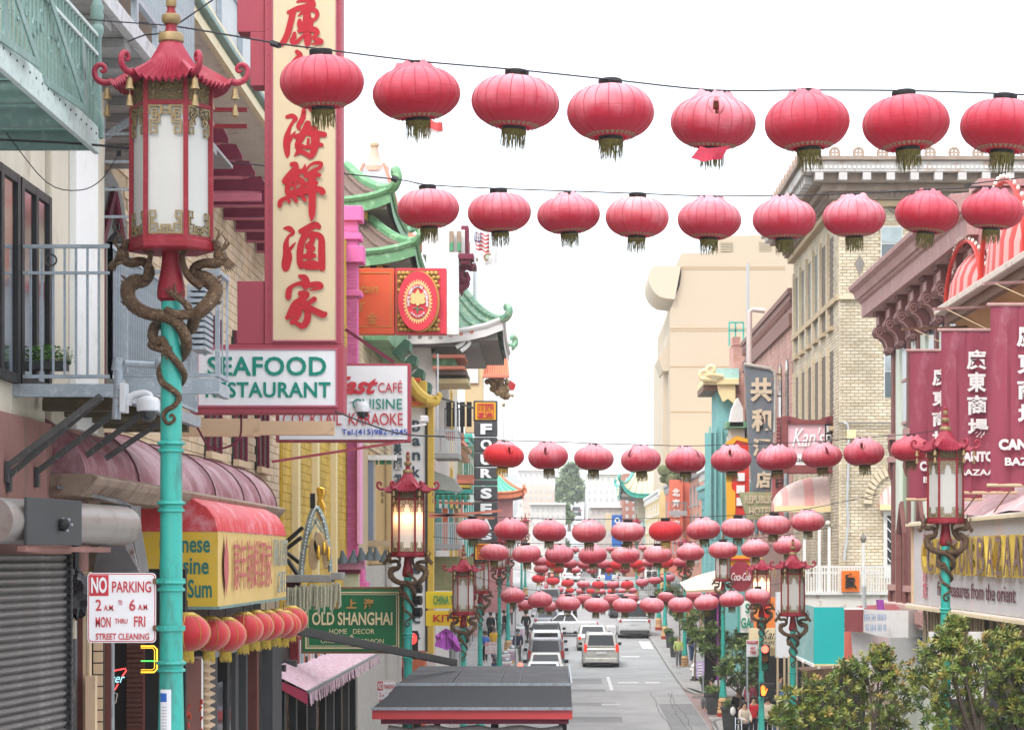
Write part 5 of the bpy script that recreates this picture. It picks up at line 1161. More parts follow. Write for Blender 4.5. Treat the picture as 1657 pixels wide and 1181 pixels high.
w = fbox(B(), 578, 742, 608, 888, 66.3, .1).build('window', mat('winframe', (.58, .50, .36), .6, var=.1), bb_); fbox(B(), 580, 746, 590, 884, 66.25, .05).build('pane', MATS['glass'], w); fbox(B(), 591, 746, 604, 884, 66.25, .05).build('curtain', mat('curtainblue', (.20, .26, .34), .7, var=.1), w)
fbox(B(), 577, 736, 640, 744, 66.2, .5).build('lintel', MATS['white'], bb_)
for k in range(5): fbox(B(), 581+k*11, 744, 589+k*11, 751, 66.4, .15).build('green_bracket', mat('jade', (.06, .26, .14), .6, var=.15), bb_)
bricks(bb_, (-5.02, 62.1, 2.9), (0, 1, 0), (1, 0, 0), 15, 3, .5, .14, brickmat('bricktan', [(.50, .40, .25), (.60, .50, .34)]), dep=.02)
bricks(bb_, (-8.2, 61.98, 4.4), (1, 0, 0), (0, -1, 0), 3.1, 1.3, .24, .085, MATS['bricktan'], dep=.02)
JD = mat('jaderoof', (.115, .28, .14), .5, var=.15, scale=3, dirt=((.28, .48, .28), .4, 4)); SHG = mat('shinglebrown', (.16, .11, .09), .8, var=.4, scale=12, bump=.4, bscale=25); YG = mat('goldyellow', (.62, .42, .08), .6, var=.12)
B().box((-9, 64, 5.6), (-4.35, 72, 7.6)).build('tower_wall', JD, bb_)
pagoda(bb_, -9, -4.35, 64, 72, 7.75, .75, 1.25, SHG, JD, ribs=.4, lift=.3, inner=.72, curl=.26)
B().box((-8.4, 64.8, 8.2), (-4.95, 71.4, 9.15)).build('tower_wall', YG, bb_)
pagoda(bb_, -8.4, -4.9, 64.8, 71.4, 9.25, .6, 1.2, SHG, JD, ribs=.4, lift=.3, inner=.6, curl=.34)
dm_ = B().box((0, 0, 0), (.16, .14, .13)).mesh('dentil', YG); dk_ = B().box((0, 0, 0), (.16, .14, .13)).mesh('dentil', MATS['black'])
for r in range(2):
 for k in range(26): inst('dentil', dm_ if (k+r) % 2 else dk_, bb_, loc=Vector((-8.6+k*.165, 63.75+.1*r, 7.52-.14*r))-Vector(bb_.location))
B().prism([P(648, 400, 64.2), P(678, 392, 64.2), P(676, 402, 64.2), P(656, 412, 64.2), P(646, 412, 64.2)], (0, .3, 0)).build('corner_bracket', YG, bb_)
B().box((-9, 63.9, 6.55), (-4.5, 64, 6.9)).build('frieze', mat('slateframe', (.22, .20, .18), .7, var=.2), bb_)
for k, (x, y) in enumerate(((655, 560), (666, 585), (677, 607), (688, 628))):
 d = 66+k*3; b = B(); b.prism([P(x-22, y+10, d), P(x, y-12, d), P(x+9, y-8, d), P(x+7, y+6, d), P(x, y+8, d), P(x-8, y+22, d)], (0, 1.2, 0)); b.build('bracket_roof', mat('jadedark', (.06, .15, .10), .6, var=.25, dirt=((.16, .3, .2), .3, 5)), bb_, bev=.02)
OS = mat('signorange', (.66, .10, .035), .5, var=.08, scale=2); RS2 = mat('signcrimson', (.60, .035, .06), .5, var=.08, scale=2); GO = mat('goldletter', (.50, .27, .06), .5, var=.1); GP_ = mat('goldpale', (.74, .50, .22), .5, var=.08)
bs = thing('association_sign', P(650, 540, 61), 'red orange sign with a round gold lotus emblem jutting over the street', 'sign')
fbox(B(), 540, 434, 638, 540, 61, .5).build('left_case', OS, bs, bev=.01); fbox(B(), 640, 434, 722, 540, 61, .5).build('right_case', RS2, bs, bev=.01)
for x0, y0, x1, y1 in ((577, 441, 632, 442), (577, 528, 632, 529), (632, 441, 633, 529)): fbox(B(), x0, y0, x1, y1, 60.98, .02).build('gold_line', GO, bs)
b = B()
for s, x0, y0, x1, y1, sh in (('Mountain', 536, 459, 612, 474, .35), ('Young', 548, 484, 590, 504, .35), ('金', 594, 506, 611, 524, 0)): ftext(b, s, x0, y0, x1, y1, 60.96, shear=sh)
b.build('lettering', GO, bs); fbox(B(), 642, 438, 709, 537, 60.985, .02).build('recess', mat('recessbrown', (.25, .12, .03), .7, var=.3), bs)
sc2 = B().sph((0, 0, 0), (.055, .03, .05), 8, 5).mesh('scale_tile', mat('goldscale', (.42, .26, .06), .45, metal=.3, var=.3))
for r in range(14):
 for k in range(10):
  x = 646+k*6.6+(r % 2)*3.3; y = 442+r*7
  if ((x-678)/34)**2+((y-488)/50)**2 > 1 and x < 709: inst('scale_tile', sc2, bs, loc=P(x, y, 60.95)-Vector(bs.location))
def oval(cx, cy, rx, ry, d, t, n=40): return B().prism([P(cx+rx*cos(2*pi*k/n), cy+ry*sin(2*pi*k/n), d) for k in range(n)], (0, t, 0))
oval(679, 488, 32, 49, 60.8, .16).build('oval_rim', GO, bs, bev=.01); oval(676, 487, 32, 48, 60.74, .055).build('oval_face', RS2, bs)
n = 72; B().add([P(676+(24.5 if k % 2 else 20)*cos(pi*k/n*2), 488+(37 if k % 2 else 31)*sin(pi*k/n*2), 60.73) for k in range(n)], [tuple(range(n))[::-1]]).build('sunburst', GP_, bs)
oval(676, 488, 18.5, 28, 60.71, .01).build('inner_disc', RS2, bs)
pet = [((0, -14), (6, -4), (4, 4), (-4, 4), (-6, -4)), ((-10, -9), (-4, -6), (-3, 4), (-9, 4), (-13, -2)), ((10, -9), (4, -6), (3, 4), (9, 4), (13, -2)), ((-14, 2), (-6, 1), (-3, 7), (-8, 8), (-12, 6)), ((14, 2), (6, 1), (3, 7), (8, 8), (12, 6)), ((-4, 3), (4, 3), (3, 9), (0, 10), (-3, 9))]
for k, p_ in enumerate(pet): 
 b = B(); b.add([P(676+x*.95, 483+y*1.15, 60.695-.004*k) for x, y in p_], [tuple(range(5))]); b.build('lotus_petal', GP_, bs)
B().tube([P(*p, 60.69) for p in ((676, 494), (675, 502), (676, 508))], .014, 5).build('lotus_stem', MATS['jade'], bs); B().tube([P(*p, 60.69) for p in ((668, 500), (672, 498), (676, 502), (681, 498), (685, 501))], .014, 5).build('lotus_leaf', MATS['jade'], bs)
b = B()
for i, ch in enumerate('Dharma Realm Buddhist Association'):
 if ch == ' ': continue
 a = pi*.92+pi*1.17*i/32; x = 676+15.4*cos(a); y = 488+24.5*sin(a); ca, sa = -sin(a), cos(a)
 o = P(x, y, 60.69); u = Vector((ca, 0, -sa)).normalized(); v = Vector((cos(a), 0, -sin(a)))
 textin(b, ch, o-u*.022-v*.03, u, v, .042, .062, bold=.02, depth=.01)
for i, ch in enumerate('法界佛教總會'): a = pi*.72-pi*.44*i/5; textin(b, ch, P(676+15*cos(a)-2, 488+24*sin(a)+2, 60.69), (1, 0, 0), (0, 0, 1), .06, .06, bold=.02, depth=.01)
b.build('lettering', MATS['signwhite'], bs)
es = thing('cafe_sign', P(560, 715, 40), 'white far east cafe and karaoke sign in a dark red frame', 'sign')
fbox(B(), 446, 588, 664, 715, 40, .3).build('case', SRD, es, bev=.01); fbox(B(), 452, 592, 659, 711, 39.97, .03).build('face', SW, es)
b = B(); ftext(b, 'Far East', 470, 609, 612, 638, 39.95, shear=.45, bold=.035); ftext(b, 'COCKTAIL  KARAOKE', 458, 668, 652, 688, 39.95, csp=.95); ftext(b, 'CAFÉ', 612, 615, 651, 635, 39.95); b.build('lettering', RS, es)
b = B(); ftext(b, 'CHINESE  CUISINE', 470, 645, 651, 662, 39.95); b.build('lettering', GRN, es)
b = B(); ftext(b, 'Tel.(415)982-3245', 553, 694, 659, 706, 39.95, bold=.01); b.build('lettering', mat('letterblue', (.03, .08, .42), .5, var=0), es)
B().bar(P(559, 533, 40), P(637, 586, 40), .05).build('stay_rod', MATS['maroon'], es); B().bar(P(440, 747, 40), P(655, 714, 40), .04).build('stay_rod', SRD, es)
gs = thing('home_decor_sign', P(570, 1056, 45), 'green and cream old shanghai home decor sign below the lit lamp', 'sign')
SG = mat('signgreen', (.0, .16, .05), .4, var=.05, scale=2); 
fbox(B(), 487, 949, 655, 1057, 45, .2).build('case', mat('bronzeframe', (.20, .12, .05), .5, var=.2), gs, bev=.01); fbox(B(), 490, 953, 651, 1053, 44.98, .02).build('face', SG, gs)
def frame(parent, x0, y0, x1, y1, w, d, m):
 for a in ((x0, y0, x1, y0+w), (x0, y1-w, x1, y1), (x0, y0+w, x0+w, y1-w), (x1-w, y0+w, x1, y1-w)): fbox(B(), *a, d, .015).build('border', m, parent)
CL_ = mat('lettercream', (.74, .66, .40), .5, var=.03)
frame(gs, 494, 957, 646, 1049, 2.2, 44.96, CL_); frame(gs, 498, 961, 642, 1045, 1.0, 44.96, CL_)
b = B(); ftext(b, 'OLD SHANGHAI', 505, 990, 635, 1011, 44.94, bold=.02); ftext(b, 'HOME   DECOR', 533, 1017, 606, 1025, 44.94); ftext(b, '&', 566, 1026, 573, 1032, 44.94); ftext(b, 'ORIENTAL   FASHION', 519, 1033, 621, 1040, 44.94); b.build('lettering', CL_, gs)
b = B(); ftext(b, '老', 536, 970, 551, 984, 44.94, bold=.03); ftext(b, '上', 561, 969, 577, 984, 44.94, bold=.04); ftext(b, '海', 588, 968, 605, 985, 44.94, bold=.04); b.build('lettering', mat('letterbrown', (.52, .27, .06), .5, var=.05), gs)
rb_ = thing('light_box_sign', P(500, 1100, 33), 'red shop light box with white lit faces above the pink awning', 'sign')
XL = -4.8; a_ = DX(482, XL)
B().box((-5.15, a_, ZZ(1096, a_)), (XL, DX(575, XL), ZZ(1030, a_))).build('case', mat('boxred', (.26, .025, .035), .5, var=.15), rb_, bev=.01)
for px0, px1 in ((484, 503), (505, 530), (532, 572)):
 c0, c1 = DX(px0, XL), DX(px1, XL); B().box((XL+.002, c0, ZZ(1092, a_)), (XL+.02, c1, ZZ(1036, a_))).build('face', mat('facewhite', (.70, .70, .72), .4, var=.25, scale=3), rb_)
 for k in range(4): B().box((XL+.021, c0+(c1-c0)*(.1+.2*k), ZZ(1084, a_)), (XL+.03, c0+(c1-c0)*(.22+.2*k), ZZ(1052-4*k, a_))).build('print', mat('printorange', (.62, .25, .15), .5) if k % 2 else mat('printblue', (.3, .5, .55), .5), rb_)
pa = thing('fringed_awning', P(555, 1110, 40), 'pale pink fringed shop awning below the green sign', 'awning')
XF2 = -4.2; f0, f1 = DX(498, XF2), DX(612, XF2)
PKA = mat('awningpink', (.68, .42, .50), .8, var=.35, scale=12, dirt=((.72, .62, .66), .5, 9)); rows = []
for k in range(12): y = f0+(f1-f0)*k/11; rows.append([(XF2+.01*sin(k*2), y, ZZ(1118, f0)+.0), (-4.6, y, ZZ(1118, f0)+.2), (-5.0, y, ZZ(1118, f0)+.36)])
B().grid(rows).build('canopy', PKA, pa, smooth=True); B().bar((XF2+.01, f0, ZZ(1119, f0)), (XF2+.01, f1, ZZ(1119, f0)), .05).build('front_bar', MATS['steel'], pa)
b = B()
for k in range(230):
 y = f0+(f1-f0)*k/230; zt_ = ZZ(1120, f0); l = random.uniform(.17, .24); w = .035
 b.add([(XF2+.03, y-w, zt_), (XF2+.03, y+w, zt_), (XF2+.04+random.uniform(-.02, .02), y+w*.5, zt_-l), (XF2+.04, y-w*.5, zt_-l+.01)], [(0, 1, 2, 3)])
b.build('fringe', PKA, pa, kind='stuff'); B().prism([(XF2, f0, ZZ(1120, f0)), (XF2, f0, ZZ(1140, f0)), (-4.7, f0, ZZ(1112, f0)), (-4.7, f0, ZZ(1100, f0))], (0, .03, 0)).build('end_flap', mat('flapred', (.42, .05, .1), .6, var=.1), pa)
s2 = thing('storefront', (-4.9, 44, G(42)+.14), 'shop windows with black frames under the pink awning', 'shop front')
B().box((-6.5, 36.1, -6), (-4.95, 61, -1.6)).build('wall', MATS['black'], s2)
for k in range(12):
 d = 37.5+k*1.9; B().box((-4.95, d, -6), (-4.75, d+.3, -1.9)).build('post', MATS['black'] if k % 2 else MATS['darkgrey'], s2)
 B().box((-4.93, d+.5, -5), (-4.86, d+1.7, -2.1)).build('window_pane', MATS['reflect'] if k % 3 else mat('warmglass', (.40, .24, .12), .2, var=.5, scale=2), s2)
wg = thing('wheel_ornament', P(510, 932, 37), 'green riveted arch with gold wheels standing on a ledge', 'ornament')
GW = mat('archgreen', (.24, .30, .28), .5, var=.2, dirt=((.5, .52, .5), .4, 20)); GW2 = mat('wheelgold', (.50, .36, .20), .35, metal=.6, var=.2); SH = mat('goldshine', (.75, .45, .05), .2, metal=.8, var=.2)
dW = 36.5; pw = lambda x, y, dd=0: P(x, y, dW+dd)
arch = [(487, 932), (489, 905), (493, 880), (499, 850), (506, 828), (512, 819)]
q, r = smoothpts([pw(*p) for p in arch], [.045]*6, 5); B().tube(q, r, 4).build('arch_rib', GW, wg)
for k in range(0, len(q), 1): 
 pass
st = B().sph((0, 0, 0), (.012, .01, .012), 6, 4).mesh('stud', MATS['white'])
for p in q: inst('stud', st, wg, loc=p+Vector((.01, -.05, 0))-Vector(wg.location))
q2, r2 = smoothpts([pw(*p) for p in ((535, 925), (532, 890), (527, 855), (519, 830), (512, 819))], [.035]*5, 5); B().tube(q2, r2, 4).build('arch_rib', GW, wg)
for p in q2[::2]: inst('stud', st, wg, loc=p+Vector((.0, -.05, 0))-Vector(wg.location))
for a in ((495, 885, 505, 840), (497, 870, 515, 835), (500, 900, 512, 860), (508, 840, 520, 860), (515, 840, 528, 870), (493, 884, 500, 884)): B().bar(pw(a[0], a[1]), pw(a[2], a[3]), .025).build('brace', GW, wg)
for cx, cy, rx, ry in ((508, 896, 8, 26), (517, 880, 9, 19), (528, 896, 6, 24)):
 b = B(); b.prism([pw(cx+rx*cos(2*pi*k/20), cy+ry*sin(2*pi*k/20)) for k in range(20)], (0, -.12, 0)); b.build('wheel', GW2, wg, bev=.01)
for x0, y0, x1, y1 in ((513, 880, 518, 908), (523, 875, 526, 898), (530, 882, 534, 910)):
 b = B(); b.sph(pw((x0+x1)/2, (y0+y1)/2, -.16), (.03, .03, (y1-y0)*dW/FOC*.45), 8, 6); b.build('gold_boss', SH, wg, smooth=True)
b = B(); b.prism([pw(*p) for p in ((511, 790), (517, 787), (525, 789), (526, 800), (522, 808), (527, 820), (525, 838), (519, 843), (512, 842), (512, 820), (514, 806))], (0, .15, 0)); b.build('gold_crest', SH, wg, bev=.02)
B().bar(pw(506, 798), pw(506, 822), .07).build('bracket', MATS['black'], wg)
for a in ((463, 877, 490, 853), (463, 888, 488, 869), (463, 893, 487, 912), (465, 905, 482, 930)): B().bar(pw(a[0], a[1], .4), pw(a[2], a[3], .3), .05).build('stay', MATS['black'], wg)
fbox(B(), 463, 930, 535, 942, 36.3, .7).build('ledge', mat('ledgegrey', (.26, .25, .23), .8, var=.2), wg, bev=.01); fbox(B(), 535, 926, 553, 938, 36.4, .6).build('ledge', MATS['ledgegrey'], wg, bev=.01); fbox(B(), 463, 942, 484, 1015, 36.8, .3).build('back_board', mat('boardplum', (.09, .02, .035), .7, var=.2), wg)
bam = [B().tube([(0, 0, 0), (.004*(-1)**k, 0, -.35), (0, 0, -.7-.1*k)], .016, 5).mesh('bamboo_strip', mat('bamboo', (.44, .42, .30), .7, var=.3, scale=8)) for k in range(3)]
for k in range(58): 
 x = 466+k*1.46; inst('bamboo_strip', bam[k % 3], wg, loc=P(x, 950+random.uniform(-3, 4)-.08*(x-466), 36.25+random.uniform(-.05, .05))-Vector(wg.location), rot=(0, random.uniform(-.05, .05), 0), sc=(1, 1, random.uniform(.34, .5)))
b = B(); b.bar(P(478, 1019, 35), P(736, 1072, 45), .10, .12); b.build('steel_boom', mat('boom', (.035, .037, .04), .5, var=.2), label='long black steel arm slanting down in front of the green sign', cat='steel arm', bev=.008)
# ================= parklet roof =================
RFG = mat('roofgranule', (.075, .078, .085), .85, var=.35, scale=60, bump=.5, bscale=120, dirt=((.12, .125, .13), .4, 1.5)); RED = mat('fasciared', (.50, .045, .05), .45, var=.08, scale=2)
kz = thing('parklet_shelter', (-1.2, 43, G(43)), 'dark shingle parklet roof with red fascia at the bottom centre', 'shelter')
z1 = -2.09; z2 = ZZ(1142, 39.5); xl, xr = -2.60, .22
rows = [[(xl, y, z1+.005*sin(y*3)) , (xl+.9, y, z1+.012*sin(y)), (xl+1.9, y, z1), (xr, y, z1)] for y in (40.2, 42, 44, 46, 47.2)]; B().grid(rows).build('roof_deck', RFG, kz, smooth=RD(20))
for x in (-1.75, -.95, -.62): B().box((x, 40.2, z1+.008), (x+.02, 47.2, z1+.016)).build('roof_seam', MATS['black'], kz)
cur = [(40.2, 0), (40.05, -.07), (39.85, -.17), (39.6, -.27), (39.35, -.32)]
def skirt(side):
 rows = []
 for y, dz in cur:
  o_ = (40.2-y); 
  if side == 'f': rows.append([(xl-o_*.38, y, z1+dz), (xr+.02+o_*.02, y, z1+dz)])
  elif side == 'l': rows.append([(xl-o_*.38, 47.2, z1+dz), (xl-o_*.38, y, z1+dz)])
  else: rows.append([(xr+.02+o_*.02, y, z1+dz), (xr+.02+o_*.02, 47.2, z1+dz)])
 return rows
RFD = mat('roofshingle', (.045, .047, .052), .85, var=.5, scale=40, bump=.6, bscale=90)
for s in 'flr': B().grid(skirt(s)[::-1]).build('roof_skirt', RFD, kz, smooth=True)
for a, c in (((xl-.01, 40.19, z1+.01), (xr+.03, 40.19, z1+.01)), ((xr+.03, 40.19, z1+.01), (xr+.03, 47.2, z1+.01)), ((xl-.34, 39.33, z1-.33), (xr+.05, 39.33, z1-.33))): B().bar(a, c, .03, .045).build('metal_edge', MATS['steel'], kz)
B().box((xl-.33, 39.36, z1-.50), (xr+.04, 39.44, z1-.345)).build('fascia', RED, kz, bev=.005); B().box((xl-.33, 39.45, z1-.50), (xl-.27, 47, z1-.35)).build('fascia', RED, kz); B().box((xr-.02, 39.45, z1-.50), (xr+.04, 47, z1-.35)).build('fascia', RED, kz)
B().box((xl-.2, 39.46, z1-.58), (xr-.02, 47, z1-.505)).build('ceiling', MATS['maroon'], kz)
for x, y in ((-2.3, 39.8), (.05, 39.8), (-1.05, 39.8), (-2.3, 46.5), (.05, 46.5)): B().box((x, y, G(y)), (x+.12, y+.12, z1-.5)).build('post', MATS['black'], kz)
q, r = smoothpts([Vector((xl-.1+k*.35, 39.7, z1-.66-.05*(k % 2))) for k in range(9)], [.05]*9, 3); B().tube(q, r, 8).build('rolled_curtain', mat('vinyl', (.30, .28, .27), .3, var=.3), kz, smooth=True)
ts = thing('traffic_signal', P(672, 1000, 44.6), 'black traffic signal on the lit left lamp, visors pointing right', 'traffic light')
fbox(B(), 655, 942, 670, 1003, 44.8, .12).build('housing', MATS['black'], ts, bev=.01)
for y in (952, 971, 990): B().tube([P(664, y, 44.7), P(682, y, 44.65)], .085, 12).build('visor', MATS['black'], ts, smooth=RD(40))
t2 = thing('traffic_signal', P(668, 1065, 47), 'small red signal light low behind the lit left lamp pole', 'traffic light')
fbox(B(), 658, 1020, 676, 1066, 47.2, .15).build('housing', MATS['black'], t2, bev=.01); oval(668, 1033, 6.5, 9, 47.1, .05).build('red_lens', mat('sigred', (.8, .02, .02), .4, emis=((1, .05, .04), 1.3), var=0), t2)
noparking((610, 1101, 641, 1148), 50, 'small red and white no parking sign half hidden behind the kiosk roof')
bk = thing('bank_sign', P(668, 1050, 72), 'tall white vertical bank sign edged in gold behind the lit lamp', 'sign')
WB = mat('bankwhite', (.80, .81, .82), .5, var=.04); dK = 72
fbox(B(), 634, 655, 696, 1052, dK, .5).build('case', WB, bk, bev=.01); fbox(B(), 692, 640, 701, 1058, dK-.1, .6).build('gold_edge', YG, bk); fbox(B(), 688, 650, 692, 1054, dK-.06, .1).build('dark_line', MATS['darkgrey'], bk)
BL = mat('letterslate', (.05, .085, .11), .5, var=.05)
for ch, y in zip('Bank of America', (689, 715, 738, 763, 0, 812, 836, 0, 868, 892, 922, 948, 973, 1002, 1028)):
 if ch == ' ': continue
 hgt = {'B': 18, 'k': 18, 'A': 18, 'f': 17, 'i': 17}.get(ch, 13); b = B(); ftext(b, ch, 667 if ch not in 'if' else 669, y-hgt/2, 680 if ch not in 'if' else 676, y+hgt/2, dK-.03, bold=.03); b.build('lettering', BL, bk)
for k, ch in enumerate('美國銀行'): b = B(); ftext(b, ch, 637, 716+k*25, 650, 736+k*25, dK-.03, bold=.03); b.build('lettering', BL, bk)
pg = thing('gold_pagoda_crown', P(686, 655, 71), 'golden yellow pagoda crown on top of the white bank sign', 'ornament')
fbox(B(), 662, 648, 700, 658, 71.6, .9).build('cornice', YG, pg, bev=.02); fbox(B(), 665, 642, 697, 648, 71.7, .6).build('red_band', OS, pg)
fbox(B(), 664, 616, 690, 641, 71.8, .5).build('body', YG, pg, bev=.02); fbox(B(), 668, 611, 680, 617, 71.7, .4).build('red_panel', OS, pg); fbox(B(), 666, 650, 694, 655, 71.5, .05).build('red_panel', OS, pg)
q, r = smoothpts([P(*p, 71.5) for p in ((662, 612), (668, 625), (680, 640), (695, 648), (706, 646), (711, 640), (708, 636))], [.12, .16, .18, .16, .12, .09, .05], 5); B().tube(q, r, 8).build('curled_eave', YG, pg, smooth=True)
q, r = smoothpts([P(*p, 71.4) for p in ((690, 650), (702, 652), (708, 648), (705, 641))], [.12, .12, .09, .05], 5); B().tube(q, r, 8).build('curled_eave', YG, pg, smooth=True)
t = domecam(688, 692, 60, 'small boxy security camera beside the bank sign', .01)
fbox(B(), 680, 672, 692, 682, 60, .5).build('housing', WC, t, bev=.02); B().bar(P(666, 690, 60), P(690, 686, 60), .05).build('arm', WC, t)
# ================= left side, beyond the bank =================
WPL = mat('whitebrick', (.66, .65, .63), .8, var=.08, scale=2, dirt=((.5, .48, .45), .3, 3)); CO = mat('coral', (.62, .22, .15), .7, var=.12, scale=2); GRB = mat('railgrey', (.42, .44, .46), .5, var=.1)
TLG = mat('tilegreen', (.14, .33, .22), .45, var=.2, scale=4, dirt=((.4, .5, .32), .5, 5)); MAR = MATS['maroon']
wt = facade('white_building', 'white rendered building with maroon corner brackets behind the lotus sign', 1, -4.9, 78.2, 92, 9.6, WPL, MAR, 3, 3, cornice=0)
fbox(B(), 690, 408, 742, 541, 78.0, .4).build('corner_pier', WPL, wt); fbox(B(), 683, 372, 752, 412, 78.4, 4).build('upper_block', WPL, wt)
for x0 in (727, 739): w = fbox(B(), x0, 374, x0+7, 407, 78.1, .2).build('window', mat('winbrown', (.30, .22, .16), .6, var=.4), wt); fbox(B(), x0+1, 392, x0+6, 406, 78.05, .06).build('pane', MATS['jade'], w)
for (x0, y0, x1, y1, d) in ((740, 410, 766, 419, 78), (744, 419, 760, 427, 78.1), (758, 426, 770, 434, 79.5), (746, 365, 758, 410, 78.6)): fbox(B(), x0, y0, x1, y1, d, 1).build('corner_cap', MAR, wt, bev=.02)
q, r = smoothpts([P(*p, 79) for p in ((765, 434), (755, 430), (746, 438), (748, 452), (757, 452), (754, 440))], [.14, .14, .13, .12, .1, .06], 5); B().tube(q, r, 8).build('scroll_bracket', MAR, wt, smooth=True)
B().prism([P(*p, 79) for p in ((742, 440), (760, 455), (758, 462), (750, 468), (746, 478), (742, 470))], (0, .6, 0)).build('bracket', MAR, wt, bev=.02)
gr_ = thing('green_roof_building', (-4.6, 82, G(82)+.14), 'building with glazed green tile roof curling up over the street', 'building')
B().box((-9, 80, -7), (-3.9, 90, 6.8)).build('wall', WPL, gr_)
pagoda(gr_, -8.5, -2.6, 80, 89, 7.15, .9, 1.9, TLG, mat('eavewhite', (.66, .63, .62), .6, var=.1), ribs=.42, lift=.45, inner=.35, ix_=.8, curl=.3, ridge=TLG)
B().box((-8.5, 79.6, 6.75), (-2.5, 89, 6.95)).build('soffit_band', mat('soffitgrey', (.28, .27, .27), .8, var=.1), gr_)
rf_dot = B().lathe([(.07, -.05), (.07, .05)], n=8).mesh('rafter_end', CO)
for k in range(14): inst('rafter_end', rf_dot, gr_, loc=Vector((-7+k*.33, 79.15, 7.0+max(0, (k-10))*.06))-Vector(gr_.location), rot=(RD(90), 0, 0))
we = thing('balcony_building', (-5, 86, G(86)+.14), 'orange and green building with projecting balconies left of the vertical black sign', 'building')
B().box((-10, 78.5, -7.3), (-4.2, 96, 5.4)).build('wall', mat('orangewall', (.50, .13, .06), .75, var=.2, scale=2), we)
for (x0, y0, x1, y1, d, m) in ((690, 540, 745, 548, 79.5, 'white'), (694, 548, 740, 556, 79.7, 'jade'), (697, 556, 740, 572, 80, 'slateframe'), (700, 573, 752, 579, 79.5, 'coral'), (700, 579, 736, 592, 79.8, 'jaderoof'), (700, 592, 752, 597, 79.6, 'coral'), (702, 600, 755, 606, 80.2, 'slateframe'), (702, 612, 757, 620, 80.4, 'stripecream')): fbox(B(), x0, y0, x1, y1, d, 3).build('moulding', MATS[m], we, bev=.015)
for (x0, y0, x1, y1) in ((707, 572, 710, 720), (736, 640, 739, 800)): fbox(B(), x0, y0, x1, y1, 79.2, .1).build('downpipe', GRB, we)
for k in range(2): q, r = smoothpts([P(738+k*8, 562+k*6, 79.3), P(748+k*8, 556+k*4, 79.3), P(752+k*8, 548+k*5, 79.3), P(746+k*8, 545+k*5, 79.3)], [.07, .065, .05, .03], 4); B().tube(q, r, 8).build('eave_curl', MATS['white'], we, smooth=True)
def fbalc(parent, x0, x1, yf, yt, d, dep, m, fm, step=3.2):
 fbox(B(), x0, yf, x1, yf+8, d, dep).build('balcony_floor', fm, parent)
 o = fbox(B(), x0, yt, x1, yt+2.2, d, .05).build('balcony_railing', m, parent); a = P(x1, yt, d); off = wl(o)
 B().box((a.x-.05, d+.05, a.z-.05), (a.x, d+dep, a.z)).build('rail', m, o)
 me = B().cbox((0, 0, 0), .03, .03, (yf-yt)*d/FOC).mesh('baluster', m); x = x0
 while x < x1: inst('baluster', me, o, loc=P(x, (yf+yt)/2, d)+Vector((0, .02, 0))-off); x += step
 for k in range(1, int(dep/.25)): inst('baluster', me, o, loc=P(x1, (yf+yt)/2, d)+Vector((-.03, .25*k, 0))-off)
fbalc(we, 702, 742, 733, 695, 76, 2.5, GRB, mat('slabgrey', (.32, .32, .32), .7, var=.1)); fbalc(we, 738, 768, 768, 722, 84, 3, mat('mossgreen', (.28, .32, .17), .6, var=.2), CO); fbalc(we, 702, 745, 880, 845, 76, 2.5, GRB, MATS['slabgrey']); fbalc(we, 720, 748, 700, 660, 82, 2, MATS['darkgrey'], CO)
B().prism([P(*p, 76.5) for p in ((700, 760), (735, 775), (748, 792), (742, 796), (700, 790))], (0, 1, 0)).build('pent_roof', mat('pent', (.34, .36, .33), .7, var=.1), we)
for k, (x0, y0, x1, y1, m) in enumerate(((704, 775, 765, 782, 'coral'), (704, 784, 760, 789, 'goldyellow'), (704, 792, 765, 798, 'teal'), (704, 800, 757, 806, 'jade'))): fbox(B(), x0, y0, x1, y1, 80-.1*k, 2).build('moulding', MATS[m], we)
for k in range(6): fbox(B(), 706+k*9, 800, 710+k*9, 822, 79.4, .3).build('teal_bracket', MATS['teal'], we, bev=.02)
for k, (x0, x1, m) in enumerate(((705, 714, 'tealdull'), (716, 724, 'orangewall'), (726, 733, 'tealdull'), (735, 741, 'winbrown'))):
 fbox(B(), x0, 822, x1, 890, 79.5, .3).build('door_panel', mat('tealdull', (.10, .30, .30), .6, var=.2) if m == 'tealdull' else MATS[m], we)
for k in range(4): w = fbox(B(), 722+k*11, 650-k*0, 730+k*11, 690, 81, .2).build('window', MATS['black'], we)
fbox(B(), 700, 900, 765, 955, 77, .4).build('wall_panel', mat('olivewall', (.25, .24, .12), .7, var=.3), we)
for a in ((690, 832, 800, 838), (692, 836, 812, 826)): B().bar(P(a[0]+3, a[1], 70), P(a[2], a[3], 70), .07).build('awning_bar', CO, we)
for (x0, y0, x1, y1, txt_, fc, lc, lab) in ((703, 957, 737, 984, 'CHINA TOWN', (.80, .60, .02), (.03, .3, .12), 'yellow china town shop sign with green letters'), (703, 988, 737, 1012, 'KITES', (.80, .55, .02), (.5, .02, .02), 'yellow kite shop sign with red letters')):
 t = thing('shop_sign', P(720, y1, 70), lab, 'sign'); fbox(B(), x0-14, y0, x1+(22 if 'K' == txt_[0] else 20), y1, 70, .2).build('case', mat('case'+txt_[0], fc, .5, var=.05), t, bev=.01)
 b = B(); ftext(b, txt_, x0-2 if txt_[0] == 'K' else x0-2, y0+6, x1+14 if txt_[0] == 'K' else x1+18, y1-6, 69.97, bold=.02); b.build('lettering', mat('let'+txt_[0], lc, .5), t)
pk = thing('purple_kite', P(725, 1055, 60), 'purple bat shaped kite hanging below the yellow kite sign', 'kite')
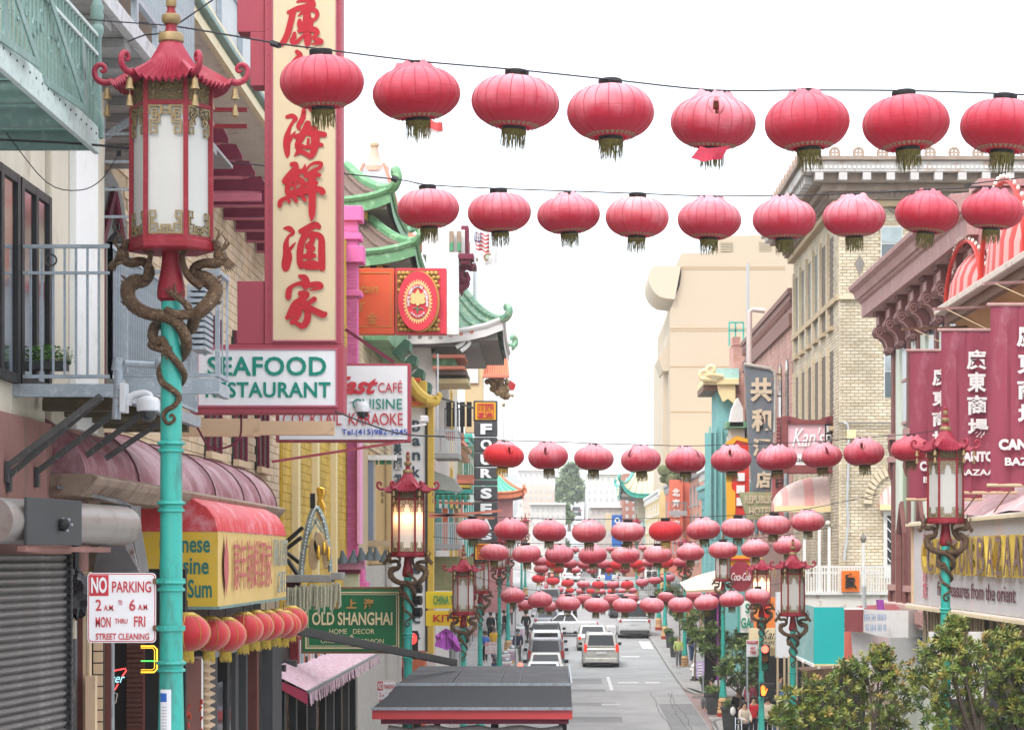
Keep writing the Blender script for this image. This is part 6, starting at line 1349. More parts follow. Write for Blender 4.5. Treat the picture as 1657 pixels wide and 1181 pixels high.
PU = mat('purple', (.36, .08, .42), .6, var=.15); rows = [[P(x, y, 60+.1*sin(x)) for x, y in r] for r in (((704, 1028), (712, 1022), (722, 1016), (732, 1022), (741, 1034)), ((706, 1036), (714, 1032), (723, 1028), (733, 1036), (746, 1052)), ((703, 1045), (714, 1048), (722, 1052), (730, 1048), (738, 1055)))]
B().grid(rows[::-1]).build('sail', PU, pk); 
for k in range(3): B().tube([P(712+k*10, 1022, 59.95), P(712+k*10, 1048, 59.95)], .01, 4).build('spar', MATS['black'], pk)
fs2 = thing('vertical_sign', P(786, 870, 79), 'vertical black four seas sign with white letters and orange chinese squares', 'sign')
BK = mat('signcharcoal', (.055, .057, .062), .5, var=.15, dirt=((.1, .1, .1), .3, 4)); LW = mat('letterwhite', (.74, .76, .78), .45, var=.04); OY = mat('orangeyellow', (.78, .38, .02), .5, var=.06)
def sqsign(y0, y1, chars):
 fbox(B(), 766, y0, 805, y1, 79, .35).build('square_case', BK, fs2, bev=.03); fbox(B(), 769, y0+3, 802, y1-3, 78.97, .04).build('orange_face', OY, fs2)
 b = B()
 for k, ch in enumerate(chars): x = 774+(1-k//2)*12.5; y = y0+6+(k % 2)*12.5; ftext(b, ch, x, y, x+10.5, y+10.5, 78.95, bold=.02)
 b.build('lettering', RS, fs2); frame(fs2, 772.5, y0+5, 799, y1-5, 1, 78.95, RS); fbox(B(), 785.3, y0+5, 786.3, y1-5, 78.95, .015).build('border', RS, fs2)
sqsign(648, 682, '四海酒家')
for ch, y0, y1 in zip('FOUR SEAS', (682, 707, 732, 756, 776, 786, 811, 836, 860), (706, 731, 755, 775, 785, 810, 835, 859, 875)):
 fbox(B(), 767, y0, 805, y1, 79, .3).build('letter_case', BK, fs2, bev=.035)
 if ch != ' ':
  h_ = min(17, y1-y0-4); b = B(); ftext(b, ch, 777.5, (y0+y1-h_)/2, 796, (y0+y1+h_)/2, 78.96, bold=.05); b.build('lettering', LW, fs2)
sqsign(876, 908, '四海酒家')
B().bar(P(766, 660, 79.2), P(700, 640, 79.6), .06).build('support_bar', MATS['darkgrey'], fs2); B().bar(P(766, 815, 79.2), P(700, 812, 79.6), .08).build('support_bar', CO, fs2)
rb2 = fbox(B(), 785, 872, 800, 884, 78.9, .1)
ob = facade('ornate_cream_building', 'ornate cream and gold building with orange tile roof right of the green roof', 1, -4.7, 97, 118, 9.2, mat('creamgold', (.62, .50, .30), .7, var=.12), YG, 3, 4, cornice=.3)
for (x0, y0, x1, y1, m) in ((752, 545, 782, 700, 'creamgold'), (757, 552, 775, 570, 'stripecream'), (756, 578, 774, 620, 'whitebrick')): fbox(B(), x0, y0, x1, y1, 96.5+.0*x0, .6 if m == 'creamgold' else .55).build('front_pier', MATS[m], ob, bev=.02) if m == 'creamgold' else fbox(B(), x0, y0, x1, y1, 96.4, .1).build('relief_panel', MATS[m], ob, bev=.01)
OT = mat('orangetile', (.58, .17, .08), .6, var=.2, scale=5); 
B().grid([[P(781, 607, 96.6), P(800, 608, 96.5), P(823, 606, 96.6)], [P(783, 577, 99), P(800, 577, 99), P(820, 576, 99)]]).build('tile_roof', OT, ob)
for k in range(11): B().tube([P(783+k*3.9, 607.5, 96.55), P(784+k*3.6, 577, 98.95)], .05, 6).build('tile_row', OT, ob, smooth=True)
fbox(B(), 781, 606, 824, 611, 96.4, .3).build('eave', CO, ob, bev=.02); B().tube([P(782, 577, 98.9), P(821, 576, 98.9)], .1, 6).build('ridge', OT, ob)
b = B()
for k in range(60): x = random.uniform(0, 34); b.sph(P(788+x, 612+random.uniform(0, 14+x*.6), 97+random.uniform(0, .6)), random.uniform(.08, .15), 7, 5)
b.build('carved_bracket', mat('carvedgold', (.34, .24, .12), .6, metal=.2, var=.5, scale=9), ob, smooth=RD(50), kind='stuff')
rg = thing('red_flag', P(830, 630, 100), 'small red flag sticking out from the orange tiled roof', 'flag'); B().grid([[P(820, 614, 100), P(827, 616, 100.1), P(835, 622, 100)], [P(820, 630, 100), P(828, 632, 100.1), P(832, 631, 100)]][::-1]).build('cloth', RED, rg); B().bar(P(820, 612, 100), P(816, 636, 100), .04).build('pole', GRB, rg)
mk = lambda n, c: mat(n, c, .8, var=.14, scale=1.5, dirt=(tuple(v*.7 for v in c), .3, 2))
facade('olive_building', 'olive green building partly hidden behind the seafood sign, left pavement', 1, -5, 118.5, 132, 5.5, mk('olive', (.34, .36, .22)), CO, 2, 4)
facade('pale_green_building', 'pale building with teal trim on the left before the little green pagoda', 1, -5, 132.5, 152, 6.4, mk('palemint', (.55, .62, .56)), MATS['teal'], 3, 5)
lpag = facade('pink_building', 'pink and white building with little green pagoda at the left end of the street', 1, -4.6, 153, 178, 4.2, mk('pinkwall', (.62, .42, .38)), MATS['white'], 2, 5, cornice=.2)
pagoda(lpag, -5.6, -2.6, 154, 160, 3.95, .5, 1.4, mat('greenbright', (.10, .42, .28), .5, var=.15), OT, ribs=.4, lift=.2, inner=.2, curl=.2); B().box((-5.4, 154.2, -3.5), (-2.8, 159.8, 3.9)).build('turret', mk('turretpink', (.50, .22, .22)), lpag)
facade('grey_building', 'grey building far down the left side beyond the pink one', 1, -5, 179, 205, 5.0, mk('greyfar', (.50, .50, .49)), MATS['white'], 2, 5)
facade('tan_building', 'tan building at the far left end before the cross street', 1, -5.2, 206, 240, 4.2, mk('tanfar', (.55, .47, .38)), MATS['white'], 2, 6)
ct = thing('coral_tower', P(606, 500, 105), 'pointed grey and coral tower top rising behind the green pagoda roof', 'tower')
T0 = P(606, 366, 105); b = B(); b.lathe([(2.3, -.2-0), (1.55, .6), (.9, 2.3), (.58, 2.9)], (T0.x, 105, T0.z-.3), 4, a0=pi/4); b.build('roof', mat('slatepale', (.36, .37, .39), .7, var=.15), ct)
for k in range(4): a = pi/4+k*pi/2; B().tube([(T0.x+r*cos(a), 105+r*sin(a), T0.z-.3+z) for r, z in ((2.3, -.2), (1.57, .6), (.92, 2.3), (.6, 2.9))], .06, 5).build('roof_edge', CO, ct)
B().lathe([(.55, 2.55), (.62, 2.6), (.62, 2.8), (.35, 3.0), (.2, 3.3), (.17, 3.6)], (T0.x, 105, T0.z-.3), 10).build('lantern_cap', mat('coralpale', (.68, .36, .28), .6, var=.1), ct, smooth=RD(40)); B().lathe([(.12, 3.6), (.2, 3.7), (.2, 3.8), (.05, 3.9)], (T0.x, 105, T0.z-.3), 8).build('finial', TB, ct)
B().box((T0.x-2.4, 103.4, -6), (T0.x+1.6, 107, T0.z-.5)).build('wall', WPL, ct); B().box((T0.x-2.5, 103.2, T0.z-.9), (T0.x+4.0, 107, T0.z-.5)).build('coral_eave', CO, ct)
B().prism([P(*p, 106) for p in ((615, 340), (640, 340), (702, 362), (705, 372), (615, 372))], (0, 3, 0)).build('side_roof', CO, ct)
def flagpole(px, y0, y1, d, lab, r=.07):
 t = thing('flagpole', P(px, y1, d), lab, 'flagpole'); B().tube([P(px, y1, d), P(px, y0, d)], r, 8).build('pole', mat('poleWhite', (.62, .65, .67), .5, var=.05), t, smooth=True); B().sph(P(px, y0, d), r*1.8, 8, 6).build('ball', MATS['fret'], t, smooth=True); return t
flagpole(673, 165, 380, 90, 'white flagpole rising behind the second row of lanterns', .11); flagpole(768, 355, 520, 82, 'white flagpole carrying the stars and stripes', .05); flagpole(771, 420, 520, 84, 'thin pole beside the stars and stripes flagpole', .04)
flagpole(815, 655, 720, 120, 'thin flagpole left above the third row of lanterns', .05); flagpole(829, 640, 712, 125, 'second thin flagpole above the third row of lanterns', .05); flagpole(1046, 615, 705, 400, 'faint distant mast in the middle of the sky', .08)
def cloth(parent, x0, y0, x1, y1, d, m, nm='cloth', dr=0, am=.08, ph=0):
 rows = []
 for j in range(9):
  v = j/8; rows.append([P(x0+(x1-x0)*i/16+dr*v*0, y0+(y1-y0)*v+dr*(i/16), d)+Vector((0, am*sin(i*.8+v+ph), .03*sin(i*.9+ph))) for i in range(17)])
 return B().grid(rows[::-1]).build(nm, m, parent, smooth=True)
fw = mat('flagwhite', (.72, .71, .70), .7, var=.03); frd = mat('flagred', (.55, .06, .06), .7, var=.05); fbl = mat('flagblue', (.06, .08, .22), .7, var=.05)
us = thing('american_flag', P(790, 405, 82), 'stars and stripes flag on a white pole above the street', 'flag')
for k in range(9): cloth(us, 765, 374+k*3.2, 792, 377.2+k*3.2, 82+.0, frd if k % 2 == 0 else fw, 'stripe', dr=7)
cloth(us, 765, 374, 778, 389, 81.95, fbl, 'canton', dr=3.5)
stm = B().add([(.03*cos(k*4*pi/5+pi/2), 0, .03*sin(k*4*pi/5+pi/2)) for k in range(5)], [(0, 1, 2, 3, 4)]).mesh('star', fw)
for r in range(4):
 for k in range(4): inst('star', stm, us, loc=P(767+k*3, 377+r*3+k*.7, 81.83)-Vector(us.location))
w2 = thing('white_flag', P(790, 432, 83), 'pale flag with red and green ring just below the stars and stripes', 'flag'); cloth(w2, 779, 408, 806, 430, 83, fw, dr=-2, ph=1)
for r_, m in ((7, frd), (5.6, mat('flaggreen', (.2, .4, .15), .7))): B().tube([P(790+r_*cos(a), 416+r_*.8*sin(a), 82.85) for a in [k*pi/8 for k in range(4, 15)]], .02, 4).build('ring_print', m, w2)
w3 = thing('red_white_flag', P(700, 225, 90), 'red and white flag peeking out behind the second lantern', 'flag'); cloth(w3, 674, 188, 716, 202, 90, frd, 'red_band', dr=12); cloth(w3, 674, 200, 722, 222, 90.1, fw, 'white_band', dr=8, ph=1)
# ================= right side =================
MV = mat('mauve', (.42, .25, .24), .65, var=.15, scale=2, dirt=((.50, .36, .35), .35, 3), streak=2); MVD = mat('mauvedark', (.20, .085, .08), .6, var=.2, scale=4); MG = mat('mintwhite', (.60, .66, .58), .7, var=.08, scale=2); SAGE = mat('sage', (.30, .38, .27), .7, var=.1)
cb = thing('bazaar_building', (9, 57, G(57)+.14), 'mint and mauve building with heavy scrolled cornice behind the maroon banners', 'building')
B().box((9.02, 52, -7), (20, 66.5, 6.6)).build('wall', MG, cb)
prof = [(9.1, 6.5), (8.33, 6.5), (8.31, 6.86), (8.24, 6.9), (8.22, 6.95), (8.16, 6.97), (8.10, 7.14), (7.98, 7.22), (7.96, 7.32), (9.1, 7.42)]
B().prism([(x, 50, z) for x, z in prof], (0, 17.4, 0)).build('cornice', MV, cb, bev=.01)
B().box((8.72, 50.3, 5.95), (9.06, 66.9, 6.49)).build('frieze', MV, cb)
B().box((8.55, 49.2, 6.1), (10.5, 50.2, 7.35)).build('cornice_end', mat('dustyrose', (.47, .23, .24), .65, var=.12), cb, bev=.015); B().box((8.4, 49.1, 7.36), (10.6, 50.3, 7.5)).build('cornice_cap', MV, cb)
pr = [(0, 0), (-.50, 0), (-.50, -.08), (-.40, -.10), (-.40, -.38), (-.47, -.40), (-.52, -.47), (-.53, -.56), (-.47, -.66), (-.36, -.70), (-.26, -.80), (-.20, -.95), (-.22, -1.05), (-.14, -1.14), (-.03, -1.12), (0, -1.0)]
cons = B().prism([(x, 0, z) for x, z in pr], (0, .62, 0)); com = cons.mesh('console', MVD)
sw = B(); 
for c, r0 in (((-.40, -.55), .13), ((-.12, -1.04), .08)):
 sw.tube([(c[0]+r0*(1-k/18)*cos(k*.7), -.01, c[1]+r0*(1-k/18)*sin(k*.7)) for k in range(15)], .014, 5)
sw.tube([(x, 0, z) for x, z in pr[8:13]], .02, 5); swm = sw.mesh('scroll', MV, smooth=True)
for k in range(8): 
 o = inst('console', com, cb, loc=Vector((8.98, 65.6-k*2.1, 6.5))-Vector(cb.location)); inst('scroll', swm, o)
 b = B(); 
 B().box((8.56, 65.65-k*2.1, 6.16), (8.58, 66.15-k*2.1, 6.36)).build('console_block', MV, cb)
for d, w, m in ((66.1, .4, MVD), (65.0, .5, MG), (63.2, .35, MVD), (61.6, .35, MVD), (60.5, .5, MG), (58.6, .35, MVD), (57, .35, MVD), (55.4, .35, MVD), (53.8, .35, MVD)):
 B().box((8.95, d-w, -2.0), (9.03, d, 5.9)).build('pilaster', m, cb, bev=.01)
 if m is MVD:
  for z in (2.5, 3.1, -.9): B().box((8.86, d-w-.05, z), (9.04, d+.05, z+.16)).build('bracket', MV, cb); B().tube([(8.9, d-w/2, z), (8.88, d-w/2, z-.2), (8.95, d-w/2, z-.45)], .05, 6).build('bracket_scroll', MVD, cb, smooth=True)
for d in (64.2, 62.3, 59.6, 57.8, 56.2, 54.6): 
 w = B().box((8.99, d-1.0, 3.4), (9.01, d, 5.6)).build('window', MATS['glassmid'], cb); B().box((8.98, d-1.0, .6), (9.01, d-.2, 2.4)).build('panel', SAGE, cb)
 for z in (3.4, 4.5, 5.55): B().box((8.96, d-1.0, z), (8.99, d, z+.07)).build('window_frame', MV, w)
for d in (64.6, 61.2):
 w = B().tube([(8.95, d-1.3, -1.2), (8.95, d-1.3, .6), (8.95, d-.7, 1.35), (8.95, d-.1, .6), (8.95, d-.1, -1.2)], .09, 6).build('arch', MVD, cb)
B().box((8.7, 52, -1.75), (9.1, 66.6, -1.2)).build('string_course', mat('rosepale', (.56, .42, .38), .7, var=.1), cb, bev=.02); 
dn = B().box((0, 0, 0), (.12, .14, .3)).mesh('dentil', MV)
for k in range(40): inst('dentil', dn, cb, loc=Vector((8.58, 52.5+k*.35, -1.62))-Vector(cb.location))
sb = thing('shell_canopy', (8.2, 46, 5.25), 'red striped shell canopies with bulbs at the right edge', 'canopy')
SR1 = mat('striperedc', (.52, .035, .025), .5, var=.12); SR2 = mat('stripepink', (.60, .26, .24), .5, var=.1)
blb = B().sph((0, 0, 0), (.035, .035, .05), 8, 6).mesh('bulb', mat('bulbwhite', (.78, .74, .66), .3, var=0), smooth=True)
for cd, rd_, rz_ in ((51.1, 2.2, 1.15), (46.6, 2.3, 1.7), (42.0, 2.3, 1.7)):
 n = 22
 for k in range(n):
  a0, a1 = pi*k/n, pi*(k+1)/n; rows = []
  for i in range(7):
   e = pi/2*i/6; row = []
   for a in (a0, (a0+a1)/2, a1):
    f = 1.0+(.012 if a == (a0+a1)/2 else 0); row.append((9.3-1.1*sin(e)*1.0*f, cd+rd_*cos(a)*(1 if 1 else 0)*(1-.0*e), 5.32+rz_*sin(a)*cos(e)*f) if 0 else (9.3-1.1*cos(e)*sin(a)**.5*f, cd-rd_*cos(a)*f*(1-.35*sin(e)), 5.32+rz_*sin(a)*f*sin(e)**.8))
   rows.append(row)
  B().grid(rows).build('red_stripe' if k % 2 == 0 else 'pink_stripe', SR1 if k % 2 == 0 else SR2, sb, smooth=True)
 for k in range(26):
  a = pi*k/25; inst('bulb', blb, sb, loc=Vector((8.35+.2*cos(a)**2, cd-rd_*1.02*cos(a), 5.36+rz_*1.04*sin(a)))-Vector(sb.location))
 B().tube([(8.4, cd-rd_*1.0*cos(pi*k/16), 5.34+rz_*1.0*sin(pi*k/16)) for k in range(17)], .05, 6).build('arch_edge', SR1, sb, smooth=True)
B().box((8.1, 38, 5.16), (8.5, 53.0, 5.3)).build('ledge', mat('ledgecream', (.60, .52, .46), .7, var=.15, dirt=((.3, .2, .15), .3, 4)), sb, bev=.02); B().box((8.3, 38, 4.95), (8.55, 52.7, 5.157)).build('ledge_moulding', mat('rustbrown', (.20, .11, .075), .7, var=.3), sb)
B().prism([(8.45, 38, 4.95), (9.6, 38, 4.95), (9.6, 38, 4.0)], (0, 14.5, 0)).build('soffit', mat('soffittan', (.46, .26, .11), .7, var=.25, scale=1.5), sb)
s3 = thing('corner_store', (9.4, 46, G(46)+.14), 'pale store wall behind the maroon banners at the right edge', 'building')
B().box((9.4, 34, -6), (20, 51.9, 5.0)).build('wall', MG, s3); B().box((9.5, 34, 5.0), (20, 49.0, 9.2)).build('upper_wall', mat('dustypink', (.58, .34, .34), .7, var=.1), s3)
for k in range(8): B().box((9.25, 36+k*2, -1), (9.42, 36.5+k*2, 4.9)).build('pilaster', MVD if k % 2 else MG, s3)
BN = mat('bannermaroon', (.28, .055, .09), .75, var=.1, scale=2, dirt=((.36, .13, .17), .35, 1.5), streak=2); BNW = mat('bannerwhite', (.70, .69, .69), .6, var=.05)
def banner(x0, x1, y0, y1, d, lab, chars, can, baz, bottom=0):
 t = thing('shop_banner', P((x0+x1)/2, y1, d), lab, 'banner', group='maroon bazaar banners')
 rows = []
 for j in range(14):
  v = j/13; rows.append([P(x0+(x1-x0)*i/20, y0+(y1-y0)*v, d)+Vector((0, .045*sin(i*1.25+v*1.3)*(.15+.5*v)+.012*sin(i*2.9), 0)) for i in range(21)])
 B().grid(rows[::-1]).build('cloth', BN, t, smooth=True)
 b = B()
 for ch, a in zip('廣東商場', chars): ftext(b, ch, *a, d-.065, bold=.035, depth=.004)
 ftext(b, 'CANTON', *can, d-.065, bold=.06, depth=.004); ftext(b, 'BAZAAR', *baz, d-.065, bold=.035, depth=.004); b.build('lettering', BNW, t)
 for y in (y0, y1): B().tube([P(x0-6, y, d), P(x1+4, y, d)], .03, 8).build('rod', MATS['creamwall'] if y == y1 else MV, t, smooth=True)
 B().bar(P(x0-12, y0-34, d+.3), P(x1+60, y0-42, d+2.5), .05).build('arm', MATS['rustbrown'] if x0 < 1500 else MV, t); B().bar(P(x0+8, y0-34, d+.3), P(x1+20, y0+30, d-.1), .015).build('stay', MATS['creamwall'], t)
banner(1472, 1590, 567, 808, 50.3, 'leftmost maroon banner, mostly hidden by the next one', [(1508, 596, 1540, 624), (1508, 632, 1540, 657), (1508, 665, 1540, 690), (1508, 697, 1540, 722)], (1488, 746, 1558, 762), (1494, 771, 1556, 781))
banner(1523, 1642, 534, 797, 46.2, 'middle maroon banner with four full white characters', [(1564, 566, 1596, 598), (1565, 602, 1596, 634), (1565, 639, 1597, 671), (1566, 677, 1599, 708)], (1547, 730, 1622, 747), (1552, 759, 1622, 769))
banner(1603, 1735, 493, 785, 41.0, 'nearest maroon banner, cut by the right edge of the frame', [(1645, 526, 1685, 561), (1646, 571, 1686, 605), (1646, 613, 1686, 646), (1647, 654, 1687, 689)], (1616, 710, 1710, 728), (1626, 740, 1708, 753))
ca = thing('canvas_awning', (8.2, 46, 1.2), 'sagging pale pink canvas awning above the bazaar sign', 'awning')
rows = []
for k in range(16): y = 38+k*.95; s_ = .08*sin(k*1.3); rows.append([(8.0, y, .78+s_*.4), (8.3, y, 1.0+s_), (8.9, y, 1.25+s_), (9.4, y, 1.5)])
B().grid(rows[::-1]).build('canvas', mat('canvaspink', (.66, .42, .44), .7, var=.2, scale=2, dirt=((.7, .6, .6), .4, 2)), ca, smooth=True)
for y in (44.6, 48.2, 51.5): B().bar((7.9, y, .8), (9.3, y-1.6, 3.0), .02).build('guy_wire', MATS['rustbrown'], ca)
q = [Vector((8.35, y, 1.62+.05*sin(y*3))) for y in [38+k*.5 for k in range(16)]]; B().tube(q, .06, 5).build('garland', mat('garland', (.40, .18, .05), .7, var=.9, scale=9), ca)
zs = thing('bazaar_sign', (8, 48, -1.07), 'large white bazaar sign board with gold letters and bulbs around its edge', 'sign')
XZ = 8.0; B().box((XZ, 38, -1.05), (XZ+.3, 55.3, .68)).build('board', mat('boardwhite', (.60, .60, .63), .5, var=.14, scale=.8, dirt=((.66, .52, .57), .35, 1.0), streak=3), zs)
B().box((XZ-.05, 55.3, -1.1), (XZ+.3, 55.4, .72)).build('end_trim', MATS['creamwall'], zs)
bl2 = B().sph((0, 0, 0), (.05, .05, .045), 8, 5).mesh('bulb', MATS['ledgecream'] if 'ledgecream' in MATS else MATS['cream'], smooth=True)
for k in range(110): inst('bulb', bl2, zs, loc=(-.06, 55.4-k*.16-48, 1.79)); inst('bulb', bl2, zs, loc=(-.1, 55.6-k*.16-48, -.02))
for z in (-1.12, .7): B().box((XZ-.16, 38, z-.03), (XZ+.02, 55.5, z+.03)).build('bulb_rail', MATS['cream'], zs)
GB = mat('goldenletter', (.62, .45, .07), .4, metal=.3, var=.15); MRR = mat('mirrorletter', (.20, .16, .16), .25, metal=.5, var=.8, scale=9)
def rtext(s, px0, px1, z0, z1, X, m, parent, depth=.03, bold=.0, **k):
 d1, d0 = DX(px0, X), DX(px1, X); b = B(); textin(b, s, (X, d1, z0), (0, -1, 0), (0, 0, 1), d1-d0, z1-z0, depth=depth, bold=bold, **k); return b.build('lettering', m, parent)
z0, z1 = ZZ(932, DX(1600, 8)), ZZ(867, DX(1600, 8))
w6 = (1500, 1511.5, 1524, 1535, 1546.5, 1558); 
for ch, a, c in list(zip('CANTON', (1499, 1512, 1526, 1539, 1551, 1563), (1510, 1524, 1537, 1549, 1561, 1574)))+list(zip('BAZAAR', (1580, 1595, 1610, 1623, 1638, 1654), (1593, 1608, 1621, 1636, 1652, 1668))):
 rtext(ch, a, c, z0, z1, XZ-.02, GB, zs, depth=.12, bold=.03); rtext(ch, a+1.2, c-.6, z0+.03, z1-.03, XZ-.16, MRR, zs, depth=.01, bold=.0)
rtext('fine treasures from the orient', 1517, 1643, ZZ(970, DX(1590, 8)), ZZ(944, DX(1590, 8)), XZ-.02, mat('letterplum', (.12, .035, .05), .5, var=.1), zs, depth=.01)
rtext('奇珍百貨'[0]+'\n'+'珍'+'\n'+'百'+'\n'+'貨', 1494, 1500.5, -.9, .5, XZ-.02, mat('letterpink', (.62, .20, .26), .5), zs, depth=.02)
bam2 = B().tube([(0, 0, 0), (.01, 0, -.35), (0, 0, -.75)], .03, 5).mesh('bamboo_strip', mat('bambooold', (.30, .24, .16), .8, var=.4, scale=6))
for k in range(120): inst('bamboo_strip', bam2, zs, loc=(.05+random.uniform(-.05, .08), 6.0-k*.14, -.08), sc=(1, 1, random.uniform(.7, 1.15)))
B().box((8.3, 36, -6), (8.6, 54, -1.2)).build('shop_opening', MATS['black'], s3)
for (x0, x1, d) in ((1505, 1562, 50), (1570, 1600, 46)): fbox(B(), x0, 1022, x1, 1130, d, .2).build('white_panel', MATS['white'], s3)
rtext('wholesale', 1548, 1600, ZZ(1114, 45), ZZ(1098, 45), 7.9, BL, s3) if 0 else None
tm2 = thing('shop_marquee', P(1430, 1030, 60), 'curved white shirt shop marquee with maroon end beside the turquoise awning', 'awning')
cur = [(1397, 985, 1022, 61.0), (1415, 986, 1027, 59.8), (1440, 987, 1031, 59.2), (1470, 987, 1031, 59.2), (1488, 986, 1030, 59.6), (1504, 984, 1028, 60.6)]
B().grid([[P(x, b_, d) for x, a, b_, d in cur], [P(x, a, d) for x, a, b_, d in cur]]).build('front', mat('marqueewhite', (.68, .68, .69), .5, var=.06, dirt=((.55, .54, .53), .3, 1)), tm2, smooth=True)
B().grid([[P(x, y, d) for x, y, d in r] for r in (((1368, 1021, 63), (1397, 1022, 61)), ((1366, 984, 63), (1397, 985, 61)))]).build('maroon_end', mat('marqueemaroon', (.30, .07, .08), .7, var=.12), tm2)
B().grid([[P(x, y, d) for x, y, d in r] for r in (((1397, 985, 62), (1440, 988, 62), (1500, 988, 62)), ((1385, 980, 63.5), (1420, 978, 63.5), (1500, 976, 63.5)))]).build('back_panel', MATS['marqueemaroon'], tm2)
fbox(B(), 1366, 983, 1398, 986, 60.9, .1).build('top_rail', MATS['white'], tm2)
rows = [[P(x, y, d) for x, y, d in r] for r in (((1382, 1095, 63), (1405, 1100, 61.5), (1440, 1105, 61), (1504, 1110, 61.5)), ((1377, 1022, 63), (1405, 1024, 61.5), (1440, 1030, 61), (1504, 1030, 61.5)))]; B().grid(rows).build('lower_wall', mat('lowerwhite', (.58, .58, .60), .6, var=.12, scale=1.2, streak=2), tm2, smooth=True)
LBB = mat('letterpale', (.30, .38, .55), .6, var=.2)
b = B(); ftext(b, 'MAKE TAPES LEADPRINTS', 1398.5, 992, 1434, 1004.5, 58.9, bold=.03) if 0 else ftext(b, '■■■  ■■■  ■■■■■■', 1398.5, 993, 1434, 1003, 58.9)
b = B(); 
for r_, (a, c) in enumerate(((993, 1004), (1009.5, 1021))):
 x = 1398.5+r_*3
 for wl_ in ((4, 3, 6) if r_ == 0 else (2, 4, 3, 2)):
  for q_ in range(wl_): fbox(b, x, a+r_*.3*q_, x+1.5, c, 58.9, .01); fbox(b, x, (a+c)/2, x+2.1, (a+c)/2+1.2, 58.89, .005); x += 2.5
  x += 1.9
b.build('faded_print', LBB, tm2, kind='stuff')
b = B(); ftext(b, 'T-SHIRTS', 1482, 1005, 1518, 1016, 58.9, bold=.03); b.build('lettering', mat('letterred2', (.55, .12, .1), .5), tm2)
b = B(); ftext(b, 'EMB', 1484, 1031, 1520, 1057, 60.4, bold=.03); ftext(b, 'CAPS', 1484, 1063, 1515, 1074, 60.4); b.build('lettering', mat('letternavy', (.03, .08, .28), .5), tm2)
B().grid([[P(1366, 1062, 64), P(1381, 1078, 63.2)], [P(1366, 1022, 64), P(1377, 1021, 63.2)]]).build('coral_flap', mat('coralflap', (.66, .16, .12), .6, var=.06), tm2)
B().prism([P(x, y, 61.8) for x, y in ((1420, 970), (1430, 970), (1431, 987), (1422, 987))], (0, .3, 0)).build('purple_bin', PU, tm2)
B().tube([P(1398, 948, 61), P(1399, 983, 61)], .05, 8).build('mast', GRB, tm2)
B().grid([[P(x, y, 61) for x, y in r] for r in (((1412, 1120), (1437, 1122)), ((1412, 1028), (1438, 1031)))]).build('faded_panel', mat('fadedpink', (.60, .48, .49), .6, var=.15, streak=4, scale=5), tm2)
ta = thing('turquoise_awning', P(1340, 1075, 67), 'bright turquoise box awning under the white balcony', 'awning')
TQ = mat('turquoise', (.015, .42, .43), .5, var=.04, scale=1.5); TQF = mat('turquoisefaded', (.26, .50, .50), .6, var=.12, dirt=((.4, .58, .58), .4, 1.5))
fbox(B(), 1317, 982, 1366, 1074, 67, .05).build('front_panel', TQ, ta); fbox(B(), 1317, 1074, 1368, 1077, 66.95, .1).build('hem', MATS['stripecream'], ta)
B().grid([[P(1285, 1060, 70.5), P(1316.8, 1074, 67)], [P(1287, 974, 70.5), P(1316.8, 981, 67)]]).build('side_panel', TQF, ta); B().bar(P(1285, 1061, 70.5), P(1317, 1076, 67), .08).build('hem', MATS['white'], ta)
for x, y in ((1325, 1079), (1349, 1079), (1372, 1078), (1300, 1070)): b = B(); b.sph(P(x, y, 67), .05, 8, 6); b.build('light_bulb', MATS['bulbwhite'], ta, smooth=True)
fbox(B(), 1256, 958, 1286, 1064, 72, .3).build('white_panel', mat('bleach', (.60, .62, .64), .6, var=.12), ta)
fbox(B(), 1292, 1064, 1400, 1200, 73, .3).build('dark_opening', MATS['black'], ta); 
for x in (1257, 1268, 1275, 1298, 1350): fbox(B(), x, 1062, x+3, 1180, 71, .1).build('post', TB, ta)
B().prism([P(*p, 69) for p in ((1300, 1085), (1365, 1078), (1366, 1092), (1320, 1105))], (0, 2, 0)).build('brown_blind', MATS['rustbrown'], ta)
yk = thing('yellow_brick_building', (9.15, 86, G(86)+.14), 'large yellow brick building with ornate projecting roof cornice on the right', 'building')
YM = mat('mortarbrown', (.40, .33, .23), .9, var=.15); YBK = brickmat('brickyellow', [(.50, .42, .29), (.58, .50, .37), (.64, .57, .44), (.53, .45, .33)])
XY = 9.15; zt_ = ZZ(322, 80)
B().box((XY+.03, 80.03, -8), (24, 95.5, zt_)).build('wall', YM, yk)
wx = lambda px: (px-VX)*80/FOC-XY
wins = [(1425, 1461, 366, 420), (1430, 1447, 556, 643)]
skips = [(wx(a), wx(c), ZZ(y1, 80)+7, ZZ(y0, 80)+7) for a, c, y0, y1 in wins]+[(wx(1424), wx(1462), 0, 5.7)]
bricks(yk, (XY, 80.03, -7), (1, 0, 0), (0, -1, 0), 7.6, zt_+7, .26, .105, YBK, gap=.018, dep=.03, skip=skips)
fs3 = [(2.0+k*2.25, 3.1+k*2.25, z0, z1) for k in range(6) for z0, z1 in ((11.4, 14.2), (15.2, 17.9))]
bays = [81.6+k*2.35 for k in range(6)]
sk2 = [(d-80, d-80+1.25, z0+7, z1+7) for d in bays for z0, z1 in ((4.3, 6.8), (7.6, 10.6))]
bricks(yk, (XY+.03, 80, -2), (0, 1, 0), (-1, 0, 0), 15.4, zt_+2, .26, .105, YBK, gap=.018, dep=.03, skip=[(a, c, z0-5, z1-5) for a, c, z0, z1 in sk2])
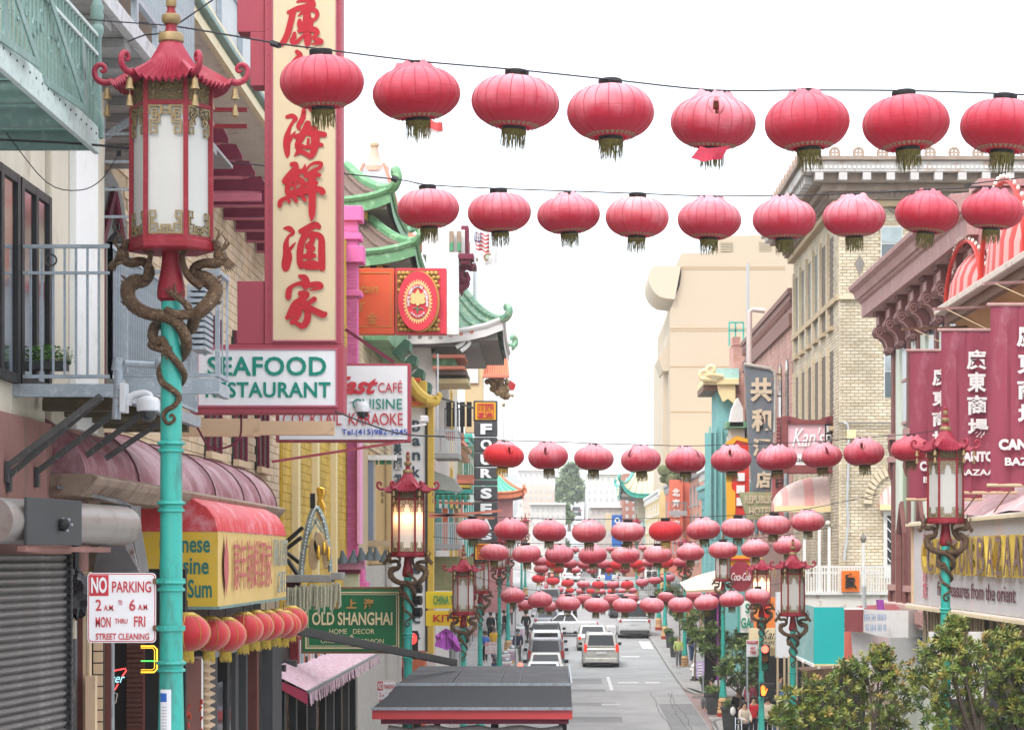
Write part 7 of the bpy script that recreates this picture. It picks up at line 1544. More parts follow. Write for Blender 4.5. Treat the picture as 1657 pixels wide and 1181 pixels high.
for d in bays:
 for z0, z1 in ((4.3, 6.8), (7.6, 10.6)):
  B().box((XY+.02, d, z0), (XY+.035, d+1.25, z1)).build('window_recess', MATS['glassmid'], yk) if z0 > 5 and d > 84 else B().box((XY+.02, d, z0), (XY+.035, d+1.25, z1)).build('window_recess', mat('recessdark', (.16, .13, .11), .8, var=.3), yk)
  B().box((XY-.09, d+1.25, z0-.1), (XY+.03, d+1.55, z1+.2)).build('brick_pier', YBK if 0 else mat('pierbrick', (.58, .49, .35), .85, var=.2, scale=12), yk); B().box((XY-.12, d-.05, z0-.14), (XY+.03, d+1.3, z0-.003)).build('sill', TB, yk)
B().box((XY-.1, 80.0, ZZ(481, 80)-.1), (XY+.05, 95.4, ZZ(481, 80)+.08)).build('band', TB, yk); fbox(B(), 1357, 478, 1445, 484, 79.85, .2).build('band', MATS['pierbrick'], yk)
WF = mat('whiteframe', (.64, .64, .62), .6, var=.08)
for a, c, y0, y1 in wins:
 w = fbox(B(), a, y0, c, y1, 79.99, .06).build('window', WF, yk); h = (y1-y0)/2
 for q_ in (0, 1): fbox(B(), a+2, y0+2+q_*h, c-2, y0+h-1+q_*h, 79.96, .04).build('pane', mat('skyglass', (.35, .42, .44), .15, metal=.4, var=.3, scale=2) if q_ == 0 else MATS['glassmid'], w)
for x in (1391, 1452): B().prism([P(*p, 79.97) for p in ((x, 413), (x+8, 426), (x, 445), (x-8, 426))], (0, .05, 0)).build('diamond_ornament', MATS['slateframe'], yk)
for x in (1382, 1390, 1446, 1456): b = B(); b.tube([P(x+7*cos(a), 332+11*sin(a), 79.92) for a in [k*pi/6 for k in range(12)]], .04, 5, closed=True); b.build('wreath', MATS['slateframe'], yk)
CB1 = mat('cornbrown', (.28, .22, .18), .8, var=.3, scale=3, dirt=((.38, .3, .25), .4, 2)); CB2 = mat('cornpale', (.50, .48, .47), .7, var=.2, scale=2, dirt=((.36, .22, .14), .4, 1.5)); 
zz = lambda y: ZZ(y, 79)
for z0, z1, e, m in ((zz(326)-.05, zz(318), .22, TB), (zz(318), zz(306), .35, CB1), (zz(306), zz(294), .6, CB1), (zz(294), zz(280)-.0, .9, CB1), (zz(280), zz(262), 1.25, CB2), (zz(262), zz(255), 1.38, CB1)):
 B().box((XY-e, 80-e, z0+.001), (24, 95.5, z1)).build('cornice_moulding', m, yk, bev=.02)
br = B().box((0, 0, 0), (.26, .42, .24)).mesh('modillion', CB2); dt = B().box((0, 0, 0), (.09, .05, .18)).mesh('dentil', CB1); bd = B().box((0, 0, 0), (.10, .02, .10)).mesh('relief_block', mat('reliefpale', (.60, .60, .58), .7, var=.2))
for k in range(13): inst('modillion', br, yk, loc=Vector((8.25+k*.76, 78.72, zz(293)))-Vector(yk.location))
for k in range(20): inst('modillion', br, yk, loc=Vector((8.0, 79.6+k*.78, zz(293)))-Vector(yk.location))
for k in range(60): inst('dentil', dt, yk, loc=Vector((8.85+k*.19, 79.6, zz(306)-.19))-Vector(yk.location))
for k in range(70): inst('dentil', dt, yk, loc=Vector((8.75, 79.8+k*.22, zz(306)-.19))-Vector(yk.location), rot=(0, 0, RD(90)))
for k in range(70): inst('relief_block', bd, yk, loc=Vector((7.95+k*.15, 78.72, zz(275)))-Vector(yk.location))
ros = B(); ros.tube([(.15*cos(a), 0, .15*sin(a)) for a in [k*pi/7 for k in range(14)]], .045, 6, closed=True); ros.box((-.12, -.03, -.03), (.12, .03, .03)); ros.box((-.03, -.032, -.12), (.03, .028, .12)); rsm = ros.mesh('rosette', mat('rosette', (.38, .28, .22), .7, var=.3), smooth=RD(40))
for k in range(11): inst('rosette', rsm, yk, loc=Vector((8.1+k*.76, 78.66, zz(250)))-Vector(yk.location))
for k in range(16): inst('rosette', rsm, yk, loc=Vector((7.8, 79.3+k*.98, zz(250)))-Vector(yk.location), rot=(0, 0, RD(90)))
B().tube(smoothpts([P(*p, 79.85) for p in ((1365, 684), (1372, 690), (1373, 730), (1371, 810), (1372, 850), (1366, 905))], [.04]*6, 4)[0], .04, 7).build('conduit', GRB, yk, smooth=True)
fbox(B(), 1371, 695, 1385, 709, 79.8, .2).build('junction_box', MATS['stripecream'], yk); B().tube([P(1357, 684, 79.9), P(1446, 684, 79.9)], .03, 6).build('conduit', MATS['slateframe'], yk)
for k in range(11): a = pi*.98-k*.16; c = P(1450, 815, 79.9); B().bar(c+Vector((.78*cos(a), 0, .95*sin(a))), c+Vector((1.05*cos(a), 0, 1.25*sin(a))), .06, .12).build('arch_brick', MATS['pierbrick'], yk)
ar = fbox(B(), 1430, 826, 1448, 935, 79.9, .1).build('side_door', WF, yk); fbox(B(), 1436, 834, 1446, 912, 79.85, .06).build('dark_pane', MATS['glass'], ar)
for k in range(5): B().bar(P(1436, 838+k*16, 79.8), P(1446, 850+k*16, 79.8), .03).build('lattice', WF, ar)
def halfdome(name, lab, x0, x1, y0, y1, d, m1, m2, left=True):
 t = thing(name, P((x0+x1)/2, y1, d), lab, 'awning'); n = 9
 for k in range(n):
  a0, a1 = k/n, (k+1)/n; rows = []
  for i in range(8):
   e = i/7*pi/2; row = []
   for a in (a0, (a0+a1)/2, a1):
    x = x0+(x1-x0)*((1-cos(a*pi/2)) if left else sin(a*pi/2)); hgt = sin(a*pi/2)**.8 if left else cos(a*pi/2)**.8
    row.append(P(x, y1-(y1-y0)*hgt*sin(e)**.9, d)+Vector((0, 1.2*(1-cos(e)), 0)))
   rows.append(row)
  B().grid(rows).build('gore', m1 if k % 3 else m2, t, smooth=True)
 return t
AP = mat('awnshell', (.64, .48, .44), .7, var=.12, dirt=((.66, .6, .52), .4, 1.5)); AP2 = mat('awnshellpink', (.66, .32, .30), .7, var=.1)
t = halfdome('dome_awning', 'faded pink and cream dome awning under the pink restaurant sign', 1253, 1352, 768, 826, 82.5, AP, AP2); fbox(B(), 1253, 818, 1352, 828, 82.4, .1).build('valance', MATS['stripecream'], t)
for k in range(4): b = B(); b.sph(P((1293, 1303, 1340, 1350)[k], 846+(k % 2)*4, 82), .09, 8, 6); b.build('lamp_globe', MATS['bulbwhite'], t, smooth=True)
t = halfdome('dome_awning', 'small cream dome awning in the brick arch beside the mint wall', 1424, 1449, 768, 822, 79.7, AP, AP2); fbox(B(), 1424, 816, 1449, 825, 79.6, .1).build('valance', MATS['stripecream'], t)
wb = thing('white_balcony', P(1370, 975, 76), 'white painted iron balcony with thick peeling slab on the yellow brick building', 'balcony')
WPE = mat('peelwhite', (.66, .64, .60), .7, var=.12, scale=3, dirt=((.38, .30, .24), .35, 3)); sl2 = [P(*p, 76) for p in ((1284, 960), (1290, 972), (1310, 984), (1330, 985), (1470, 985), (1470, 962))]
B().prism(sl2, (0, 3.8, 0)).build('balcony_slab', WPE, wb, bev=.03); fbox(B(), 1284, 957, 1470, 962, 75.9, .2).build('edge', WF, wb)
for y0 in (915, 925): fbox(B(), 1284, y0, 1452, y0+3, 76, .05).build('rail', WF, wb)
bm3 = B().cbox((0, 0, 0), .045, .045, 45*76/FOC).mesh('baluster', WF)
for k in range(38): inst('baluster', bm3, wb, loc=P(1286+k*4.4, 938, 76.02)-Vector(wb.location))
for x, y0 in ((1300, 850), (1324, 855), (1340, 852)): fbox(B(), x, y0, x+4, 960, 77.5, .2).build('post', WF, wb)
gp = thing('globe_post', P(1397, 985, 75), 'white post with small grey lantern on the white balcony', 'lamp post'); B().tube([P(1397, 985, 75), P(1397, 878, 75)], .05, 10).build('post', WF, gp, smooth=True); B().lathe([(.05, 0), (.1, .12), (.08, .2), (.02, .3)], P(1397, 878, 75), 8).build('lantern_top', MATS['slateframe'], gp)
t = thing('home_sign', P(1377, 956, 75.8), 'square orange sign with black chinese character on the white balcony', 'sign'); fbox(B(), 1362, 923, 1391, 957, 75.8, .12).build('panel', mat('orangesign', (.70, .16, .02), .5, var=.05), t, bev=.01)
b = B(); ftext(b, '家', 1367, 927, 1387, 953, 75.75, bold=.035); b.build('lettering', MATS['black'], t)
ks = thing('framed_sign', P(1308, 775, 82), 'pink restaurant sign in carved brown frame on the yellow brick building', 'sign')
BF = mat('framebrown', (.20, .05, .05), .6, var=.25); fbox(B(), 1275, 686, 1346, 752, 82, .3).build('panel', mat('panelpink', (.66, .40, .45), .5, var=.06), ks); fbox(B(), 1288, 735, 1346, 752, 81.98, .02).build('white_strip', MATS['white'], ks)
for a in ((1265, 673, 1275, 765), (1346, 672, 1361, 765), (1275, 752, 1346, 766)): fbox(B(), *a, 81.9, .45).build('frame', BF, ks, bev=.02)
B().prism([P(*p, 81.9) for p in ((1275, 673), (1285, 675), (1300, 679), (1325, 679), (1338, 674), (1346, 672), (1346, 686), (1275, 686))], (0, .4, 0)).build('frame', BF, ks)
for x, y in ((1277, 679), (1340, 679), (1355, 758)): fbox(B(), x-3, y-3, x+3, y+3, 81.8, .1).build('corner_carving', MATS['maroon'], ks)
fbox(B(), 1335, 686, 1347, 716, 81.95, .04).build('black_strip', MATS['black'], ks)
b = B(); ftext(b, "Kan's", 1282, 691, 1334, 722, 81.94, shear=.4, bold=.0); ftext(b, '冠', 1337, 689, 1345, 700, 81.93, bold=.03); ftext(b, '園', 1337, 703, 1345, 714, 81.93, bold=.03); b.build('lettering', MATS['white'], ks)
b = B(); ftext(b, 'UNIQUE', 1289, 741, 1312, 747, 81.94, bold=.03) if 0 else ftext(b, 'CHINESE', 1289, 741, 1312, 747, 81.94, bold=.03); b.build('lettering', MATS['black'], ks)
for k in range(14): b = B(); b.sph(P(1260, 678+k*6, 82), .08, 6, 4); b.build('carved_bead', BF, ks)
rh = thing('hotel_sign', P(1230, 838, 100), 'tall weathered grey hotel sign with cream chinese characters', 'sign')
SLG = mat('signslate', (.145, .17, .195), .6, var=.2, scale=1.5, dirt=((.38, .16, .07), .28, 2.2)); GRN2 = mat('signolive', (.34, .35, .20), .7, var=.3, scale=2, dirt=((.5, .3, .15), .35, 2.5))
B().prism([P(*p, 100) for p in ((1205, 590), (1245, 597), (1251, 601), (1254, 610), (1251, 700), (1248, 796), (1218, 796), (1211, 700))], (0, .5, 0)).build('upper_panel', SLG, rh, bev=.03); B().tube([P(*p, 99.95) for p in ((1204, 589), (1245, 596), (1252, 600), (1255, 610), (1254, 700))], .07, 6).build('rim', mat('rimpale', (.45, .42, .38), .6, var=.3), rh, smooth=True)
B().prism([P(*p, 100) for p in ((1196, 796), (1251, 796), (1250, 840), (1210, 840))], (0, .5, 0)).build('lower_panel', GRN2, rh, bev=.02)
b = B()
for ch, a in zip('共和酒店', ((1214, 611, 1249, 650), (1216, 661, 1248, 698), (1218, 709, 1246, 738), (1223, 762, 1247, 790))): ftext(b, ch, *a, 99.93, bold=.045)
ftext(b, 'REPUBLIC', 1205, 801, 1252, 814, 99.93, bold=.02); ftext(b, 'HOTEL', 1212, 820, 1250, 833, 99.93, bold=.02); b.build('lettering', mat('lettercream2', (.62, .52, .38), .7, var=.25, dirt=((.4, .2, .1), .3, 6)), rh)
for y in (605, 640, 690, 740): B().bar(P(1253, y, 100.2), P(1275, y+2, 100.2), .06).build('bracket_arm', MATS['rustbrown'], rh)
B().tube([P(1213, 590, 100.2), P(1213, 505, 100.2), P(1217, 501, 100.2), P(1238, 503, 100.2)], .1, 8).build('vent_pipe', mat('pipepale', (.55, .45, .42), .6, var=.1), rh, smooth=True)
B().tube([P(1210, 590, 100.5), P(1210, 426, 100.5)], .06, 6).build('mast', GRB, rh, smooth=True)
rbk = facade('red_brick_building', 'rose brick building with arched windows behind the grey hotel sign', -1, 9.15, 95.6, 120, 10.2, mat('mortarrose', (.34, .22, .19), .9, var=.1), mat('cornrust', (.23, .12, .10), .7, var=.25), 0, 0, cornice=.2)
bricks(rbk, (9.15, 95.7, .5), (0, 1, 0), (-1, 0, 0), 24, 8.6, .5, .16, brickmat('brickrose', [(.46, .25, .20), (.54, .33, .28), (.48, .27, .23)]), dep=.03)
B().box((9.0, 95.6, 8.9), (9.3, 120, 9.4)).build('brown_band', MATS['cornrust'], rbk)
for k in range(8):
 d = 97+k*2.9; pts = [(9.08, d, 5.2), (9.08, d+1, 5.2), (9.08, d+1, 7.3)]+[(9.08, d+.5+.5*cos(a), 7.3+.5*sin(a)) for a in (pi/4, pi/2, 3*pi/4)]+[(9.08, d, 7.3)]; B().prism(pts, (.06, 0, 0)).build('arched_window', MATS['glass'], rbk)
 B().box((9.05, d, 1.0), (9.12, d+1.1, 3.6)).build('window', MATS['glassmid'], rbk)
chm = thing('brick_chimney', P(1200, 640, 121), 'salmon brick chimney with a turquoise iron ladder on top', 'chimney')
a = P(1187, 680, 121); c = P(1224, 556, 121); B().box((a.x, 121, a.z), (c.x, 124, c.z)).build('stack', mat('salmon', (.52, .27, .22), .8, var=.2), chm); bricks(chm, (a.x, 120.98, a.z), (1, 0, 0), (0, -1, 0), c.x-a.x, c.z-a.z, .34, .16, brickmat('bricksalmon', [(.55, .28, .23), (.62, .36, .30)]), dep=.02); fbox(B(), 1186, 545, 1198, 558, 120.9, 1.5).build('cap', MATS['salmon'], chm)
for a in ((1180, 522, 1180, 560), (1203, 522, 1203, 552), (1180, 522, 1203, 522), (1180, 535, 1203, 535), (1190, 522, 1190, 545)): B().bar(P(a[0], a[1], 120.5), P(a[2], a[3], 120.5), .08).build('ladder_bar', MATS['teal'], chm)
tq = facade('turquoise_building', 'turquoise building with curled cream pagoda eave on the right', -1, 8.0, 121, 136, 3.6, mk('turqwall', (.20, .46, .46)), mat('turqtrim', (.20, .44, .44), .6, var=.1), 2, 4, cornice=.3)
for x in (1148, 1156, 1166): fbox(B(), x, 690, x+3, 900, 120.6, .4).build('pilaster', MATS['turqtrim'], tq)
fbox(B(), 1141, 700, 1176, 860, 120.9, .3).build('bay_front', MATS['turqwall'], tq)
fbox(B(), 1160, 600, 1190, 700, 121, 4).build('tower', MATS['turqwall'], tq)
fbox(B(), 1138, 612, 1196, 622, 120.2, 5).build('eave_board', MATS['stripecream'], tq, bev=.03); fbox(B(), 1138, 622, 1196, 632, 120.6, 5).build('soffit', MATS['rustbrown'], tq); fbox(B(), 1160, 596, 1196, 613, 120.8, 4).build('roof_slope', mat('roofteal', (.32, .52, .50), .5, var=.15), tq)
for cx, cy, r0 in ((1139, 605, 8), (1150, 598, 8)):
 q, r = smoothpts([P(cx+(r0*(1-k/12))*cos(k*.8+1.5)+k*.3, cy+(r0*(1-k/12))*sin(k*.8+1.5), 120) for k in range(10)][::-1]+[P(cx+20, cy+11, 120.2)], [.1]*9+[.14, .1], 4); B().tube(q, r, 8).build('eave_curl', MATS['stripecream'], tq, smooth=True)
B().prism([P(*p, 120.4) for p in ((1160, 622), (1190, 622), (1190, 655), (1178, 645), (1170, 650), (1163, 635))], (0, .4, 0)).build('scalloped_bracket', MATS['stripecream'], tq)
cw = facade('cream_bay_building', 'cream building with white peaked dormer beside the hotel sign', -1, 9.0, 137, 150, 5.0, mk('creambay', (.62, .56, .46)), WF, 3, 4)
B().prism([P(*p, 118) for p in ((1186, 660), (1194, 643), (1202, 660), (1203, 690), (1180, 690))], (0, 1.5, 0)).build('dormer', WPL, cw); fbox(B(), 1176, 682, 1208, 692, 118, 2).build('dormer_cornice', JD, cw, bev=.02); fbox(B(), 1182, 692, 1205, 770, 118.4, 2).build('bay', MATS['creambay'], cw)
yr = thing('arrow_sign', P(1192, 830, 104), 'red and yellow stepped sign between turquoise building and hotel sign', 'sign'); B().prism([P(*p, 104) for p in ((1178, 718), (1190, 708), (1212, 712), (1212, 830), (1180, 845), (1180, 720))], (0, .3, 0)).build('red_panel', mat('pured', (.62, .03, .02), .5, var=.05), yr); B().prism([P(*p, 103.95) for p in ((1174, 716), (1192, 705), (1210, 710), (1210, 716), (1192, 712), (1184, 722), (1184, 790), (1190, 796), (1190, 830), (1180, 850), (1176, 850))], (0, .1, 0)).build('yellow_edge', OY, yr)
for k in range(3): fbox(B(), 1192, 765+k*20, 1205, 778+k*20, 103.9, .1).build('white_letter_box', MATS['white'], yr)
fm = thing('maroon_sign', P(1256, 830, 92), 'narrow maroon sign with black characters right of the hotel sign', 'sign'); fbox(B(), 1250, 765, 1268, 850, 92, .3).build('panel', mat('dullred', (.36, .10, .10), .6, var=.15), fm); b = B(); ftext(b, '園', 1255, 775, 1268, 790, 91.9, bold=.03); b.build('lettering', MATS['black'], fm)
bg = thing('beige_tower_block', P(1180, 900, 200), 'large plain beige tower block with a rounded projecting balcony', 'building')
BG = mat('beige', (.44, .375, .28), .85, var=.04, scale=.1); BG2 = mat('beigepale', (.50, .43, .33), .85, var=.04, scale=.1)
B().prism([P(*p, 200) for p in ((1084, 1000), (1084, 505), (1090, 487), (1100, 462), (1102, 445), (1102, 410), (1300, 407), (1300, 1000))], (0, 25, 0)).build('main_block', BG, bg)
B().prism([P(*p, 201) for p in ((1158, 412), (1162, 382), (1270, 380), (1270, 412))], (0, 18, 0)).build('roof_house', BG, bg)
B().box(P(1073, 1000, 204), P(1085, 563, 204)+Vector((0, 20, 0))).build('side_wing', BG2, bg)
for y in (431, 434.5, 530, 534, 592, 665): fbox(B(), 1084 if y > 500 else 1102, y, 1270, y+1.6, 199.96, .1).build('joint_line', mat('jointbeige', (.42, .32, .2), .9, var=0), bg)
q = [P(*p, 199.5) for p in ((1102, 430), (1062, 430), (1056, 432), (1052, 437), (1050, 444), (1050, 453), (1052, 461), (1056, 469), (1062, 476), (1070, 481), (1080, 483), (1092, 484))]; B().prism(q, (0, 10, 0)).build('rounded_balcony', BG2, bg, smooth=RD(30))
for x in (1166, 1229): 
 w = fbox(B(), x, 391, x+19, 408, 200.9, .1).build('vent', mat('ventbeige', (.36, .30, .2), .8, var=0), bg)
 for k in range(6): fbox(B(), x+.5, 392+k*2.7, x+18.5, 393.3+k*2.7, 200.8, .12).build('louvre', BG, w)
B().prism([P(*p, 202) for p in ((1066, 580), (1078, 560), (1085, 520), (1085, 600), (1073, 600))], (0, 8, 0)).build('bracket', BG2, bg)
for px in (1200, 1216, 1240): B().bar(P(px, 381, 205), P(px, 362, 205), .06).build('roof_rail', GRB, bg)
for y in (362, 371): B().bar(P(1196, y, 205), P(1244, y, 205), .06).build('roof_rail', GRB, bg)
def sgn(x0, y0, x1, y1, d, m, lab, cat='sign', nm='shop_sign', t_=.15): t = thing(nm, P((x0+x1)/2, y1, d), lab, cat); fbox(B(), x0, y0, x1, y1, d, t_).build('panel', m, t, bev=.01); return t
t = sgn(1195, 972, 1214, 1023, 92, MATS['white'], 'white grocery sign with green letters behind the signal lamp'); fbox(B(), 1194, 972, 1197, 1023, 91.9, .1).build('green_edge', MATS['teal'], t); b = B(); ftext(b, 'S', 1206, 976, 1213, 992, 91.9, bold=.03); ftext(b, 'GA', 1199, 999, 1216, 1016, 91.9, bold=.03); b.build('lettering', mat('lettergreen2', (.0, .25, .14), .5), t)
t = sgn(1220, 966, 1256, 1016, 84, mat('signorange2', (.72, .22, .05), .5, var=.05), 'orange sign with red lantern drawing behind the signal lamp'); b = B(); b.sph(P(1240, 990, 83.9), (.15, .03, .2), 10, 6); b.build('lantern_emblem', mat('pured', (.62, .03, .02), .5), t)
t = sgn(1212, 1016, 1257, 1048, 83.5, mat('signbuff', (.66, .56, .36), .6, var=.06), "cream kan's restaurant sign with black script under the orange sign"); b = B(); ftext(b, "Kan's", 1234, 1019, 1278, 1034, 83.4, shear=.5, bold=.01) if 0 else ftext(b, 'Kan', 1232, 1019, 1257, 1034, 83.4, shear=.5); ftext(b, 'RESTAURANT', 1213, 1037, 1257, 1043, 83.4, bold=.015); b.build('lettering', MATS['black'], t)
B().box(P(1222, 1200, 97), P(1290, 1062, 97)+Vector((0, .2, 0))).build('doorway', MATS['black'], t); fbox(B(), 1210, 1048, 1258, 1060, 83.9, .2).build('ledge', MATS['stripecream'], t)
t = sgn(1208, 1035, 1226, 1062, 81, MATS['signwhite'], 'white and red no stopping sign left of the signal lamp', 'sign', 'parking_sign', .02); fbox(B(), 1209, 1036, 1226, 1041, 80.98, .01).build('red_band', RS, t); b = B(); ftext(b, 'TOW AWAY', 1210, 1036.5, 1224, 1040, 80.95); b.build('lettering', MATS['white'], t); b = B(); ftext(b, 'ANY', 1214, 1046, 1223, 1051, 80.95, bold=.03); ftext(b, 'TIME', 1213, 1053, 1224, 1058, 80.95, bold=.03); b.build('lettering', RS, t); B().tube([P(1209, 1035, 81.05), P(1209, 1130, 81.05)], .03, 6).build('post', GV, t)
cc = thing('soda_sign', P(1197, 958, 98), 'round dark red soda sign with white cursive script', 'sign'); oval(1199, 932, 19, 25, 98, .15).build('disc', mat('sodared', (.30, .02, .045), .4, var=.05), cc); b = B(); ftext(b, 'Coca-Cola', 1183, 926, 1215, 939, 97.9, shear=.5, bold=.01); b.build('lettering', MATS['white'], cc); fbox(B(), 1178, 898, 1214, 915, 98.3, .2).build('yellow_band', OY, cc); fbox(B(), 1178, 903, 1214, 906, 98.2, .1).build('red_line', SR1, cc)
um = thing('beige_umbrella', P(1130, 960, 104), 'wide cream canvas canopy over the right pavement', 'canopy'); B().grid([[P(1100, 943, 102), P(1112, 957, 100), P(1165, 953, 99), P(1172, 948, 99)], [P(1100, 942, 104), P(1130, 930, 105), P(1160, 922, 105), P(1172, 920, 105)]]).build('canvas', mat('canvascream', (.66, .58, .46), .8, var=.08), um, smooth=True); B().bar(P(1110, 957, 100), P(1168, 954, 99), .08).build('valance', TB, um)
for x in (1165,): B().bar(P(x, 950, 101), P(x, 1090, 101), .06).build('pole', MATS['darkgrey'], um)
t = sgn(1140, 962, 1168, 1100, 101, MATS['black'], 'dark shop opening behind the little pavement trees', 'storefront', 'dark_storefront')
tl = thing('traffic_signal', P(1241, 1085, 79.6), 'traffic signal lit red above the orange hand signal', 'traffic light')
fbox(B(), 1233, 1043, 1246, 1085, 79.5, .22).build('housing', MATS['black'], tl, bev=.02)
for y, c_, e_ in ((1050, (.9, .06, .04), 3.0), (1064.5, (.25, .09, .02), 0), (1078, (.01, .16, .09), 0)):
 oval(1238, y, 5.6, 6, 79.42, .05, 20).build('lens', mat('lens%d' % y, c_, .3, var=0, emis=((1, .1, .06), e_) if e_ else None), tl); B().tube([P(1238, y-.5, 79.45), P(1238, y-.5, 79.15)], .15, 14).build('visor', MATS['black'], tl) if 0 else B().grid([[P(1238+6.4*cos(a), y-6.4*sin(a), dd) for a in [k*pi/8 for k in range(9)]] for dd in (79.48, 79.2)]).build('visor', MATS['black'], tl)
pwk = thing('pedestrian_signal', P(1243, 1127, 79.5), 'black walk signal box showing an orange raised hand', 'traffic light')
fbox(B(), 1230, 1105, 1254, 1127, 79.5, .25).build('housing', MATS['black'], pwk, bev=.02)
HM = mat('handorange', (.9, .2, .02), .4, emis=((1, .16, .02), 2.2), var=0); b = B()
b.prism([P(*p, 79.48) for p in ((1231.5, 1115), (1238, 1115), (1238.5, 1118), (1241.5, 1113), (1242, 1114.5), (1240, 1120), (1237.5, 1125), (1233, 1125), (1231.8, 1121))], (0, -.01, 0))
for x, y in ((1232.1, 1110), (1233.9, 1108), (1235.7, 1108.4), (1237.4, 1110.5)): b.prism([P(*p, 79.48) for p in ((x-.7, y), (x+.7, y), (x+.7, 1115.2), (x-.7, 1115.2))], (0, -.012, 0))
b.build('hand', HM, pwk)
# ================= far end of the street =================
mat('farwin', (.46, .47, .48), .5, var=.3, scale=.5)
def block(name, lab, x0, y0, x1, y1, d, m, rows=0, cols=0, dep=15, wm='farwin', cat='building', top=None):
 t = thing(name, P((x0+x1)/2, y1, d), lab, cat); fbox(B(), x0, y0, x1, y1, d, dep).build('wall', m, t); s = d/FOC
 if rows:
  cw_ = (x1-x0)/cols; rh_ = min((y1-y0)*.85/rows, 12)
  wme = B().box((0, -.06, 0), (cw_*.42*s, .05, rh_*.5*s)).mesh('window', MATS[wm])
  for r in range(rows):
   for k in range(cols): inst('window', wme, t, loc=P(x0+cw_*(k+.3), y0+5+rh_*(r+.6), d)-Vector(t.location))
 if top: fbox(B(), x0-1, y0-1.5, x1+1, y0+1, d-.4, dep).build('cornice', MATS[top], t)
 return t
FW = mk('farwhite', (.60, .61, .61)); FW2 = mk('farpale', (.55, .54, .51)); FPk = mk('farpeach', (.60, .47, .40))
block('white_apartments', 'white apartment block on the hill left of the tall green tree', 838, 760, 898, 960, 300, FW, 5, 7, top='white')
block('peach_house', 'peach coloured house front below the white hillside apartments', 846, 785, 896, 960, 285, FPk, 5, 6)
block('pale_house', 'pale hillside house below the distant green tree, left of the steep road', 858, 815, 915, 960, 262, FW2, 5, 7, top='white')
block('cream_hotel', 'cream hotel block right of the steep road in the distance', 950, 766, 1010, 960, 330, mk('farcream', (.62, .60, .52)), 7, 6, top='white')
block('white_hotel_wing', 'white lower wing in front of the distant cream hotel', 949, 787, 1005, 960, 305, FW, 6, 6)
block('grey_store', 'low grey white shop building behind the blue sign', 955, 820, 1010, 980, 270, FW2, 4, 6, top='white')
block('brick_apartments', 'distant red brick apartment block behind the cream tiled roof', 1009, 766, 1042, 960, 262, mk('farbrick', (.36, .17, .13)), 6, 3)
block('rose_apartments', 'distant rose brown block right of the red brick one', 1038, 758, 1072, 960, 250, mk('farrose', (.44, .27, .24)), 5, 3)
block('skyline_block', 'faint small block on the skyline right of the tree', 933, 752, 950, 830, 700, FW, 3, 3); block('skyline_house', 'faint roof on the skyline above the cream hotel', 990, 752, 1003, 770, 500, FW2, 1, 2)
block('skyline_row', 'faint row of houses along the hilltop left of the tree', 842, 752, 905, 800, 600, FW, 2, 9); block('hilltop_row', 'faint row of houses climbing the hill beside the steep road', 950, 775, 985, 840, 560, FW2, 3, 6)
for k, (x0, y0, x1, d) in enumerate(((900, 838, 914, 340), (896, 850, 912, 310), (951, 840, 965, 420), (905, 862, 918, 380), (947, 858, 962, 360))): block('hill_house', ['narrow pale house low beside the distant street trees', 'second narrow pale house low beside the distant trees', 'narrow house right of the far steep road', 'small grey house left of the far steep road', 'small white house right where the far road begins to climb'][k], x0, y0, x1, 975, d, (FW, FW2, FPk)[k % 3], 4, 2)
facade('salmon_building', 'salmon building with grey balconies right of the turquoise roof far down the street', -1, 8.8, 151, 163, 5.4, mk('farsalmon', (.56, .28, .20)), MATS['slabgrey'], 3, 3)
ro = facade('orange_red_building', 'orange red building with white chinese characters far down the right side', -1, 8.4, 164, 190, 5.2, mat('farorange', (.60, .15, .09), .7, var=.1), MATS['slabgrey'], 2, 5, cornice=.2)
fbox(B(), 1083, 776, 1105, 860, 163.5, .4).build('front_pier', MATS['farorange'], ro); b = B()
for i, ch in enumerate('北京飯店'): ftext(b, ch, 1088, 790+i*17, 1100, 803+i*17, 163.4, bold=.03)
b.build('lettering', MATS['white'], ro); fbalc(ro, 1085, 1112, 826, 812, 160, 2, MATS['slateframe'], MATS['slabgrey'], 2.5)
b = B()
for k in range(40): b.sph(P(random.uniform(1068, 1104), 770+random.uniform(-14, 10), 165+random.uniform(-1, 1)), random.uniform(.15, .4), 6, 4)
b.build('roof_garden', mat('roofgarden', (.14, .16, .07), .9, var=.6, scale=2), ro, kind='stuff', smooth=True)
facade('yellow_cream_building', 'cream yellow building far down the right side before the cross street', -1, 8.0, 191, 222, 5.0, mk('faryellow', (.64, .50, .24)), WF, 3, 6, cornice=.2)
fr_ = facade('cream_roof_building', 'building with cream tiled upturned roof far down the right side', -1, 8.6, 223, 245, 3.6, mk('farbuff', (.54, .46, .36)), MATS['turqtrim'], 2, 4, cornice=0)
pagoda(fr_, 6.4, 10, 223, 236, 5.6, .6, 2.2, mat('tilecream', (.58, .52, .38), .6, var=.1), MATS['teal'], ribs=.6, lift=1.2, inner=.4, ix_=.6, curl=.4); B().box((7.4, 224, 2), (10, 234, 5.5)).build('lantern_storey', MATS['farbuff'], fr_)
pagoda(fr_, 7.0, 9, 222, 230, 2.6, .5, .8, MATS['roofteal'], MATS['black'], ribs=.6, lift=.4, inner=.4, curl=.2)
facade('far_grey_building', 'grey building at the right where the street starts to climb', -1, 9, 246, 262, 3.5, FW2, WF, 2, 4)
t = sgn(990, 833, 1007, 884, 235, mat('signblue', (.02, .13, .46), .5, var=.05), 'tall blue sign with white ring far down the right side'); b = B(); b.tube([P(999+3.5*cos(a), 842+3.5*sin(a), 234.9) for a in [k*pi/6 for k in range(12)]], .07, 5, closed=True); b.build('ring', MATS['white'], t)
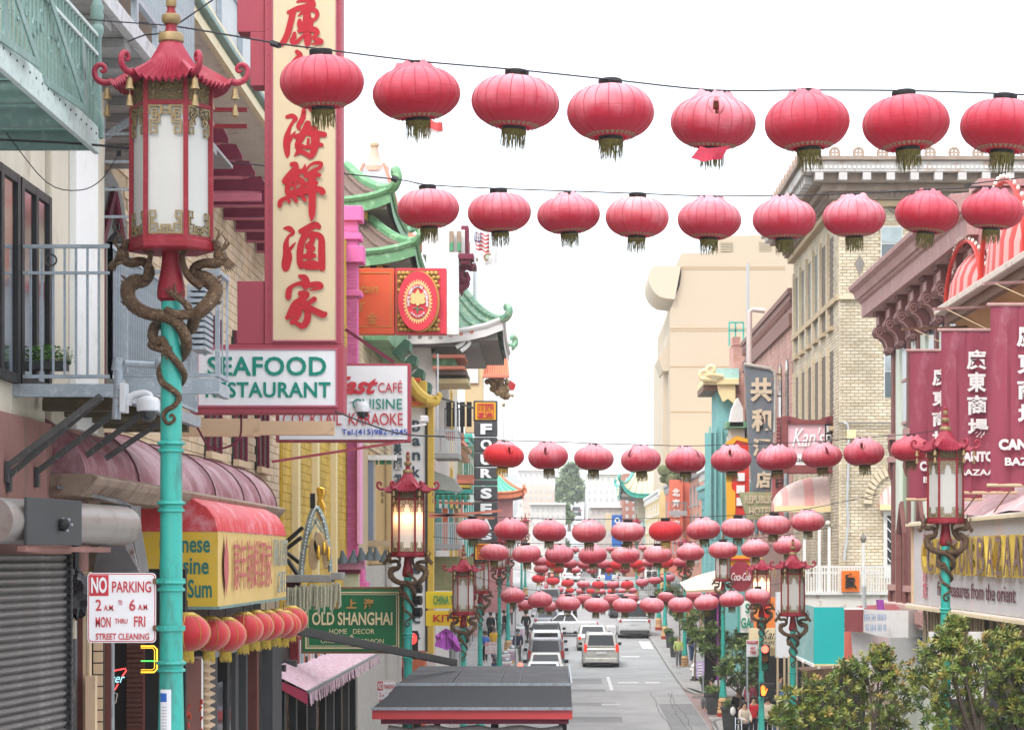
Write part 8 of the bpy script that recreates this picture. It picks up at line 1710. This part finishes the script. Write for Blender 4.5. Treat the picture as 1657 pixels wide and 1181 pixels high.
sgn(979, 830, 989.5, 858, 236, mk('farbuffsign', (.64, .52, .34)), 'cream sign panel beside the tall blue sign')
sgn(979, 917, 990, 938, 200, MATS['signblue'], 'small blue sign between distant lantern rows'); 
t = sgn(1043, 921, 1066, 936, 176, MATS['white'], 'white sign with black chinese characters among the distant lanterns'); b = B(); ftext(b, '高福', 1046, 923, 1063, 934, 175.9, bold=.03); b.build('lettering', MATS['black'], t)
t = sgn(881, 918, 887, 952, 175, RED, 'narrow vertical red banner with white characters far left'); b = B(); ftext(b, '中\n國\n城', 882, 921, 886, 949, 174.9, bold=.03); b.build('lettering', MATS['white'], t)
t = sgn(1072, 950, 1083, 961, 158, mat('lettergreen2', (.0, .25, .14), .5), 'small green parking sign beyond the trees on the right'); b = B(); ftext(b, 'P', 1074.5, 951.5, 1080.5, 959.5, 157.9, bold=.03); b.build('lettering', MATS['white'], t)
sgn(1160, 962, 1163, 1100, 100, PU, 'purple pole banner by the dark shop opening', 'banner', 'shop_banner')
for x, y, d in ((1071, 931, 155), (893, 930, 190)):
 t = thing('traffic_signal', P(x, y, d), 'distant signal lit red, %s' % ('right of the street' if x > 1000 else 'left of the street'), 'traffic light'); fbox(B(), x-2.5, y-3, x+2.5, y+10, d, .3).build('housing', MATS['black'], t); oval(x, y, 2.2, 2.2, d-.1, .05, 12).build('lens', MATS['lens1050'], t)
# ================= trees =================
def leafmat(name, cols):
 m = brickmat(name, cols, .42); return m
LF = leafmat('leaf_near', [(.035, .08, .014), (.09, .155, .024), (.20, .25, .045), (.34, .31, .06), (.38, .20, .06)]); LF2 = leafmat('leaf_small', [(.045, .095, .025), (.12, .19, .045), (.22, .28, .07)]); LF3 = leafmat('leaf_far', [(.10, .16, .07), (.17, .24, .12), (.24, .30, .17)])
BKm = mat('bark', (.13, .10, .075), .9, var=.3, scale=12, bump=.5)
def foliage(parent, clumps, nsh, nl, L_, m, seed=1, kind='stuff', tw=1.0):
 rnd = random.Random(seed); b = B(); b.t = []
 for c, r in clumps:
  c = Vector(c)
  for _ in range(nsh):
   v = Vector((rnd.gauss(0, 1), rnd.gauss(0, 1), rnd.gauss(0, 1))).normalized(); k = rnd.random()**.45; s = c+Vector((v.x*r[0], v.y*r[1], v.z*r[2]))*k
   ax = (v*.8+Vector((0, 0, .75))+Vector((rnd.uniform(-.3, .3), rnd.uniform(-.3, .3), 0))).normalized(); e1 = ax.orthogonal().normalized(); e2 = ax.cross(e1)
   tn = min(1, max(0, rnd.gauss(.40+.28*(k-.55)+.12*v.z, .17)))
   for j in range(nl):
    a = j*2.4+rnd.uniform(-.3, .3); el = .35+.65*(j/nl); l = L_*rnd.uniform(.7, 1.15); w = l*.17*tw
    dr = (ax*el+(e1*cos(a)+e2*sin(a))*(1.1-el*.55)).normalized(); sd = dr.cross(ax)
    sd = sd.normalized()*w if sd.length > .01 else e1*w
    o = s+ax*(j/nl*L_*.45)
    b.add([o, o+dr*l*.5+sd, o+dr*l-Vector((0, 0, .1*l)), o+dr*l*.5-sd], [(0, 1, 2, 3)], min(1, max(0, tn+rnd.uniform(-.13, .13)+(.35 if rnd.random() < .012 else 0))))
 return b.build('crown', m, parent, kind=None)
def tree(lab, base, clumps, nsh, nl, L_, m, seed, name='pavement_tree', r0=.05, group=None, tw=1.0):
 t = thing(name, base, lab, 'tree', group); base = Vector(base); rnd = random.Random(seed)
 cz = min(c[2] for c, r in clumps); cx = sum(c[0] for c, r in clumps)/len(clumps); cy = sum(c[1] for c, r in clumps)/len(clumps)
 fk = Vector((base.x*.6+cx*.4, base.y*.6+cy*.4, base.z+(cz-base.z)*.8)); q, r = smoothpts([base, base.lerp(fk, .5)+Vector((rnd.uniform(-.08, .08), 0, 0)), fk], [r0, r0*.8, r0*.7], 4); B().tube(q, r, 8).build('trunk', BKm, t, smooth=True)
 for c, rr in clumps:
  c = Vector(c); mid = fk.lerp(c, .5)+Vector((rnd.uniform(-.1, .1), rnd.uniform(-.1, .1), -.08)); q, r = smoothpts([fk, mid, c+Vector((0, 0, rr[2]*.4))], [r0*.6, r0*.4, r0*.12], 4); B().tube(q, r, 5).build('limb', BKm, t, smooth=True)
  for k in range(5): e = c+Vector((rnd.uniform(-1, 1)*rr[0], rnd.uniform(-1, 1)*rr[1], rnd.uniform(-.2, 1)*rr[2]))*.8; B().tube([mid.lerp(c, .6), e], [r0*.2, r0*.06], 4).build('twig', BKm, t)
 foliage(t, clumps, nsh, nl, L_, m, seed, tw=tw); return t
def cl(lst, sx=1): return [(P(x, y, d), (r*d/FOC, r*d/FOC*.9, r*d/FOC*.8)) for x, y, r, d in lst]
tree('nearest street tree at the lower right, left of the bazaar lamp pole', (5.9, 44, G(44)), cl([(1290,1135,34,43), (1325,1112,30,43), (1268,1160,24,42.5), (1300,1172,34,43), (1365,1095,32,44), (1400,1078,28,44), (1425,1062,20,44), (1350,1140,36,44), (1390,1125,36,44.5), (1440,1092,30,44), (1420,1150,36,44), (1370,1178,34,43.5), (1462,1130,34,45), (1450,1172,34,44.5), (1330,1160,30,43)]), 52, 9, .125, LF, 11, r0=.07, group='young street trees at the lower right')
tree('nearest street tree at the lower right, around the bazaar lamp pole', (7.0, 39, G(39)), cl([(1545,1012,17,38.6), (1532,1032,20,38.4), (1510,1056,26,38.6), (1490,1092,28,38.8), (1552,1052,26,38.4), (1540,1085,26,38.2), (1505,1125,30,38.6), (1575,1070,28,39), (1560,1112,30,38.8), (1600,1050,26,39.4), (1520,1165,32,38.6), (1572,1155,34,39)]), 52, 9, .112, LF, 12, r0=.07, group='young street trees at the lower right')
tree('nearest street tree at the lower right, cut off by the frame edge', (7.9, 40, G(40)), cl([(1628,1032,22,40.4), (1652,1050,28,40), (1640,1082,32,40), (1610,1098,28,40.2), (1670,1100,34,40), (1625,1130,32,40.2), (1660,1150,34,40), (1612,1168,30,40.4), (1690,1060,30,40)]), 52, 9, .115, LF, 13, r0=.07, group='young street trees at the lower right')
gt = 'small trees along the right pavement'
tree('small pavement tree just left of the walk signal box', (6.6, 88, G(88)), cl([(1180,1075,16,87), (1198,1060,16,88), (1212,1082,15,88), (1185,1098,15,88), (1208,1104,14,88), (1170,1085,12,87.5), (1204,1040,8,88), (1222,1068,10,88.5)]), 46, 7, .17, LF2, 14, r0=.05, group=gt, tw=1.3)
tree('wider pavement tree in front of the next lamp pole up the street', (6.5, 100, G(100)), cl([(1130,1035,15,100), (1150,1018,14,100), (1170,1034,16,101), (1190,1040,13,101), (1142,1050,13,99.5), (1165,1055,12,100), (1200,1025,10,101.5), (1120,1022,10,100)]), 44, 7, .18, LF2, 15, r0=.05, group=gt, tw=1.3)
tree('pavement tree rising behind the walker in lime green', (6.5, 116, G(116)), cl([(1122,1000,13,116), (1138,990,12,116), (1112,1010,11,116), (1150,1002,12,117)]), 36, 7, .2, LF2, 16, group=gt, tw=1.3)
tree('pavement tree half hidden below the bottom row of lanterns', (6.7, 134, G(134)), cl([(1092,985,12,134), (1106,978,10,134), (1100,995,10,133)]), 30, 7, .22, LF2, 17, group=gt, tw=1.3)
tree('flat topped pavement tree beyond the bottom row of lanterns', (6.8, 152, G(152)), cl([(1078,957,9,152), (1092,960,9,152), (1068,960,7,152)]), 30, 7, .25, LF2, 18, group=gt, tw=1.3)
tree('tall hazy green tree standing on the hill at the end of the street', P(921, 860, 420), cl([(922,770,14,420), (912,785,14,420), (930,786,13,420), (920,800,15,420), (908,802,10,420), (932,803,9,420), (925,760,8,420)]), 60, 7, .9, LF3, 19, name='hill_tree', r0=.3, tw=1.6)
tree('lower hazy tree below the tall one at the end of the street', P(911, 890, 360), cl([(910,825,11,360), (916,838,10,360), (904,838,8,360)]), 50, 7, .8, LF3, 20, name='hill_tree', r0=.25, tw=1.6)
tree('small hazy tree just right of the tall hill tree', P(947, 880, 450), cl([(946,795,6,450), (948,806,6,450)]), 40, 7, .8, LF3, 21, name='hill_tree', r0=.2, tw=1.6)
tree('dark low tree where the distant steep road begins, left side', P(900, 935, 290), cl([(902,868,9,290), (908,880,9,290), (898,884,8,290)]), 50, 7, .6, LF3, 22, name='hill_tree', r0=.2, tw=1.6)
tree('low hazy tree right of the distant steep road', P(957, 930, 330), cl([(957,852,7,330), (953,864,8,330), (962,868,7,330)]), 50, 7, .6, LF3, 23, name='hill_tree', r0=.2, tw=1.6)
# ================= vehicles =================
TY = mat('tyre', (.015, .015, .016), .8, var=.1); RIM = mat('rim', (.38, .39, .40), .35, metal=.7, var=.1); CG = mat('carglass', (.015, .018, .02), .08, var=0, spec=.45); TLm = mat('taillight', (.42, .01, .012), .2, var=0, coat=.6); TLl = mat('taillit', (.8, .03, .01), .3, var=0, emis=((1, .05, .02), .3)); PLT = mat('plate', (.62, .62, .64), .5, var=.05)
def car(lab, x, y, body, kind='suv', rz=0, lit=False, group=None, name='parked_car', cat='car'):
 t = thing(name, (x, y, G(y)), lab, cat, group)
 L_, W_, H_, belt, hood = {'suv': (4.7, 1.88, 1.78, 1.08, 1.02), 'sedan': (4.6, 1.78, 1.42, .92, .86), 'van': (5.4, 2.0, 2.3, 1.25, 1.2)}[kind]
 o = Vector((x, y, G(y))); g = .22; hw = W_/2
 rear = {'suv': .0, 'sedan': 1.0, 'van': .0}[kind]
 def loft(secs, nm, m, seg=.05, par=t):
  b = B(); vs = []
  for (yy, w, za, zb) in secs: vs += [(-w, yy, za), (w, yy, za), (w, yy, zb), (-w, yy, zb)]
  n = len(secs); fs = [(0, 1, 2, 3)[::-1] and (3, 2, 1, 0)[::-1]]; fs = [(0, 1, 2, 3)]+[((i*4+j), (i+1)*4+j, (i+1)*4+(j+1) % 4, i*4+(j+1) % 4) for i in range(n-1) for j in range(4)]+[tuple((n-1)*4+j for j in (3, 2, 1, 0))]
  b.add([Vector(v)+o for v in vs], fs); return b.build(nm, m, par, bev=seg, smooth=RD(60))
 bo = loft([(.0, hw-.06, g+.18, belt-.12), (.12, hw, g, belt-.02), (.6, hw, g-.02, belt), (L_*.65, hw, g-.02, belt-.02), (L_*.82, hw-.02, g, hood), (L_-.15, hw-.05, g, hood-.12), (L_, hw-.18, g+.15, hood-.3)], 'body', body, .07)
 ys = rear+.05; ye = L_*.68
 cv = [(-hw+.06, ys, belt-.04), (hw-.06, ys, belt-.04), (hw-.06, ye, belt-.04), (-hw+.06, ye, belt-.04)]; sl = .12 if kind != 'sedan' else .55; rw = hw-.2
 tv = [(-rw, ys+sl, H_), (rw, ys+sl, H_), (rw, ye-.75, H_), (-rw, ye-.75, H_)]
 B().add([Vector(v)+o for v in cv+tv], [(3, 2, 1, 0), (4, 5, 6, 7), (0, 1, 5, 4), (1, 2, 6, 5), (2, 3, 7, 6), (3, 0, 4, 7)]).build('cabin', body, t, bev=.06, smooth=RD(60))
 def gl(a, b_, c_, d_, nm, e, i0=.1, i1=.9, j0=.14, j1=.86):
  a, b_, c_, d_ = map(Vector, (a, b_, c_, d_)); f = lambda u, v: (a.lerp(b_, u)).lerp(d_.lerp(c_, u), v)
  n = (b_-a).cross(d_-a).normalized()*e; B().add([f(i0, j0)+n+o, f(i1, j0)+n+o, f(i1, j1)+n+o, f(i0, j1)+n+o], [(0, 1, 2, 3)]).build(nm, CG, t)
 gl(cv[0], cv[1], tv[1], tv[0], 'rear_window', .012); gl(cv[2], cv[3], tv[3], tv[2], 'windscreen', .012)
 for s_ in ((1, 2), (3, 0)):
  gl(cv[s_[0]], cv[s_[1]], tv[s_[1]], tv[s_[0]], 'side_window', .012, .06, .46); gl(cv[s_[0]], cv[s_[1]], tv[s_[1]], tv[s_[0]], 'side_window', .012, .5, .9)
 for s_ in (-1, 1):
  B().box(o+Vector((s_*(hw-.12)-.06, -.035, belt-.26)), o+Vector((s_*(hw-.12)+.09, .12, belt+(.14 if kind == 'suv' else -.08)))).build('taillight', TLl if lit else TLm, t, bev=.02)
  B().box(o+Vector((s_*(hw+.1)-.1, L_*.62, belt-.02)), o+Vector((s_*(hw+.1)+.1, L_*.62+.1, belt+.14))).build('mirror', MATS['black'], t, bev=.03)
  if kind == 'suv': B().bar(o+Vector((s_*.66, .3, H_+.04)), o+Vector((s_*.66, 2.3, H_+.04)), .04).build('roof_rail', MATS['steel'], t)
  for yy in (.85, L_-.95):
   c = o+Vector((s_*(hw-.1), yy, .35)); w = B(); w.tube([c+Vector((-.11, 0, 0)), c+Vector((.11, 0, 0))], .35, 20); tw_ = w.build('wheel', TY, t, smooth=RD(50), bev=.0); B().tube([c+Vector((s_*.1, 0, 0)), c+Vector((s_*.125, 0, 0))], .2, 12).build('rim', RIM, tw_)
 B().box(o+Vector((-hw+.08, -.07, g+.04)), o+Vector((hw-.08, .2, g+.30))).build('bumper', MATS['darkgrey'] if kind == 'van' else body, t, bev=.05); B().box(o+Vector((-.26, -.06, belt-.38)), o+Vector((.26, -.03, belt-.24))).build('licence_plate', PLT, t)
 B().box(o+Vector((-hw+.25, -.03, belt-.2)), o+Vector((hw-.25, -.005, belt-.16))).build('chrome_bar', MATS['steel'], t); B().box(o+Vector((-.5, .02, .12)), o+Vector((.5, 3.5, .25))).build('underbody', MATS['black'], t)
 if rz:
  t.rotation_euler = (0, 0, rz)
 return t
paint = lambda n, c: mat('paint_'+n, c, .28, metal=.15, var=.05, scale=.8, coat=.5)
PS, PW, PG, PD, PB_ = paint('silver', (.50, .49, .46)), paint('white', (.68, .69, .70)), paint('grey', (.20, .21, .23)), paint('dark', (.03, .032, .035)), paint('blue', (.06, .3, .45))
car('silver beige suv with lit orange red tail lights driving up the middle of the road', 2.32, 128, PS, 'suv', lit=True, name='driving_suv')
car('silver car driving just ahead and left of the silver beige suv', 2.1, 141, PS, 'sedan', lit=True, name='driving_car')
vn = car('white utility van stopped on the right with a roof rack', 4.85, 153, PW, 'van', name='white_van', cat='van')
for k in range(4): B().box((3.95, 153.4+k*1.1, G(153)+2.42), (5.75, 153.5+k*1.1, G(153)+2.5)).build('roof_rack', MATS['steel'], vn)
B().box((4.0, 152.97, G(153)+1.35), (5.7, 152.99, G(153)+1.4)).build('door_line', MATS['darkgrey'], vn)
gc = 'cars parked along the left kerb'
for i, (y, m, k, lab) in enumerate(((101, PW, 'sedan', 'white hatchback just visible behind the kiosk roof'), (108.5, PW, 'sedan', 'white saloon, nearest fully visible of the parked row'), (115.5, PS, 'sedan', 'silver saloon, second visible in the parked row'), (122.6, PG, 'suv', 'grey suv with red lamps in the parked row'), (130, PW, 'suv', 'white suv in the middle of the parked row'), (137.5, PD, 'suv', 'dark suv behind the white one in the parked row'), (145, PW, 'sedan', 'white car near the far end of the parked row'), (160, PG, 'sedan', 'grey car last before the cross street in the row'))):
 car(lab, -.52+random.uniform(-.05, .05), y, m, k, group=gc)
car('white saloon crossing sideways beyond the parked row', 2.6, 156, PW, 'sedan', rz=RD(90), name='crossing_car')
for i, (x, y, m, k, lab) in enumerate(((2.6, 205, PD, 'sedan', 'dark car far up the road above the silver suv'), (4.9, 232, PW, 'van', 'white box truck far up the right side of the road'), (-.4, 215, PW, 'van', 'white van far up on the left kerb'), (-.5, 188, PG, 'suv', 'grey suv on the left just past the crossing'), (4.8, 178, PD, 'suv', 'dark suv parked on the right beyond the white van'), (4.9, 196, PG, 'sedan', 'grey saloon parked on the right beyond the crossing'), (1.6, 250, PW, 'sedan', 'tiny white car far up the street'), (4.8, 262, PD, 'sedan', 'tiny dark car on the right where the road steepens'), (-.5, 245, PD, 'sedan', 'tiny dark car on the left where the road steepens'), (4.0, 400, PD, 'sedan', 'dark car parked high on the distant steep road'), (4.0, 440, PW, 'sedan', 'white car parked high on the distant steep road'), (4.0, 490, PD, 'suv', 'topmost dark car on the distant steep road'))):
 car(lab, x, y, m, k, name='distant_car')
for d, lab in ((166, 'white pedestrian crossing markings beyond the van'),):
 for k in range(6): patch('crossing_bar', -1.2+k*1.15, -.6+k*1.15, d, d+2.4, WM, .012)
# ================= people =================
SKN = mat('skin', (.42, .25, .17), .55, var=.05); HR = mat('hairdark', (.02, .015, .012), .5, var=.1)
def skin(nm, pts, edges, m, parent, root=0, sub=1):
 me = bpy.data.meshes.new(nm); me.from_pydata([p[:3] for p in pts], edges, []); me.materials.append(m); o = bpy.data.objects.new(nm, me); COL.objects.link(o); o.parent = parent
 s = o.modifiers.new('skin', 'SKIN'); me.skin_vertices.new() if not me.skin_vertices else None
 for v, p in zip(me.skin_vertices[0].data, pts): v.radius = (p[3], p[4] if len(p) > 4 else p[3])
 me.skin_vertices[0].data[root].use_root = True; s.use_smooth_shade = True
 u = o.modifiers.new('sub', 'SUBSURF'); u.levels = sub; u.render_levels = sub; return o
def person(lab, px, d, top, bot, rz=0, pose='stand', h=1.68, hair=HR, mask=None, long=False, hem=.86, group=None, X=None, z=None):
 x = (px-VX)*d/FOC if X is None else X; t = thing('person', (x, d, G(d)+.14 if z is None else z), lab, 'person', group, rz); k = h/1.7
 st = .16 if pose == 'walk' else .02; sit = pose == 'sit'; bz = .48 if sit else .92
 kn = [(-.09, -.42, .48), (.09, -.42, .48)] if sit else [(-.09, -st*.6, .48), (.09, st*.5, .5)]; ft = [(-.09, -.40, .07), (.1, -.36, .07)] if sit else [(-.1, -st*1.1, .07), (.1, st*1.4, .09)]
 up = bz-.92; ar = .12 if pose == 'carry' else .02; fwd = -.28 if pose in ('carry', 'sit') else -.03
 J = [(0, 0, .92+up, .125, .10), (0, .0, 1.12+up, .12, .09), (0, -.01, 1.36+up, .15, .095), (0, -.02, 1.50+up, .05), (0, -.03, 1.60+up, .078, .09), (0, -.03, 1.68+up, .05)]
 bd = J+[(-.17, -.01, 1.38+up, .055), (-.24, fwd*.3, 1.13+up, .042), (-.22+ar, fwd, .92+up+(-fwd*.5), .034), (-.22+ar, fwd-.08, .86+up+(-fwd*.5), .03), (.17, -.01, 1.38+up, .055), (.24, fwd*.3, 1.13+up, .042), (.22-ar, fwd, .92+up+(-fwd*.5), .034), (.22-ar, fwd-.08, .86+up+(-fwd*.5), .03)]
 n = len(bd); bd += [(-.09, 0, .86+up, .085), (*kn[0], .06), (*ft[0], .04), (ft[0][0], ft[0][1]-.14, .045, .035), (.09, 0, .86+up, .085), (*kn[1], .06), (*ft[1], .04), (ft[1][0], ft[1][1]-.14, .05, .035)]
 E = [(0, 1), (1, 2), (2, 3), (3, 4), (4, 5), (2, 6), (6, 7), (7, 8), (8, 9), (2, 10), (10, 11), (11, 12), (12, 13), (0, 14), (14, 15), (15, 16), (16, 17), (0, 18), (18, 19), (19, 20), (20, 21)]
 sc = lambda L, g=0: [tuple(v*k for v in p[:3])+tuple((r+g)*k for r in p[3:]) for p in L]
 skin('body', sc(bd), E, SKN, t)
 jk = [(0, 0, hem+.02+up, .15, .115)]+[J[1], J[2]]+bd[6:9]+bd[10:13]+[(0, -.015, 1.50+up, .075)]; skin('jacket', sc(jk, .022), [(0, 1), (1, 2), (2, 3), (3, 4), (4, 5), (2, 6), (6, 7), (7, 8), (2, 9)], top, t, root=1)
 tr = [J[0]]+[bd[14], bd[15], bd[16], bd[18], bd[19], bd[20]]; skin('trousers', sc(tr, .018), [(0, 1), (1, 2), (2, 3), (0, 4), (4, 5), (5, 6)], bot, t)
 for s_, q in ((0, 16), (1, 20)): c = Vector(bd[q][:3]); B().box(Vector((-.045, -.17, 0))*k+c*k-Vector((0, 0, .07*k)), Vector((.045, .08, .02))*k+c*k).build('shoe', MATS['black'], t, bev=.02) if 0 else None
 b = B(); b.sph((0, .018*k, (1.665+up)*k), (.108*k, .112*k, .112*k), 12, 8); 
 if long: b.sph((0, .06*k, (1.53+up)*k), (.1*k, .05*k, .17*k), 10, 8)
 b.v = [tuple(Vector(v)+Vector(t.location)) for v in b.v]
 for i, v in enumerate(b.v): b.v[i] = v
 b.build('hair', hair, t, smooth=True)
 if mask:
  b = B(); b.sph((0, -.10*k, (1.575+up)*k), (.06*k, .03*k, .045*k), 8, 6); b.v = [tuple(Vector(v)+Vector(t.location)) for v in b.v]; b.build('mask', mask, t, smooth=True)
 else:
  b = B(); b.sph((0, -.118*k, (1.59+up)*k), (.012*k, .02*k, .02*k), 6, 5); b.v = [tuple(Vector(v)+Vector(t.location)) for v in b.v]; b.build('nose', SKN, t, smooth=True)
 return t
cc_ = lambda n, c: mat('cloth_'+n, c, .85, var=.12, scale=5)
NV, BLk, LIME, CRM, JN, GRY, BLU, YLW, RDc = cc_('navy', (.025, .03, .06)), cc_('black', (.015, .015, .018)), cc_('lime', (.38, .46, .14)), cc_('cream', (.55, .48, .40)), cc_('jeans', (.06, .09, .17)), cc_('grey', (.13, .13, .14)), cc_('blue', (.03, .14, .45)), cc_('yellow', (.65, .38, .02)), cc_('red', (.45, .02, .03))
MSK = cc_('maskteal', (.05, .35, .38))
person('man in navy jacket and teal face mask walking towards the camera, left pavement', 838, 129, NV, GRY, 0, 'walk', 1.75, mask=MSK)
person('man in black seen from behind beside the parked white suv', 851, 148, BLk, BLk, pi, 'stand', 1.78)
person('woman in bright yellow top with dark mask near the left no parking sign', 799, 133, YLW, JN, 0, 'stand', 1.62, mask=BLk, long=True)
person('person in blue and black beside the woman in yellow', 785, 130, BLU, BLk, .6, 'stand', 1.6, mask=BLk)
person('tall person in black coat behind the yellow topped woman', 794, 146, BLk, BLk, 2.6, 'stand', 1.8)
person('person in dark coat standing between two left teal poles', 816, 150, BLk, GRY, 2.0, 'walk', 1.7)
person('seated person in jeans low on the left pavement', 800, 122, GRY, JN, 1.5, 'sit', 1.6)
person('person in grey crossing the street beyond the parked row', 930, 163, BLk, BLk, 1.2, 'walk', 1.72, z=G(163))
person('person in black far along the left pavement', 826, 165, BLk, GRY, 0, 'walk', 1.7)
person('person in grey far along the left pavement by the poles', 806, 158, GRY, BLk, 1, 'stand', 1.7)
person('woman in lime green jacket carrying a dark bag beside the right lamp base', 1098, 126, LIME, GRY, 0, 'walk', 1.58, hair=cc_('hairgrey', (.25, .22, .2)))
person('person in navy walking behind the lime jacket woman', 1119, 130, NV, JN, .3, 'walk', 1.7)
person('seated man in black jacket beside the right planters', 1152, 99, BLk, GRY, -1.0, 'sit', 1.65)
person('woman in black holding a white bag behind the cream jacket woman', 1195, 88.5, BLk, BLk, -.4, 'carry', 1.66, long=True)
person('old woman in cream jacket pushing a trolley', 1204, 84, CRM, BLk, .5, 'carry', 1.6)
person('person in red sweater right of the cream jacket woman', 1219, 86, RDc, BLk, .2, 'stand', 1.6)
person('person in beige jacket below the walk signal', 1242, 86, CRM, BLk, 2.8, 'stand', 1.6)
person('woman with black mask and black jacket under the signal box', 1257, 88, BLk, JN, .3, 'stand', 1.64, mask=BLk, long=True)
person('person in bright blue jacket right of the walk signal', 1271, 90, BLU, BLk, 2.4, 'stand', 1.72)
person('person in grey at the shop door behind the blue jacket', 1262, 94, GRY, BLk, 1.4, 'stand', 1.75, long=True)
person('person in dark red behind the small tree by the signal pole', 1214, 93, cc_('wine', (.2, .03, .05)), BLk, .4, 'stand', 1.65)
wb2 = B(); wb2.sph(P(1186, 1150, 88), (.1, .08, .16), 10, 8); wb2.build('plastic_bag', MATS['white'], label='white plastic bag held by the woman in black on the right', cat='bag', smooth=True)
tr_ = thing('shopping_trolley', P(1194, 1185, 83), 'small wire shopping trolley pushed by the cream jacket woman', 'trolley')
for x in (1190, 1200): B().bar(P(x, 1200, 82.8), P(x, 1160, 83.2), .025).build('upright', GV, tr_)
for y in (1162, 1172, 1184, 1196): B().bar(P(1190, y, 83.1), P(1200, y, 83.1), .02).build('crossbar', GV, tr_)
# ================= street furniture =================
def planter(px, d, w, h, lab, seed):
 x = (px-VX)*d/FOC; z = G(d)+.14; t = thing('planter', (x, d, z), lab, 'planter', 'dark planters on the right pavement'); b = B(); b.lathe([(w*.36, 0), (w*.5, h*.9), (w*.56, h*.9), (w*.56, h), (w*.48, h)], (x, d, z), 4, a0=pi/4); b.build('pot', MATS['darkgrey'], t)
 b = foliage(t, [((x, d, z+h+.08), (w*.4, w*.4, .14))], 50, 7, .16, LF2, seed, tw=1.3); b.name = 'plants'; return t
planter(1155, 97, .9, .85, 'large square planter of greenery by the right kerb lamp', 31); planter(1181, 90, .85, .9, 'square planter nearest the cream jacket woman', 32); planter(1143, 105, .6, .7, 'narrow planter behind the large square one', 33); planter(1090, 134, .6, .8, 'small distant planter beside the lime jacket woman', 34); planter(1083, 142, .6, .8, 'smallest distant planter on the right pavement', 35)
hx, hd = (1121-VX)*118/FOC, 116.5; hz = G(hd)+.14; hy = thing('fire_hydrant', (hx, hd, hz), 'white fire hydrant on a dark base near the right kerb', 'hydrant')
B().lathe([(.2, 0), (.2, .06), (.12, .1), (.12, .2)], (hx, hd, hz), 12).build('base', MATS['black'], hy, smooth=RD(40)); B().lathe([(.13, .2), (.13, .62), (.16, .64), (.16, .68), (.12, .74), (.05, .8), (.05, .86)], (hx, hd, hz), 14).build('barrel', MATS['white'], hy, smooth=RD(40))
for s_ in (-1, 1): B().tube([(hx, hd, hz+.5), (hx+s_*.22, hd, hz+.5)], .065, 10).build('nozzle', MATS['white'], hy, smooth=RD(40))
t = sgn(1127, 1070, 1140, 1097, 116, mat('lilac', (.48, .38, .66), .6, var=.3, scale=6), 'lilac notice board behind the white hydrant', 'notice board', 'notice_board'); b = B()
for k in range(5): fbox(b, 1129, 1073+k*4.6, 1136+(k*7) % 3, 1075+k*4.6, 115.96, .01)
b.build('print', MATS['white'], t, kind='stuff')
def pole(px, d, y0, lab): t = thing('sign_pole', ((px-VX)*d/FOC, d, G(d)+.14), lab, 'post'); B().tube([((px-VX)*d/FOC, d, G(d)+.1), ((px-VX)*d/FOC, d, ZZ(y0, d))], .035, 8).build('post', GV, t, smooth=True)
pole(1138, 100, 1092, 'grey steel post on the right kerb beside the planters'); pole(1211, 85, 1120, 'grey steel post in front of the cream jacket woman'); pole(834, 124, 980, 'grey steel post on the left pavement beside the stalls')
for k, (x, d, h_, lab) in enumerate(((820, 118, .8, 'nearest pink and white poster bin on the left pavement'), (817, 124, .8, 'second pink and white poster bin on the left pavement'), (829, 127, .9, 'third pink and white poster bin beside the masked man'), (832, 137, .9, 'fourth poster bin behind the masked man'), (842, 146, 1.0, 'farthest poster bin beside the man in black'))):
 xx = (x-VX)*d/FOC; z = G(d)+.14; t = thing('poster_bin', (xx, d, z), lab, 'bin', 'poster bins on the left pavement'); B().box((xx-.25, d-.25, z), (xx+.25, d+.25, z+h_)).build('box', MATS['white'], t, bev=.03)
 B().box((xx-.2, d-.262, z+.3), (xx+.2, d-.252, z+h_*.85)).build('poster', mat('posterpink', (.62, .40, .52), .6, var=.5, scale=7), t); B().box((xx-.2, d-.266, z+.18), (xx+.1, d-.254, z+.28)).build('poster_strip', OY, t); b = B(); b.sph((xx, d, z+h_+.06), (.2, .2, .12), 10, 6); b.build('lid', MATS['steel'], t, smooth=True)
noparking((785, 1038, 804, 1058), 110, 'small distant no parking sign in front of the woman in yellow')
b = B(); b.sph(P(842, 1076, 112), .12, 10, 8); b.build('red_light', MATS['lens1050'], label='small red light at the lower left of the parked cars', cat='light', smooth=True)
# ================= haze =================
if HAZE:
 hm = bpy.data.materials.new('haze'); hm.use_nodes = True; N = hm.node_tree.nodes; N.remove(N['Principled BSDF']); pv = N.new('ShaderNodeVolumePrincipled'); pv.inputs['Color'].default_value = (.96, .98, 1, 1); pv.inputs['Density'].default_value = HAZE; pv.inputs['Anisotropy'].default_value = .2
 hm.node_tree.links.new(pv.outputs[0], N['Material Output'].inputs['Volume'])
 B().box((-450, -70, -9), (450, 3200, 62)).build('haze', hm, kind='stuff')
